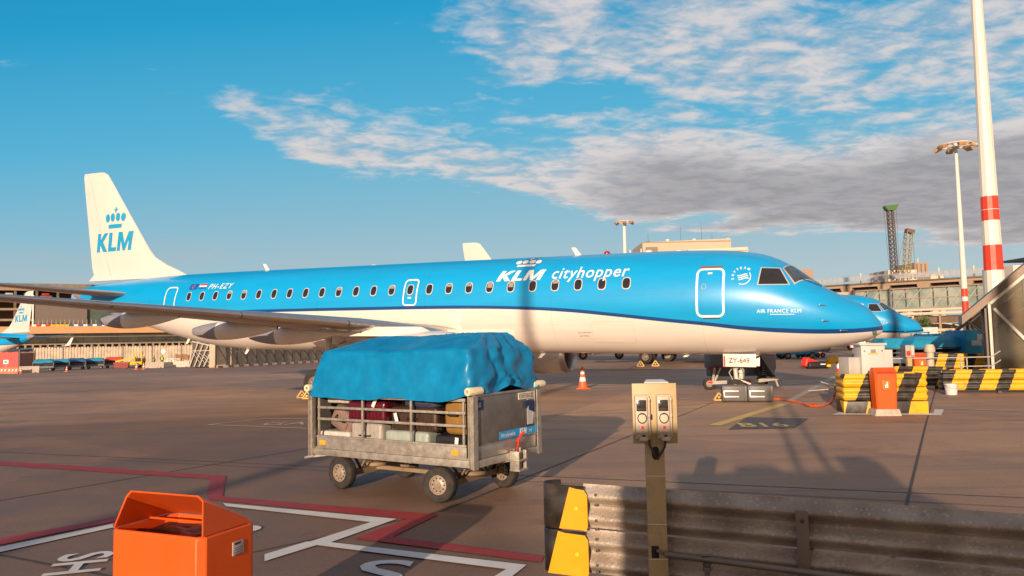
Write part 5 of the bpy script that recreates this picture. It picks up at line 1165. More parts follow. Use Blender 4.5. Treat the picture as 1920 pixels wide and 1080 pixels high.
# steps and ground power trolley behind the nose gear
def local(t, u, v, Y): q = at(u, v, Y); return q-Vector(t.location)
Yg = 27.5; p = at(1390, 735, Yg); t = thing('passenger_steps', 'dark towable steps with a grey side panel behind the nose wheel', 'steps', (p.x, Yg, 0), 0)
def g(u, v, dy=0): q = at(u, v, Yg+dy); return Vector((q.x-p.x, dy, max(q.z, 0)))
b = MB(); b.bar(g(1326, 718), g(1372, 716), .10, .12); b.bar(g(1326, 718, 1.2), g(1455, 712, 1.2), .10, .12); b.bar(g(1405, 716), g(1458, 709), .10, .12); b.bar(g(1336, 716), g(1340, 690), .07, .07); b.bar(g(1340, 714), g(1351, 690), .06, .06); b.bar(g(1452, 708), g(1458, 724), .12, .06); b.build('chassis', mat('worn_grey_steel', (.42, .38, .32), .5, metal=.4, var=.2), t)
b = MB(); b.prism([g(1424, 664), g(1454, 664), g(1455, 690), g(1450, 704)], (0, .05, 0)); b.prism([g(1424, 664, 1.1), g(1454, 664, 1.1), g(1455, 690, 1.1), g(1450, 704, 1.1)], (0, .05, 0)); b.build('side_panel', mat('blue_grey_panel', (.17, .17, .20), .45, var=.15), t)
b = MB(); 
for k in range(9):
    q0 = g(1421+k*3.6, 672+k*4.2); b.box((q0.x, .6, q0.z), (.20, 1.1, .04))
b.bar(g(1417, 664, .05), g(1450, 708, .05), .05, .16); b.bar(g(1417, 664, 1.08), g(1450, 708, 1.08), .05, .16); b.build('stair_flight', M_black, t)
b = MB(); b.box((g(1356, 686).x, .8, g(1356, 678).z), (.75, .9, .52), None, .03); b.box((g(1390, 700).x, .9, .72), (1.9, .7, .55), None, .02); b.build('engine_box', mat('dark_blue_grey_box', (.10, .105, .13), .5, var=.2), t)
b = MB(); q0 = g(1345, 688); b.box((q0.x, .3, q0.z-.06), (.50, .04, .10)); b.build('number_strip', mat('dark_red_strip', (.16, .02, .02), .5), t)
b = MB(); q0 = g(1328, 717); b.box((q0.x+.06, -.07, q0.z), (.16, .02, .07)); q0 = g(1405, 715); b.box((q0.x, -.07, q0.z), (.10, .02, .07)); b.build('red_reflector', M_red, t)
for u in (1331, 1450):
    q0 = g(u, 728); wheel(t, 'w', (q0.x, .1 if u < 1400 else 1.2, .22), (0, -1, 0), .22, .16, .55)
b = MB(); b.bar(g(1351, 668, .4), g(1351, 700, .4), .08, .08); b.build('riser', M_dkgrey, t); b = MB(); b.bar(g(1417, 668, .4), g(1424, 709, .4), .08, .08); b.build('riser', M_dkgrey, t)

# blue tractor and things under and behind the nose
def tractor(u, Y, label, sc=1.0):
    p = at(u, 690, Y); t = thing('baggage_tractor', label, 'tractor', (p.x, Y, 0), R(3), 'blue baggage tractors'); m_ = mat('tractor_blue', (.02, .28, .50), .45, var=.12)
    b = MB(); b.bx(-1.5, 1.5, -.65, .65, .35, .62, .05); b.bx(.2, 1.45, -.6, .6, .62, 1.05, .08); b.bx(-1.5, -.9, -.6, .6, .62, .85, .05); b.build('body', m_, t)
    b = MB(); b.bx(-.55, -.05, -.45, .45, .62, .85, .04); b.bx(-.65, -.5, -.45, .45, .85, 1.35, .04); b.build('seat', M_black, t)
    b = MB()
    for x, y in ((-.7, -.55), (-.7, .55), (.35, -.55), (.35, .55)): b.tube((x, y, .6), (x*.9, y, 1.9), .025)
    b.build('canopy_frame', M_dkgrey, t); b = MB(); b.bx(-.75, .4, -.6, .6, 1.9, 1.96, .02); b.build('roof', m_, t)
    b = MB(); b.tube((.05, -.1, .9), (-.1, -.1, 1.15), .02); b.lathe((-.1, -.1, 1.15), (-.4, 0, 1), [(.16, 0), (.18, .015), (.16, .03)], 16); b.build('steering_wheel', M_black, t)
    for x in (-1.0, 1.0):
        for y in (-.62, .62): wheel(t, 'w', (x, y, .27), (0, y, 0), .27, .18, .55)
    for y in (-.4, .4): b = MB(); b.lathe((1.45, y, .8), (1, 0, 0), [(.08, 0), (.08, .02), (.05, .03)], 12); b.build('headlight', M_letter, t)
    return t
def low_cart(loc, rz, label, tarpcol, seed, group, load=1):
    t = thing('dolly_cart', label, 'baggage cart', loc, rz, group)
    b = MB(); b.bx(-1.3, 1.3, -.7, .7, .45, .55); 
    for x in (-1.28, 1.28): b.bx(x-.03, x+.03, -.7, .7, .55, 1.35)
    b.bx(-1.25, 1.25, .66, .7, .55, 1.2); b.build('body', mat('dull_grey_cart', (.16, .17, .20), .5, metal=.3, var=.25), t)
    b = MB()
    for z in (.75, .95, 1.15, 1.3): b.bx(-1.25, 1.25, -.7, -.67, z-.02, z+.02)
    b.bx(-1.25, 1.25, -.7, -.665, .55, .72); b.build('side_grille', MATS['dull_grey_cart'], t)
    for x in (-.85, .85):
        for y in (-.5, .5): wheel(t, 'w', (x, y, .21), (0, y, 0), .21, .13, .55, n=14)
    b = MB(); b.bar((1.3, 0, .42), (1.9, 0, .38), .05, .05); b.build('drawbar', M_dkgrey, t)
    if load:
        b = MB(); rg = [(-1.3, 1.3, -.74, .74, 1.2), (-1.25, 1.25, -.7, .7, 1.35), (-1.1, 1.15, -.6, .6, 1.55+.06*(seed % 3)), (-.8, .8, -.3, .4, 1.68+.08*(seed % 2)), (-.3, .3, -.1, .1, 1.70)]
        b.bm.free(); b = tarp_mesh(seed=seed*3.7, nu=60, nv=16, rings=rg); c_ = b.build('tarpaulin_cover', tarpcol, t, sharp=80)
    return t
M_tarp2 = mat('blue_cover', (.01, .24, .42), .4, var=.15, vscale=3, bump=.3, bscale=5); M_tarpred = mat('red_cover', (.55, .05, .04), .5, var=.15); M_tarpdk = mat('dark_blue_cover', (.015, .10, .26), .45, var=.2)
# train of carts at the far left
cl = [(82, 696, M_tarp2, 'first cart from the left in the distant train, bright blue cover'), (112, 694.5, M_tarp2, 'second cart of the distant train on the left, blue cover beside a dark gap'), (143, 693, M_tarpdk, 'third cart of the distant train on the left, flat dark blue cover'), (178, 691.5, M_tarp2, 'fourth cart of the distant train on the left, tall blue cover'), (213, 690, M_tarpred, 'red covered cart at the right end of the distant train')]
for k, (u, v, m_, lab) in enumerate(cl):
    p = gr(u, v); low_cart((p.x, p.y, 0), R(24), lab, m_, k+1, 'carts in the distant train')
# red container and fuel hydrant truck chassis behind the fuselage
p = at(1091, 690, 95); t = thing('red_container', 'red crate seen under the middle of the fuselage', 'container', (p.x, 95, 0)); b = MB(); b.bx(-1.7, 1.7, -1, 1, .3, 2.0, .04)
for k in range(12): b.bx(-1.6+k*.28, -1.5+k*.28, -1.05, -1.0, .35, 1.9)
b.build('box', mat('container_red', (.60, .06, .05), .5, var=.15), t); b = MB()
for x in (-1.3, 1.3): b.bx(x-.15, x+.15, -.9, .9, 0, .299)
b.build('feet', M_dkgrey, t)
def truck(u, Y, label, col, L_=7.0, hgt=2.6, rz=0, cabside=1, cat='truck', tank=False):
    p = at(u, 690, Y); t = thing('service_truck', label, cat, (p.x, Y, 0), rz, 'service vehicles on the apron'); m_ = mat('truck_'+str(int(col[0]*99))+str(int(col[2]*99)), col, .45, var=.1)
    b = MB(); b.bx(-L_/2, L_/2, -.9, .9, .62, .85); 
    for k in range(7): b.bx(-L_/2+.4+k*.9, -L_/2+.5+k*.9, -1.0, -.9, .55, .9)
    b.build('chassis', mat('chassis_grey', (.16, .14, .12), .6, var=.3), t)
    cx = cabside*(L_/2-1.0)
    b = MB(); b.prism([(cx-.9, -1.05, .6), (cx+.95, -1.05, .6), (cx+.95, -1.05, 1.4), (cx+.70, -1.05, hgt-.05), (cx-.9, -1.05, hgt)], (0, 2.1, 0)); cb_ = b.build('cab', m_, t)
    b = MB(); b.prism([(cx-.5, -1.07, 1.45), (cx+.75, -1.07, 1.45), (cx+.60, -1.07, hgt-.35), (cx-.5, -1.07, hgt-.35)], (0, .015, 0)); b.build('side_window', M_glass, cb_)
    b = MB()
    if tank: b.lathe((-cabside*.9-L_*.35, 0, 1.75), (1, 0, 0), [(.5, 0), (.85, .1), (.85, L_*.68), (.5, L_*.7)], 24)
    else: b.bx(-L_/2*1.0 if cabside > 0 else -L_/2+2.1, L_/2-2.1 if cabside > 0 else L_/2, -1.1, 1.1, .86, hgt+.3, .03)
    b.build('load_box', m_, t)
    for x in (-L_/2+1.2, L_/2-1.2):
        for y in (-.9, .9): wheel(t, 'w', (x, y, .45), (0, y, 0), .45, .28, .55, n=18)
    return t
p = at(1160, 690, 72); t = thing('dolly_train', 'grey chassis of a flat trailer seen under the fuselage beside the far wheel', 'trailer', (p.x, 72, 0)); b = MB(); b.bx(-4.6, 4.2, -.6, .6, 1.05, 1.3); b.bx(-1, 3.9, -.62, .62, 1.3, 1.55)
for k in range(9): b.bx(-4.4+k*.95, -4.25+k*.95, -.66, -.6, .75, 1.5)
b.build('chassis', mat('chassis_grey', (.16, .14, .12), .6, var=.3), t)
for x in (-3.4, 0, 3.2): wheel(t, 'w', (x, -.6, .42), (0, -1, 0), .42, .26, .5, n=16)
tractor(1495, 62, 'blue baggage tractor seen under the nose between steps and the yellow headed stand')
p = at(1516, 690, 63.5); low_cart((p.x+.6, 64.5, 0), .05, 'blue loaded cart just behind the tractor under the nose', M_tarp2, 4, 'carts parked behind the nose')
p = at(1463, 690, 64); low_cart((p.x, 66, 0), .1, 'blue cart left of the tractor under the nose', M_tarp2, 2, 'carts parked behind the nose')
p = gr(1519, 691); t = thing('travel_bag', 'red holdall lying on the apron right of the blue tractor', 'travel bag', (p.x, p.y, 0), .3); b = MB(); b.box((0, 0, .28), (.9, .5, .55), Matrix.Rotation(.3, 3, 'Y'), .12, 3); b.build('body', M_red, t); b = MB(); b.path([(-.2, -.2, .5), (-.1, -.25, .7), (.1, -.25, .7), (.2, -.2, .5)], .03); b.build('handle', M_black, t)
p = gr(1533, 691); t = thing('travel_bag', 'black holdall lying beside the red one on the apron', 'travel bag', (p.x, p.y, 0), .1); b = MB(); b.box((0, 0, .2), (1.3, .5, .4), None, .15, 3); b.build('body', M_black, t); b = MB(); b.box((.2, -.26, .25), (.3, .03, .06), None, .01); b.build('tag', M_letter, t)
truck(1575, 88, 'white service truck seen under the second airliner nose', (.62, .58, .54), 6, 2.4, 0, 1)
cone(1535, 660, .9, 'small cone far behind the nose of the large airliner', 80)

# blue containers and covered carts at the right
M_cont = mat('container_blue', (.01, .25, .44), .45, var=.12, vscale=2, dark=(.02, .12, .2), dscale=2, damt=.5)
def container(u0, u1, Y, z0, z1, label, d=1.6):
    a = at(u0, 660, Y); c = at(u1, 660, Y); w = c.x-a.x; t = thing('blue_container', label, 'container', ((a.x+c.x)/2, Y+d/2, 0), 0, 'blue cargo containers at the right')
    b = MB(); b.bx(-w/2, w/2, -d/2, d/2, z0, z1, .03); b.build('body', M_cont, t); b = MB(); b.bx(-w/2-.01, w/2+.01, -d/2-.03, d/2+.01, z0-.06, z0, .01); 
    for k in range(2): b.bx(-w/2+.2+k*(w-.6), -w/2+.5+k*(w-.6), -d/2, d/2, .0, z0-.06)
    b.build('dolly_frame', M_dkgrey, t)
    b = MB(); b.bx(-w*.22, w*.22, -d/2-.02, -d/2-.001, z0+.45, z0+.70, .01); b.bx(w*.05, w*.28, -d/2-.02, -d/2-.001, z0+.72, z0+1.0, .005); b.build('door_label', mat('pale_label', (.45, .47, .48), .5), t)
    for x in (-w/2+.03, w/2-.03): b = MB(); b.bx(x-.03, x+.03, -d/2-.025, -d/2-.001, z0, z1); b.build('edge_post', mat('blue_edge', (.01, .19, .36), .4), t)
    return t
container(1810, 1853, 36.0, .80, 2.0, 'bright blue container with a white door label, right of the others')
container(1745, 1809, 39.5, .9, 1.85, 'wide blue container half hidden by a dark blue cover')
for k, (u, Y, lab) in enumerate(((1690, 38, 'cart with a rumpled blue cover left of the blue containers'), (1745, 37, 'cart with a rumpled blue cover in front of the wide blue container'), )):
    p = at(u, 680, Y); low_cart((p.x, Y, 0), R(2), lab, M_tarp2, k+2, 'covered carts beside the containers')
tractor(1722, 41, 'blue tractor standing among the covered carts on the right')

# ------------------------------------------------------------------ masts
def mast(name, label, X0, Y0, H, r0, r1, bands, crown=0, lamps=0, group=None, seg=14):
    t = thing(name, label, 'mast', (X0, Y0, 0), 0, group)
    rad = lambda z: r0+(r1-r0)*z/H
    mw_ = mat('mast_white', (.72, .68, .60), .45, var=.05, stretch=(4, 4, .2), dark=(.5, .43, .33), dscale=1.5, damt=.35); mr_ = mat('mast_red', (.75, .05, .02), .42, var=.05)
    edges = [0]+[z for b_ in bands for z in b_]+[H]; red = False
    bw, br = MB(), MB()
    for i in range(len(edges)-1):
        z0, z1 = edges[i], edges[i+1]
        if z1-z0 > 1e-3 and not red: bw.lathe((0, 0, 0), (0, 0, 1), [(rad(z0), z0), (rad(z1), z1)], seg, caps=False)
        red = not red
    for z in (H*.45, H*.27): bw.lathe((0, 0, 0), (0, 0, 1), [(rad(z)+.012, z), (rad(z)+.012, z+.03)], seg, caps=False)
    bw.build('shaft', mw_, t, sharp=20)
    br.bm.free()
    for z0, z1 in bands: br = MB(); br.lathe((0, 0, 0), (0, 0, 1), [(rad(min(z0, z1)), min(z0, z1)), (rad(max(z0, z1)), max(z0, z1))], seg, caps=False); br.build('red_band', mr_, t, sharp=20)
    b = MB(); b.lathe((0, 0, 0), (0, 0, 1), [(r0*1.5, 0), (r0*1.5, .3), (r0*1.05, .32)], seg); b.build('footing', M_conc, t)
    if crown:
        b = MB(); n_ = 20
        b.path([(crown*math.cos(2*math.pi*i/n_), crown*math.sin(2*math.pi*i/n_), H) for i in range(n_+1)], .07, 6)
        for i in range(8): a = 2*math.pi*i/8; b.tube((0, 0, H-.1), (crown*math.cos(a), crown*math.sin(a), H), .04, n=6)
        b.lathe((0, 0, H-.3), (0, 0, 1), [(.25, 0), (.30, .2), (.18, .45)], 12); b.build('crown_ring', mat('crown_white', (.62, .56, .48), .5), t)
        for i in range(lamps):
            a = 2*math.pi*(i+.3)/lamps; q = Vector((crown*1.05*math.cos(a), crown*1.05*math.sin(a), H-.18)); b = MB(); rm = Matrix.Rotation(a, 3, 'Z') @ Matrix.Rotation(R(25), 3, 'Y')
            b.box(q, (.65, .55, .26), rm, .04); lm = b.build('floodlight', mat('brass_lamp', (.55, .30, .12), .4, metal=.4), t)
            b = MB(); b.box(q+rm @ Vector((.0, 0, -.135)), (.55, .45, .02), rm); b.build('lamp_glass', mat('lamp_glass', (.7, .6, .45), .2), lm)
    return t
# tall red and white pole
mp = at(1867, 540, 45); zA, zB, zC, zD = [at(u, v, 45).z for u, v in ((1864, 500), (1862, 460), (1859, 414), (1857, 369))]
mast('flood_mast', 'very tall white pole with two red bands at the right edge', mp.x-.05, 45, 34, .60, .155, [(at(1864, 507, 45).z, zB), (zC, zD)], seg=12)
mast('flood_mast', 'slender white light mast with a ring of floodlights and red bands low down', at(1811, 590, 66).x, 66, at(1795, 272, 66).z, .30, .125, [(3.55, 4.6), (4.95+.0, 5.7)], 1.35, 6)
mast('flood_mast', 'light mast with floodlight ring rising behind the middle of the fuselage', at(1172, 475, 125).x, 125, at(1170, 416, 125).z, .42, .26, [], 1.35, 6)

# ------------------------------------------------------------------ buildings
M_beige = mat('beige_cladding', (.48, .40, .30), .7, var=.05, vscale=.6, stretch=(.2, .2, 3), dark=(.38, .32, .25), dscale=.3, damt=.3)
M_cream2 = mat('cream_wall', (.62, .54, .43), .7, var=.06, vscale=1)
M_brownd = mat('brown_beam', (.16, .105, .07), .55, var=.2, vscale=1.5)
M_brownl = mat('tan_girder', (.33, .235, .16), .6, var=.12, vscale=1)
M_glassg = mat('green_grey_glass', (.20, .26, .23), .12, var=.25, vscale=.6, spec=.9, dark=(.40, .40, .33), dscale=.5, dlo=.45, dhi=.6, damt=.7)
M_dkfac = mat('dark_facade', (.055, .05, .042), .35, var=.3, vscale=.8)
def wall_between(mb, p0, p1, z0, z1, th=.3):
    d = (p1-p0); d.z = 0; mid = (p0+p1)/2; mb.box((mid.x, mid.y, (z0+z1)/2), (d.length, th, z1-z0), Rz(math.atan2(d.y, d.x)))
def flat(p): return Vector((p.x, p.y, 0))
# hangar-like block in the centre
Yb = 210; a = at(1205, 470, Yb); c = at(1371, 470, Yb); zt0 = at(1371, 447, Yb).z; e = at(1388, 460, Yb+18)
t = thing('office_block', 'long beige windowless block on the skyline behind the fuselage', 'building', (a.x, Yb, 0), 0)
w = c.x-a.x
b = MB(); b.prism([(0, 0, 0), (w, 0, 0), (w, 0, zt0), (0, 0, zt0-.6)], (0, 18, 0)); b.build('wall', M_beige, t)
b = MB(); b.bx(-.15, w+.15, -.15, -.02, zt0-.8, zt0-.55); b.build('roof_edge', M_brownl, t)
b = MB(); b.bx(.8, 3.4+.8, -.12, -.01, zt0-4.2, zt0-2.0); b.build('roller_door', mat('brown_door', (.22, .17, .11), .6), t)
for x, h_, bw_ in ((12, 4.5, 1.6), (18, 5.5, .5), (21, 2.2, .8), (2.6, 2.6, 1.2)):
    b = MB(); b.bx(x-bw_/2, x+bw_/2, 5, 6.5, zt0-.6, zt0+.25); b.tube((x, 5.5, zt0), (x, 5.5, zt0+h_), .07, .04, n=6); b.build('antenna', M_dkgrey, t)
for x in (7, 14.5, 24): b = MB(); b.bx(x, x+.9, 2, 3, zt0-.5, zt0+.4); b.build('roof_unit', M_cream2, t)
Yc = 196; a = at(1290, 480, Yc); c = at(1403, 480, Yc); zt1 = at(1403, 463, Yc).z; t = thing('office_block', 'lower cream roofed block in front of the beige one, just over the cockpit', 'building', (a.x, Yc, 0)); w = c.x-a.x
b = MB(); b.prism([(0, 0, 0), (w, 0, 0), (w, 0, zt1), (0, 0, zt1-.4)], (0, 12, 0)); b.build('wall', M_cream2, t); b = MB(); b.bx(-.2, w+.2, -.2, -.02, zt1-1.0, zt1-.7); b.build('roof_edge', M_beige, t)
# roof clutter between mast and block
p = at(1192, 480, 150); t = thing('roof_frame', 'small steel frame with two aerials right of the distant light mast', 'aerial frame', (p.x, 150, 0)); zf = at(1192, 475, 150).z
b = MB(); b.bx(-1.2, 1.2, -.1, .1, zf-.6, zf-.4); b.tube((-1.1, 0, 0), (-1.1, 0, zf+.7), .08, n=6); b.tube((1.1, 0, 0), (1.1, 0, zf+.9), .08, n=6); b.build('frame', M_galv, t)
# hotel tower at the right
Yh = 260
def bldg(name, label, u0, u1, vt, Y, dep, m_, rows, cols, wm=None, side=0):
    a = at(u0, 560, Y); c = at(u1, 560, Y); zt = at((u0+u1)/2, vt, Y).z; t = thing(name, label, 'building', (a.x, Y, 0)); w = c.x-a.x
    b = MB(); b.bx(0, w, 0, dep, 0, zt); b.build('wall', m_, t)
    for r_ in range(rows):
        b = MB(); z = zt-2.2-r_*3.1
        if z < 2: break
        for k in range(cols): b.bx(w*(k+.2)/cols, w*(k+.8)/cols, -.05, .0, z-.9, z+.7)
        b.build('window_row', M_dkfac, t)
    return t, w, zt
t, w, zt = bldg('office_block', 'white balconied block under the cranes on the skyline', 1668, 1722, 506, Yh, 14, M_cream2, 4, 7)
t2, w2, zt2 = bldg('office_block', 'tan block with dark stripes right of the white balconied one', 1718, 1744, 492, Yh+4, 14, mat('tan_cladding', (.34, .24, .17), .7, var=.08), 0, 1)
b = MB()
for k in range(3): b.bx(w2*(.15+.3*k), w2*(.20+.3*k), -.06, 0, 4, zt2-.5)
b.build('stripe', M_dkgrey, t2); b = MB(); b.tube((w2*.6, 3, zt2), (w2*.6, 3, zt2+1.8), .2); b.build('chimney', M_cream2, t2)
bldg('office_block', 'small white roof house right of the tan block', 1748, 1772, 514, Yh-20, 8, M_cream2, 0, 1)
bldg('plant_room', 'brown brick block just above the windshield of the large airliner', 1497, 1527, 505, 190, 8, mat('brown_brick', (.36, .25, .18), .8, var=.12), 0, 1)
# cranes
def lattice(mb, p0, p1, w0, w1, n, r=.12):
    p0, p1 = Vector(p0), Vector(p1); d = (p1-p0).normalized(); a = d.cross(Vector((0, 1, 0))).normalized(); b_ = d.cross(a)
    def cs(k): w = w0+(w1-w0)*k/n; c_ = p0.lerp(p1, k/n); return [c_+a*sx*w+b_*sy*w for sx, sy in ((-1, -1), (1, -1), (1, 1), (-1, 1))]
    for i in range(4): mb.bar(cs(0)[i], cs(n)[i], r*1.5)
    for k in range(n):
        A, B = cs(k), cs(k+1)
        for i in range(4): mb.bar(A[i], B[(i+1) % 4], r); mb.bar(A[i], A[(i+1) % 4], r)
Yk = 240; p = at(1682, 560, Yk); t = thing('crane', 'tall dark lattice piling rig with a green head on the skyline', 'crane', (p.x, Yk, 0)); q = at(1669, 395, Yk)
b = MB(); lattice(b, (0, 0, 6), (q.x-p.x, 0, q.z), .85, .75, 26, .16); b.build('lattice_mast', mat('dark_crane_steel', (.10, .075, .065), .6), t)
b = MB(); hx_ = q.x-p.x; b.prism([(hx_-1.2, -1, q.z), (hx_+1.2, -1, q.z), (hx_+2.6, -1, q.z+1.9), (hx_-1.9, -1, q.z+1.5), (hx_-1.9, -1, q.z+1.0)], (0, 2, 0)); b.build('crane_head', mat('crane_green', (.06, .16, .05), .5), t)
b = MB()
for dx in (-2.3, 2.2): b.tube((hx_+dx*.9, 0, q.z+1.2), (dx*.6, 0, 8), .05, n=5)
b.build('hoist_cable', M_dkgrey, t)
b = MB(); b.bx(-2, 3, -2, 2, 0, 6, .1); b.build('machine_house', mat('crane_red', (.45, .10, .06), .5), t)
p = at(1691, 560, Yk+8); t = thing('crane', 'shorter leaning lattice crane boom right of the tall rig', 'crane', (p.x, Yk+8, 0)); q = at(1704, 436, Yk+8); hx_ = q.x-p.x
b = MB(); lattice(b, (0, 0, 5), (hx_, 0, q.z), .7, 1.0, 16, .13); b.build('boom', mat('crane_olive', (.30, .25, .13), .6, var=.3), t)
b = MB(); b.box((hx_+.3, 0, q.z+.4), (2.6, 2, 1.3), Matrix.Rotation(.25, 3, 'Y'), .1); b.build('crane_head', mat('crane_rust', (.16, .09, .06), .6), t)
b = MB(); b.tube((hx_+1.2, 0, q.z), (hx_+1.8, 0, 8), .05, n=5); b.tube((hx_-1.2, 0, q.z), (-5, 0, 10), .05, n=5); b.build('hoist_cable', M_dkgrey, t); b = MB(); b.bx(-3, 2, -2, 2, 0, 5, .1); b.build('machine_house', mat('crane_yellow', (.5, .32, .05), .5), t)

# elevated road and glazed pier on the right
Yp0, Yp1 = 112, 92
def pr(u, v, k=None):
    f_ = (u-1500)/(1960-1500); return at(u, v, Yp0+(Yp1-Yp0)*f_)
t = thing('elevated_road', 'brown elevated road deck on pier heads above the glazed pier', 'viaduct', flat(pr(1500, 600))); T0 = Vector(t.location)
PA, PB = pr(1500, 536), pr(1990, 509); zd = (pr(1560, 534).z+pr(1850, 518).z)/2; zl = (pr(1560, 549).z+pr(1850, 540).z)/2
A0 = flat(PA)-T0; B0 = flat(PB)-T0; dr = (B0-A0).normalized(); nn_ = Vector((-dr.y, dr.x, 0))
rzp = math.atan2(dr.y, dr.x); LP = (B0-A0).length
def pbox(mb, s0, s1, d0, d1, z0, z1): m_ = A0+dr*(s0+s1)/2+nn_*(d0+d1)/2; mb.box((m_.x, m_.y, (z0+z1)/2), (abs(s1-s0), abs(d1-d0), z1-z0), Rz(rzp))
b = MB(); pbox(b, 0, LP, 0, 9, zd-.18, zd); b.build('deck', M_brownd, t)
b = MB(); pbox(b, 0, LP, .25, .75, zd-.55, zd-.19); pbox(b, 0, LP, 5, 5.5, zd-.55, zd-.19); b.build('girder', M_brownl, t)
b = MB(); pbox(b, 0, LP, 1.2, 8.5, zd-1.45, zd-.56); b.build('under_deck_shade', M_black, t)  # black block standing in for the deep shade under the deck
for k in range(int(LP/5)+1):
    s_ = 1.5+k*5.0; b = MB(); m_ = A0+dr*s_
    b.prism([m_+dr*x+Vector((0, 0, z))+nn_*.3 for x, z in ((-.8, zd-.56), (.8, zd-.56), (.8, zd-.8), (.5, zd-1.3), (-.5, zd-1.3), (-.8, zd-.8))], nn_*5); pbox(b, s_-.45, s_+.45, .6, 1.1, 0, zd-1.31); b.build('pier_head', M_brownl, t)
    b = MB(); 
for k in range(40):
    if k % 8 == 0: b = MB()
    s_ = k*LP/40; pbox(b, s_, s_+.06, .02, .08, zd+.001, zd+1.0)
    if k % 8 == 7: pbox(b, (k-7)*LP/40, s_+LP/40, .03, .07, zd+.95, zd+1.02); pbox(b, (k-7)*LP/40, s_+LP/40, .04, .06, zd+.3, zd+.9); b.build('railing', mat('pale_rail', (.42, .44, .46), .4, alpha=.55), t)
for u in (1617, 1765, 1831):
    q = pr(u, 520); b = MB(); m_ = flat(q)-T0; b.tube((m_.x, m_.y+.5, zd), (m_.x, m_.y+.5, zd+1.5), .12, n=8); b.build('lamp_stub', M_cream2, t)
# people-mover glass pier below
t = thing('glazed_pier', 'glazed pier with diagonal bracing behind the second airliner nose', 'building', flat(pr(1590, 600))); T0 = Vector(t.location); A0 = flat(pr(1500, 560))-T0+dr*0-nn_*4; LP2 = LP
zg1 = zd-1.40; zg0 = (pr(1700, 580).z)
b = MB(); pbox(b, 9, LP2, 0, 3.8, zg0, zg1); b.build('glass_wall', M_glassg, t)
for k in range(14):
    s_ = 9+k*(LP2-9)/14; b = MB(); pbox(b, s_-.06, s_+.06, -.08, -.001, zg0, zg1); b.build('mullion', M_dkgrey, t)
    b = MB(); m0 = A0+dr*s_-nn_*.1; m1 = A0+dr*(s_+1.9)-nn_*.1; b.bar(m0+Vector((0, 0, zg0)), m1+Vector((0, 0, zg1)), .18, .06); b.build('brace', mat('pale_brace', (.45, .46, .40), .5), t)
b = MB(); pbox(b, 9, LP2, -.09, 0.0, (zg0+zg1)/2-.05, (zg0+zg1)/2+.05); pbox(b, 8.8, LP2, -.3, 4, zg1, zg1+.15); pbox(b, 8.8, LP2, -.3, 4, zg0-.25, zg0); b.build('edge_beam', M_brownl, t)
b = MB(); pbox(b, 3.5, 9, -.2, 4, zg0-.5, zg1+.05); b.build('end_block', M_beige, t); b = MB(); pbox(b, 4, 8.5, -.25, -.2, zg0, zg1-.6); b.build('end_opening', M_brownd, t)
# pipes and low structures below the pier
t = thing('pipe_rack', 'long pale pipes and brown beams under the glazed pier', 'pipe rack', flat(pr(1640, 600))); T0 = Vector(t.location); A0 = flat(pr(1600, 560))-T0-nn_*7
for v_, r_, m_ in ((583, .16, M_cream2), (590, .2, M_cream2)):
    z_ = pr(1750, v_).z; b = MB(); b.tube(A0+dr*2+Vector((0, 0, z_)), A0+dr*(LP-8)+Vector((0, 0, z_)), r_, n=8); b.build('pipe', m_, t)
z1_, z0_ = pr(1750, 594).z, pr(1750, 607).z
b = MB(); pbox(b, 2, LP-6, .8, 1.4, z0_, z1_); b.build('beam', M_brownd, t)
for k in range(12): b = MB(); pbox(b, 3+k*3.1, 3.25+k*3.1, .2, .45, 0, z1_+.6); b.build('rack_post', M_cream2 if k % 3 else M_brownl, t)
bldg('service_building', 'low cream service building with dark openings behind the second nose', 1640, 1860, 607, 99, 5, M_cream2, 0, 1)
t, w, zt = bldg('service_building', 'beige ground floor block with window openings below the pipes', 1668, 1850, 616, 94, 3, mat('tan_wall', (.50, .40, .29), .7, var=.1), 0, 1)
b = MB()
for k in range(14): b.bx(w*(k+.15)/14, w*(k+.7)/14, -.06, 0, .6, zt-.35)
b.build('opening_row', M_dkfac, t)
# green plants by the service building
def bush(name, label, u, Y, H, Rr, col, n=900, trunk=True, cat='tree', z0=.6, leaf=.12):
    p = at(u, 640, Y); t = thing(name, label, cat, (p.x, Y, 0)); rnd = random.Random(int(u)); b = MB()
    cl_ = [(Vector((rnd.gauss(0, .45)*Rr, rnd.gauss(0, .45)*Rr, z0+(H-z0)*rnd.uniform(.15, .95))), rnd.uniform(.25, .5)*Rr) for _ in range(12)]
    for k in range(n):
        c_, r_ = cl_[rnd.randrange(12)]; q = c_+Vector((rnd.gauss(0, 1), rnd.gauss(0, 1), rnd.gauss(0, .8)))*r_*.6; d1 = Vector((rnd.gauss(0, 1), rnd.gauss(0, 1), rnd.gauss(0, 1))).normalized()*leaf; d2 = d1.orthogonal().normalized()*leaf*.6; q.z = max(.05, q.z)
        b.poly([q-d1, q+d2, q+d1, q-d2])
    b.build('crown' if trunk else 'leaves', mat('leaf_'+name+str(int(col[1]*100)), col, .6, var=.4, vscale=1.5), t, recalc=False)
    if trunk:
        b = MB(); b.tube((0, 0, 0), (.05, 0, H*.6), .10, .05, 8)
        for k in range(5): a = k*1.3; b.tube((0, 0, H*(.25+.07*k)), (Rr*.6*math.cos(a), Rr*.6*math.sin(a), H*(.5+.08*k)), .04, .015, 6)
        b.build('trunk', mat('bark', (.10, .07, .05), .9, var=.3), t)
bush('tree', 'small green tree in front of the service building right of the second nose', 1721, 88, 3.9, 1.5, (.10, .16, .04))
bush('shrub', 'low green shrub at the foot of the service building', 1752, 87, 1.9, 1.3, (.08, .15, .04), 500, False, 'shrub', .3)
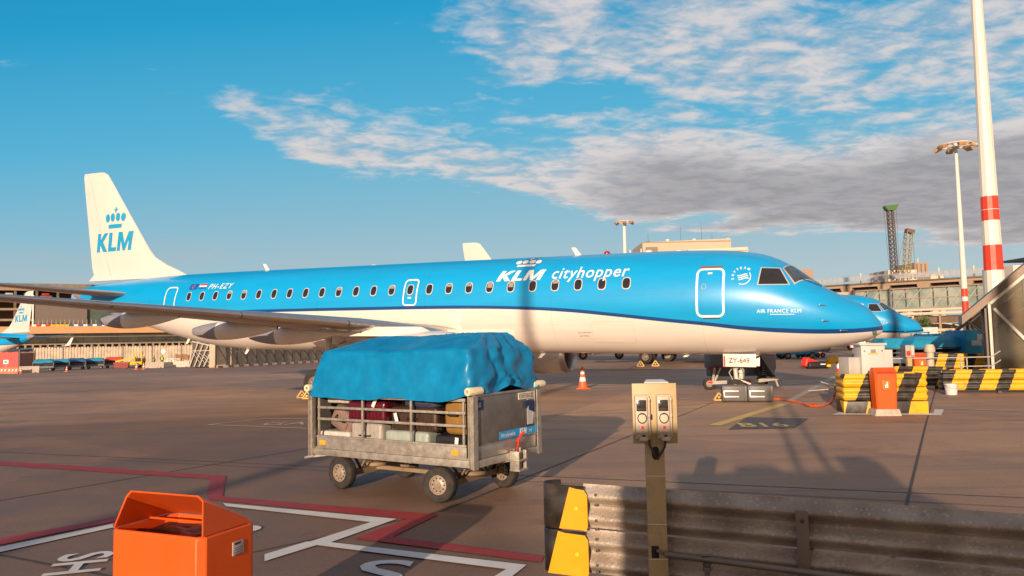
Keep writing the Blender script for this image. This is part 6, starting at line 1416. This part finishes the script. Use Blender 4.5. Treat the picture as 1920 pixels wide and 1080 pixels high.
# people movers / vehicles by the service building
truck(1700, 70, 'small white van parked behind the covered carts on the right', (.60, .58, .56), 5, 2.1, 0, -1, 'van')
# ------------------------------------------------------------------ glazed fixed stair and bridge at the right edge
def stair_house(name, label, ub, Y, sc):
    p = at(ub, 690, Y); t = thing(name, label, 'glazed stair', (p.x, Y, 0), R(-27), 'glazed stair houses on the right')
    K = sc
    L_ = 7.0*K; h0 = 3.30*K; sl = .88; D = 1.7*K
    br = mat('bronze_cladding', (.13, .085, .055), .45, metal=.2, var=.12, vscale=1.5)
    wf = mat('pale_tube', (.62, .56, .46), .4, var=.08)
    top = lambda x: h0+sl*x
    b = MB(); b.prism([(-.95*K, -.12, top(-.95*K)-.26*K), (L_, -.12, top(L_)-.26*K), (L_, -.12, top(L_)+.08*K), (-.95*K, -.12, top(-.95*K)+.08*K)], (0, D+.3, 0)); b.build('roof_slab', br, t)
    gl = mat('tinted_glass', (.15, .12, .055), .08, spec=.9, alpha=.5, var=.35, vscale=.8)
    for y in (0, D): b = MB(); b.prism([(.1, y, .2), (L_, y, .2), (L_, y, top(L_)-.3*K), (.1, y, top(.1)-.3*K)], (0, .02, 0)); b.build('glass_side', gl, t)
    for y in (-.06, D+.06):
        b = MB(); w_ = .10*K
        b.bar((0, y, 0), (0, y, top(0)-.28*K), w_, w_); b.bar((0, y, top(0)-.33*K), (L_, y, top(L_)-.33*K), w_, w_)
        b.build('frame_post', wf, t)
        b = MB(); b.bar((.15*K, y, top(0)-.5*K), (2.0*K, y, top(0)-2.9*K), w_, w_); b.bar((2.0*K, y, top(0)-2.9*K), (4.6*K, y, top(4.6*K)-.5*K), w_, w_); b.bar((1.7*K, y, .1), (5.0*K, y, 2.2*K), w_, w_); b.bar((1.4*K, y+.02, 2.3*K), (4*K, y+.02, 4.2*K), w_*.6, w_*.6); b.build('diagonal_tube', wf, t)
    b = MB(); b.prism([(.12, .1, .15), (L_, .1, 3.2*K), (L_, .1, 2.2*K), (2.2*K, .1, .15)], (0, D-.2, 0)); b.build('stair_flight', mat('dark_brown_stair', (.09, .06, .045), .6), t)
    b = MB(); b.bx(-.16*K, -.05*K, .1, D-.1, 0, top(-.2*K)-.3*K); b.bx(-.13, L_, -.12, D+.12, 0, .13); b.build('end_frame', M_brownd, t)
    for k in range(1, 6):
        x_ = k*1.15*K; b = MB(); b.bx(x_-.02, x_+.02, -.03, -.001, .15, top(x_)-.45*K); b.build('glazing_bar', M_dkgrey, t)
    b = MB(); b.bar((.1, -.02, 2.05*K), (L_, -.02, 2.05*K+sl*L_*.8), .04, .04); b.build('glazing_bar', M_dkgrey, t)
    for dz in (.75, 1.6): b = MB(); b.bar((.3*K, D*.5, top(.3*K)-dz*K), (L_, D*.5, top(L_)-dz*K), .07*K, .07*K); b.build('inner_tube', wf, t)
    b = MB(); b.lathe((1.6*K, .06, 1.75*K), (0, -1, 0), [(.26*K, 0), (.22*K, .02), (.01, .03)], 20); b.build('round_vent', mat('pale_disc', (.30, .28, .20), .3), t)
    b = MB(); b.box((.9*K, .3, 2.6*K), (1.2*K, .1, .9*K)); b.build('interior_panel', mat('rust_panel', (.40, .12, .06), .6), t)
    b = MB(); b.path([(-.75*K, .2, top(-.7*K)-.35*K), (-.45*K, .2, top(-.7*K)-.62*K), (-.22*K, .2, top(-.7*K)-.85*K), (-.20*K, .2, .7*K)], .045*K); b.build('drainpipe', M_black, t)
    return t
stair_house('stair_house', 'large glazed stair house with brown sloping roof at the right edge', 1862, 29.5, 1.0)
stair_house('stair_house', 'smaller glazed stair house beyond the blue containers on the right', 1823, 52, .85)
# roof box above the near one
p = at(1918, 500, 60); t = thing('plant_room', 'white roof house with a small dark canopy at the far right edge', 'building', (p.x, 60, 0)); zt = at(1918, 497, 60).z; b = MB(); b.bx(-.8, 5, 0, 4, 0, zt, .02); b.build('wall', M_cream2, t); b = MB(); b.bx(.1, 3, -.4, 3, zt+.45, zt+.6); b.tube((.4, 0, zt), (.4, 0, zt+.5), .04); b.build('canopy', M_dkgrey, t)
# gate railing in front of the stair house
p = at(1802, 690, 27.2); t = thing('hand_rail', 'thin white hand rail in front of the stair house, over the striped barrier', 'railing', (p.x, 27.2, 0)); b = MB(); zr1 = at(1802, 670, 27.2).z; zr0 = at(1802, 687, 27.2).z
b.bar((-3.0, 0, zr1), (1.1, 0, zr1), .03); b.bar((1.1, 0, zr1), (1.5, .1, zr1+.2), .03); b.bar((.0, 0, zr0), (1.1, 0, zr0), .03); b.bar((1.1, 0, zr0), (1.5, .1, zr0+.2), .03); b.bar((0, 0, 0), (0, 0, zr1), .03); b.bar((.22, 0, 0), (.22, 0, zr1), .03); b.bar((-2.9, 0, 0), (-2.9, 0, zr1), .03); b.build('rail', mat('white_rail', (.55, .53, .52), .4, metal=.3), t)
b = MB(); b.lathe((0, 0, 0), (0, 0, 1), [(.10, 0), (.10, .9), (.14, .9), (.14, 1.0), (.1, 1.1)], 14); q = at(1745, 690, 27.5); o = b.build('bollard', mat('cream_bollard', (.50, .42, .30), .5, dark=(.3, .2, .1)), None, (q.x, 27.5, 0)); o.scale = (1.3, 1.3, 1.35); tag(o, 'round cream bollard right of the far slim orange bin', 'bollard')

# ------------------------------------------------------------------ terminal and fences on the left
def lf(u, v, dY=0): f_ = u/600; return at(u, v, 142+30*f_+dY)
t = thing('terminal_building', 'long low terminal with orange band and dark glazing behind the left airliner', 'building', flat(lf(-150, 640))); T0 = Vector(t.location)
A0 = flat(lf(-150, 640))-T0; B0 = flat(lf(700, 640))-T0; dr = (B0-A0).normalized(); nn_ = Vector((-dr.y, dr.x, 0)); rzp = math.atan2(dr.y, dr.x); LP = (B0-A0).length
zz = lambda v: lf(150, v).z
def sl(u): q = flat(lf(u, 640))-T0-A0; return q.dot(dr)
b = MB(); pbox(b, 0, LP, 0, 12, 0, zz(643)); b.build('ground_floor', M_dkfac, t)
b = MB(); pbox(b, 0, LP, .2, 12, zz(642), zz(625.5)); b.build('glass_storey', mat('dark_green_glass', (.05, .05, .035), .12, var=.5, vscale=.5, spec=.8), t)
b = MB()
pbox(b, 0, LP, .1, .19, zz(632.2), zz(631.3)); 
b.build('window_rail', M_brownl, t)
for u in (5, 55, 105, 155, 205, 255, 305, 355): b = MB(); pbox(b, sl(u)-.06, sl(u)+.06, .12, .195, zz(641), zz(626)); b.build('mullion', M_dkgrey, t)
b = MB(); pbox(b, 0, sl(330), -.6, .6, zz(625.4), zz(612.5)); b.build('orange_band', mat('orange_fascia', (.62, .33, .15), .6, var=.06, vscale=.5), t)
b = MB(); pbox(b, 0, LP, -1.2, 0, zz(646), zz(644)); 
for k in range(70): pbox(b, k*LP/70, k*LP/70+.35, -1.25, -.9, zz(652), zz(646.1))
b.build('canopy', M_brownl, t)
b = MB(); pbox(b, 0, LP, -1.1, -.8, zz(655), zz(652.1)); b.build('canopy_beam', M_dkgrey, t)
for u in (132, 228, 20, 320, 420): b = MB(); pbox(b, sl(u)-.25, sl(u)+.25, -1.0, -.5, 0, zz(655)); b.build('column', M_dkgrey, t)
b = MB(); pbox(b, sl(62), sl(162), 2, 10, zz(612), zz(572)); b.build('ribbed_wall', mat('ribbed_grey_cladding', (.17, .135, .115), .6, var=.08, vscale=8, stretch=(3, 3, .05)), t)
b = MB(); pbox(b, sl(162), sl(225), 2.5, 10, zz(612), zz(574)); b.build('glazed_hall', mat('teal_dark_glass', (.09, .12, .10), .2, var=.3, vscale=.4), t)
b = MB(); pbox(b, sl(59), sl(62), 1.8, 2.4, zz(612), zz(555)); b.build('white_pillar', M_letter, t)
b = MB(); c_red, c_y, c_b, c_w = M_red, M_yellow, mat('barrier_blue', (.05, .12, .35), .5), M_letter
for k in range(26):
    u0 = 52+k*8.6; m_ = (c_red, c_w)[k % 2] if u0 < 95 else (c_y, c_y)[k % 2] if u0 < 125 else (c_w, c_b)[k % 2]
    q = MB(); pbox(q, sl(u0), sl(u0+7.6), -.4, .2, zz(612.4), zz(609)); q.build('roof_barrier', m_, t)
b.bm.free()
for k in range(24): 
    u0 = 55+k*8.2; b = MB(); pbox(b, sl(u0), sl(u0)+.07, .3, .37, zz(612.3), zz(600)); b.build('railing_post', mat('thin_rail', (.45, .35, .30), .5), t)
# car park decks at the far left edge
t = thing('car_park', 'open car park decks at the left edge behind the small white tail', 'building', flat(lf(-150, 640, 22))); T0 = Vector(t.location); A0 = flat(lf(-150, 640, 22))-T0
def zz2(v): return lf(30, v, 22).z
for v0, v1 in ((545, 540), (566, 561), (582, 578), (602, 598)): b = MB(); pbox(b, 0, sl(66)+6, 0, 14, zz2(v0), zz2(v1)); b.build('deck', M_brownl, t)
b = MB(); pbox(b, 0, sl(66)+5.8, 6, 13.8, 0, zz2(545)); b.build('core', M_brownd, t)
for k in range(9): b = MB(); pbox(b, k*4.0, k*4.0+.5, .3, .8, 0, zz2(541)); b.build('column', M_brownd, t)
b = MB(); pbox(b, 0, LP*.6, .5, 14, zz2(539.9), zz2(531)); b.build('roof_structure', mat('roof_grey_brown', (.20, .17, .14), .7, var=.25, vscale=.6), t)
for k in range(7):
    q = MB(); q0 = A0+dr*(1+k*3.4)-nn_*-.6; q.box((q0.x, q0.y+1, zz2(566)+1.1), (2.6, 1.6, .8), Rz(rzp), .25); q.box((q0.x, q0.y+1, zz2(566)+1.75), (1.5, 1.4, .5), Rz(rzp), .2)
    o = q.build('parked_car', mat(('car_red', 'car_silver', 'car_dark')[k % 3], ((.35, .05, .03), (.5, .45, .4), (.06, .06, .07))[k % 3], .3, coat=.5)); o.location = T0; tag(o, ('red', 'silver', 'dark')[k % 3]+' car on the upper car park deck, '+('first', 'second', 'third', 'fourth', 'fifth', 'sixth', 'seventh')[k]+' from the left edge', 'car', 'cars on the car park deck')
# palisade hoarding
def along(ua, va, ub, vb): return flat(gr(ua, va)), flat(gr(ub, vb))
def fence(name, label, pa, pb, z1, gap, m_, pw, thick=.05, group=None, back=True, z0=0, mback=None):
    t = thing(name, label, 'fence', pa, math.atan2((pb-pa).y, (pb-pa).x), group); L_ = (pb-pa).length; n_ = int(L_/gap); npan = max(1, min(12, int(L_/3)))
    for k in range(npan):
        a0, a1 = L_*k/npan, L_*(k+1)/npan; b = MB()
        if back: b.bx(a0+.02, a1-.02, .05, .08, z0, z1-.1)
        x = a0
        while x < a1-gap*.5: b.bx(x, x+pw, 0, .03, z0, z1+random.uniform(-.03, .05)); x += gap
        b.bx(a0+.02, a1-.02, .031, .049, z1*.8, z1*.85); b.bx(a0+.02, a1-.02, .031, .049, .2, .3)
        b.build('panel', [m_], t)
    for k in range(npan+1): b = MB(); x = L_*k/npan; b.bx(x-.05, x+.05, -.06, 0, 0, z1+.15); b.build('post', M_dkgrey, t)
    return t
M_pal = mat('tan_palisade', (.46, .38, .29), .7, var=.25, vscale=1.2, dark=(.22, .17, .12), dscale=.8, damt=.5)
fa, fb = flat(gr(62, 686)), flat(gr(395, 679)); fence('hoarding', 'tall tan board hoarding behind the distant cart train', fa, fb, 2.15, .34, M_pal, .24, group=None, back=True)
fa, fb = flat(gr(-60, 697)), flat(gr(36, 695)); fence('hoarding', 'red hoarding at the left edge under the small airliner tail', fa, fb, 1.75, .3, mat('red_board', (.62, .06, .045), .6, var=.15), .29)
fa, fb = flat(gr(36, 694)), flat(gr(64, 692)); fence('hoarding', 'pale red mesh fence section right of the red hoarding', fa, fb, 1.75, .2, mat('pale_red_mesh', (.50, .26, .20), .6, var=.15), .05)
# red and white plastic barriers
M_rw = mat('salmon_barrier', (.70, .16, .08), .5)
for k, u in enumerate((-6, 10, 24)):
    p = gr(u, 700.5); t = thing('plastic_barrier', ('leftmost', 'middle', 'rightmost')[k]+' red and white plastic barrier in front of the red hoarding', 'barrier', (p.x, p.y, 0), .35, 'red and white plastic barriers')
    b = MB(); b.prism([(-.6, -.22, 0), (-.6, .22, 0), (-.6, .08, .8), (-.6, -.08, .8)], (1.2, 0, 0)); b.build('body', M_rw, t)
    for x in (-.4, 0, .4): b = MB(); b.prism([(x-.1, -.165, .32), (x+.05, -.165, .32), (x+.12, -.12, .60), (x-.03, -.12, .60)], (0, -.02, 0)); b.build('white_panel', M_letter, t)
p = gr(11, 699); t = thing('site_sign', 'small white sign on a post between the plastic barriers', 'sign', (p.x, p.y, 0)); b = MB(); b.tube((0, 0, 0), (0, 0, 1.7), .04); b.build('post', M_galv, t); b = MB(); b.box((0, -.06, 1.5), (.7, .03, .55), None, .01); b.build('sign_panel', M_letter, t); b = MB(); b.box((0, -.08, 1.5), (.4, .008, .2)); b.build('sign_print', M_navy, t)
def jersey(u, v, L_, label, m_=M_conc, rz=.35, sc=1):
    p = gr(u, v); t = thing('concrete_barrier', label, 'barrier', (p.x, p.y, 0), rz, 'concrete barriers on the left'); b = MB(); b.prism([(-L_/2, -.35*sc, 0), (-L_/2, .35*sc, 0), (-L_/2, .30*sc, .15*sc), (-L_/2, .12*sc, .9*sc), (-L_/2, -.12*sc, .9*sc), (-L_/2, -.30*sc, .15*sc)], (L_, 0, 0)); b.build('block', m_, t)
    b = MB(); b.bx(-L_/2+.3, -L_/2+.5, -.36*sc, .36*sc, .0, .08); b.bx(L_/2-.5, L_/2-.3, -.36*sc, .36*sc, 0, .08); b.build('fork_slot', M_black, t); return t
jersey(55, 699, 2.4, 'grey concrete barrier left of the distant cart train'); jersey(290, 690, 2.6, 'grey concrete barrier in front of the workers', rz=.3); jersey(340, 688, 2.3, 'pale concrete barrier at the foot of the lattice stair', mat('pale_concrete', (.58, .53, .45), .8, var=.1), rz=.3); jersey(314, 687.5, 1.6, 'dark low barrier between the two concrete blocks', M_dkgrey, rz=.3, sc=.8)
cone(39, 700, .9, 'small orange cone left of the grey concrete barrier'); cone(256, 693, 1.0, 'yellow orange cone right of the yellow loader'); cone(269.5, 692.5, 1.0, 'second small cone beside the concrete barrier left of the workers'); cone(125, 697, .8, 'small cone in front of the second distant cart')
# yellow loader
p = gr(242, 690); t = thing('belt_loader', 'yellow loader with a cab frame right of the distant cart train', 'loader', (p.x, p.y+1, 0), .3)
b = MB(); b.bx(-2.2, 1.2, -.8, .8, .45, .95, .06); b.prism([(-2.6, -.5, .9), (.4, -.5, 1.5), (.4, -.5, 1.75), (-2.6, -.5, 1.15)], (0, 1, 0)); b.build('body', M_yellow, t); b = MB()
for x, y in ((.1, -.7), (1.1, -.7), (.1, .7), (1.1, .7)): b.bar((x, y, .95), (x, y, 2.4), .09)
b.bx(0, 1.2, -.8, .8, 2.4, 2.5, .02); b.build('cab_frame', M_yellow, t); b = MB(); b.bx(.2, 1.0, -.5, .5, .95, 1.5, .05); b.build('seat', M_black, t)
for x in (-1.5, .6):
    for y in (-.75, .75): wheel(t, 'w', (x, y, .36), (0, y, 0), .36, .2, .5, n=16)
p = gr(228, 691); t = thing('red_container', 'dark red skip below the yellow loader', 'container', (p.x, p.y, 0), .3); b = MB(); b.prism([(-.9, -.5, .1), (.9, -.5, .1), (1.1, -.5, .95), (-1.1, -.5, .95)], (0, 1, 0)); b.build('box', mat('dark_red_skip', (.25, .03, .03), .5, var=.2), t); b = MB(); b.bx(-.7, .7, -.4, .4, 0, .099); b.build('feet', M_dkgrey, t)
# workers
def person(u, v, label, H=1.75, vest=(.55, .75, .05), ph=0):
    p = gr(u, v); t = thing('person', label, 'person', (p.x, p.y, 0), ph, 'workers in high-visibility vests'); k = H/1.75
    me = bpy.data.meshes.new('body'); J = [(0, 0, .95), (0, 0, 1.2), (0, .02, 1.42), (0, 0, 1.52), (0, -.01, 1.64), (.19, 0, 1.42), (.25, -.02, 1.15), (.27, -.12, .92), (-.19, 0, 1.42), (-.26, -.05, 1.15), (-.22, -.22, 1.0), (.10, 0, .9), (.11, -.02, .5), (.12, .02, .08), (.12, -.14, .03), (-.10, 0, .9), (-.13, .03, .5), (-.15, .06, .08), (-.15, -.10, .03)]
    E_ = [(0, 1), (1, 2), (2, 3), (3, 4), (2, 5), (5, 6), (6, 7), (2, 8), (8, 9), (9, 10), (0, 11), (11, 12), (12, 13), (13, 14), (0, 15), (15, 16), (16, 17), (17, 18)]
    RR = [.15, .14, .15, .06, .105, .065, .048, .035, .065, .048, .035, .09, .065, .045, .035, .09, .065, .045, .035]
    me.from_pydata([Vector(j)*k for j in J], E_, []); o = bpy.data.objects.new('body', me); COL.objects.link(o); o.parent = t
    sk = o.modifiers.new('skin', 'SKIN'); 
    if not me.skin_vertices: me.attributes.new('skin', 'FLOAT', 'POINT')
    for i, sv in enumerate(me.skin_vertices[0].data): sv.radius = (RR[i]*k, RR[i]*k); sv.use_root = (i == 0)
    o.modifiers.new('ss', 'SUBSURF').levels = 2; o.modifiers[-1].render_levels = 2; me.materials.append(mat('navy_work_clothes', (.05, .05, .07), .8))
    b = MB(); b.lathe((0, .005, 1.0*k), (0, 0, 1), [(.175, 0), (.17, .2), (.185, .38), (.10, .47)], 18, caps=False); o2 = b.build('vest', mat('hi_vis', vest, .6), t); o2.scale = (1.12, .9, 1)
    b = MB(); b.lathe((0, -.01, 1.55*k), (0, 0, 1), [(.06, 0), (.085, .06), (.09, .12), (.06, .19), (.01, .215)], 14); b.build('head', mat('skin_tone', (.5, .3, .2), .6), t); b = MB(); b.lathe((0, .0, 1.66*k), (0, 0, 1), [(.095, 0), (.10, .04), (.07, .10), (.01, .13)], 14); b.build('cap', M_dkgrey, t)
try:
    person(270, 688.5, 'worker in a yellow vest, leftmost of the three behind the concrete barriers'); person(289, 687, 'worker in a yellow vest standing between the other two', ph=1.5); person(304, 686, 'worker in a yellow vest nearest the white sign on the left', ph=.6)
except Exception as ex: print('person', ex)
p = gr(306, 684); t = thing('site_sign', 'white round sign above the rightmost worker', 'sign', (p.x, p.y, 0)); b = MB(); b.tube((0, 0, 0), (0, 0, 2.6), .04); b.build('post', M_galv, t); b = MB(); b.lathe((0, -.05, 2.4), (0, -1, 0), [(.38, 0), (.38, .03)], 20); b.build('sign_panel', M_letter, t)
# white garden-like furniture: stacked pallets
for k, (u, lab) in enumerate(((318, 'white framed rack left of the brown hoppers'), (330, 'white trestle right of the white rack'))):
    p = gr(u, 684.5); t = thing('steel_rack', lab, 'rack', (p.x, p.y, 0), .3); b = MB()
    for x in (-.5, .5): b.bar((x, 0, 0), (x, 0, 1.1), .06); b.bar((x, .5, 0), (x, .5, 1.1), .06)
    b.bar((-.5, 0, 1.1), (.5, 0, 1.1), .06); b.bar((-.5, 0, .6), (.5, 0, 1.1), .05); b.bar((-.5, .5, .7), (.5, .5, .7), .05); b.build('frame', M_letter, t)
for k, (u, lab) in enumerate(((335, 'rusty brown hopper, left of two above the pale concrete barrier'), (348, 'rusty brown hopper, right of two above the pale concrete barrier'))):
    p = gr(u, 684); t = thing('hopper', lab, 'hopper', (p.x, p.y, 0), .3); b = MB(); b.prism([(-.45, -.4, .9), (.45, -.4, .9), (.6, -.4, 1.7), (-.5, -.4, 1.9)], (0, 1, 0)); b.build('bucket', mat('rust_steel', (.30, .15, .08), .7, var=.3, dark=(.1, .05, .03)), t); b = MB()
    for x in (-.4, .4): b.bar((x, 0, 0), (x, 0, .9), .08)
    b.build('legs', M_dkgrey, t)
# lattice fixed bridge stair and glass screen fence
p = gr(398, 689); t = thing('stair_tower', 'dark glazed lattice stair tower under the rear fuselage', 'stair tower', (p.x, p.y, 0), .25)
def g4(u, v): q = at(u, v, p.y); return Vector((q.x-p.x, 0, max(0, q.z)))
C4 = [g4(358, 688), g4(365, 640), g4(410, 652), g4(400, 688)]
b = MB(); b.prism([(C4[0].x, .1, .1), (C4[1].x, .1, C4[1].z), (C4[2].x, .1, C4[2].z), (C4[3].x, .1, .1)], (0, 2.2, 0)); b.build('glass_body', mat('smoked_glass', (.10, .085, .07), .25, var=.6, vscale=.9), t)
for k in range(6):
    b = MB(); x0 = C4[0].x+(C4[3].x-C4[0].x)*k/5.0; x1 = x0+.75; b.bar((x0, -.0, .1), (x1, -.0, C4[1].z-.2*k), .10, .10); b.build('upright', mat('grey_frame', (.42, .38, .34), .5), t)
    b = MB(); b.bar((x0, -.05, C4[1].z-.6-.2*k), (x0+1.0, -.05, .3), .05, .05); b.build('brace', MATS['grey_frame'], t)
b = MB(); b.bar((C4[0].x, -.02, 1.55), (C4[3].x+1.2, -.02, 1.55), .08, .08); b.bar((C4[0].x+.2, -.02, C4[1].z), (C4[2].x+1.6, -.02, C4[2].z-.4), .14, .12); b.build('beam', MATS['grey_frame'], t)
p = gr(412, 689); t = thing('equipment_hut', 'small beige hut right of the lattice stair tower', 'hut', (p.x, p.y, 0), .25); b = MB(); b.bx(-.9, 1.0, 0, 2, 0, 2.5, .02); b.build('wall', M_beige, t); b = MB(); b.bx(-1.0, 1.1, -.1, 2.1, 2.5, 2.62); b.build('roof', M_dkgrey, t)
p = gr(432, 684); t = thing('equipment_hut', 'dark doorway cabin with a small window behind the glass fence', 'hut', (p.x, p.y+1, 0), .25); b = MB(); b.bx(-1.2, 1.3, 0, 2, 0, 2.1, .02); b.build('wall', M_dkgrey, t); b = MB(); b.bx(.1, 1.0, -.02, 0, 1.0, 1.7); b.build('window', mat('pale_window', (.45, .42, .36), .3), t)
b = MB(); fa, fb = flat(gr(405, 690)), flat(gr(620, 678)); dlt = fb-fa; L_ = dlt.length
t = thing('glass_fence', 'glass screen fence with slanting dark braces under the rear fuselage', 'fence', fa, math.atan2(dlt.y, dlt.x)); b.bm.free()
nP = 13
for k in range(nP):
    x0, x1 = L_*k/nP, L_*(k+1)/nP; b = MB(); b.bx(x0+.05, x1-.05, .02, .05, .25, 2.1); b.build('glass_panel', mat('dusty_glass', (.42, .34, .25), .3, alpha=.75, var=.35, vscale=.8), t); b = MB(); b.bar((x0, -.05, 2.1), (x1, -.3, .2), .05, .05); b.bx(x0-.04, x0+.04, -.02, .09, 0, 2.15); b.build('brace', M_dkgrey, t)
for k in range(nP*2):
    x0, x1 = L_*k/nP/2, L_*(k+1)/nP/2; b = MB(); b.bx(x0, x1-.03, -.22, .25, 0, .2); b.build('kerb_block', M_letter if k % 2 else mat('brown_kerb', (.30, .18, .12), .7), t)

# ------------------------------------------------------------------ behind the camera: masts and an added shed that throw shadows into the scene
def behind():
    # light mast whose shadow falls up the fuselage, and one whose shadow reaches the second nose
    k = .303
    mast('flood_mast', 'white light mast behind the camera on the left', .22-k*56.5, -32, 30, .19, .13, [], 1.3, 6)
    mast('flood_mast', 'thick white light mast behind the camera on the right', 25.9-k*72, -20, 30, .40, .30, [], 1.6, 6)
    t = thing('shade_shed', 'unseen shed with roof boxes, added behind the camera to shade the guardrail', 'shed', (0, 0, 0)); b = MB(); b.bx(-2.2, .25, -7.0, -4.2, 0, 3.35, .02); b.build('wall', M_beige, t); b = MB(); b.bx(-2.25, .3, -7.1, -4.1, 3.35, 3.45); b.build('roof', M_dkgrey, t)  # added out of view to shade the guardrail, post and ground
    for x0, x1, y0, y1, z1 in ((-1.9, -1.35, -6.4, -5.6, 3.95), (-.35, .1, -6.2, -5.6, 4.1)):  # boxes added to break up the edge of the shadow
        b = MB(); b.bx(x0, x1, y0, y1, 3.45, z1, .05); b.build('roof_unit', M_cabinet, t)
    for x in (-1.05, -.62): b = MB(); b.tube((x, -5.9, 3.4), (x, -5.9, 6.8), .06, n=8); b.build('vent_pipe', M_galv, t)  # unseen poles added for the two thin shadow lines on the ground
behind()

# far left yard: everything stands on lower, farther ground than it seems and reads smaller
for o in list(COL.objects):
    if o.parent is None and o.get('category') in ('traffic cone', 'person', 'baggage cart', 'loader', 'container', 'sign', 'rack', 'hopper', 'barrier') and o.location.x < -22 and 40 < o.location.y < 92 and o.type == 'EMPTY':
        o.scale = (.62, .62, .62)
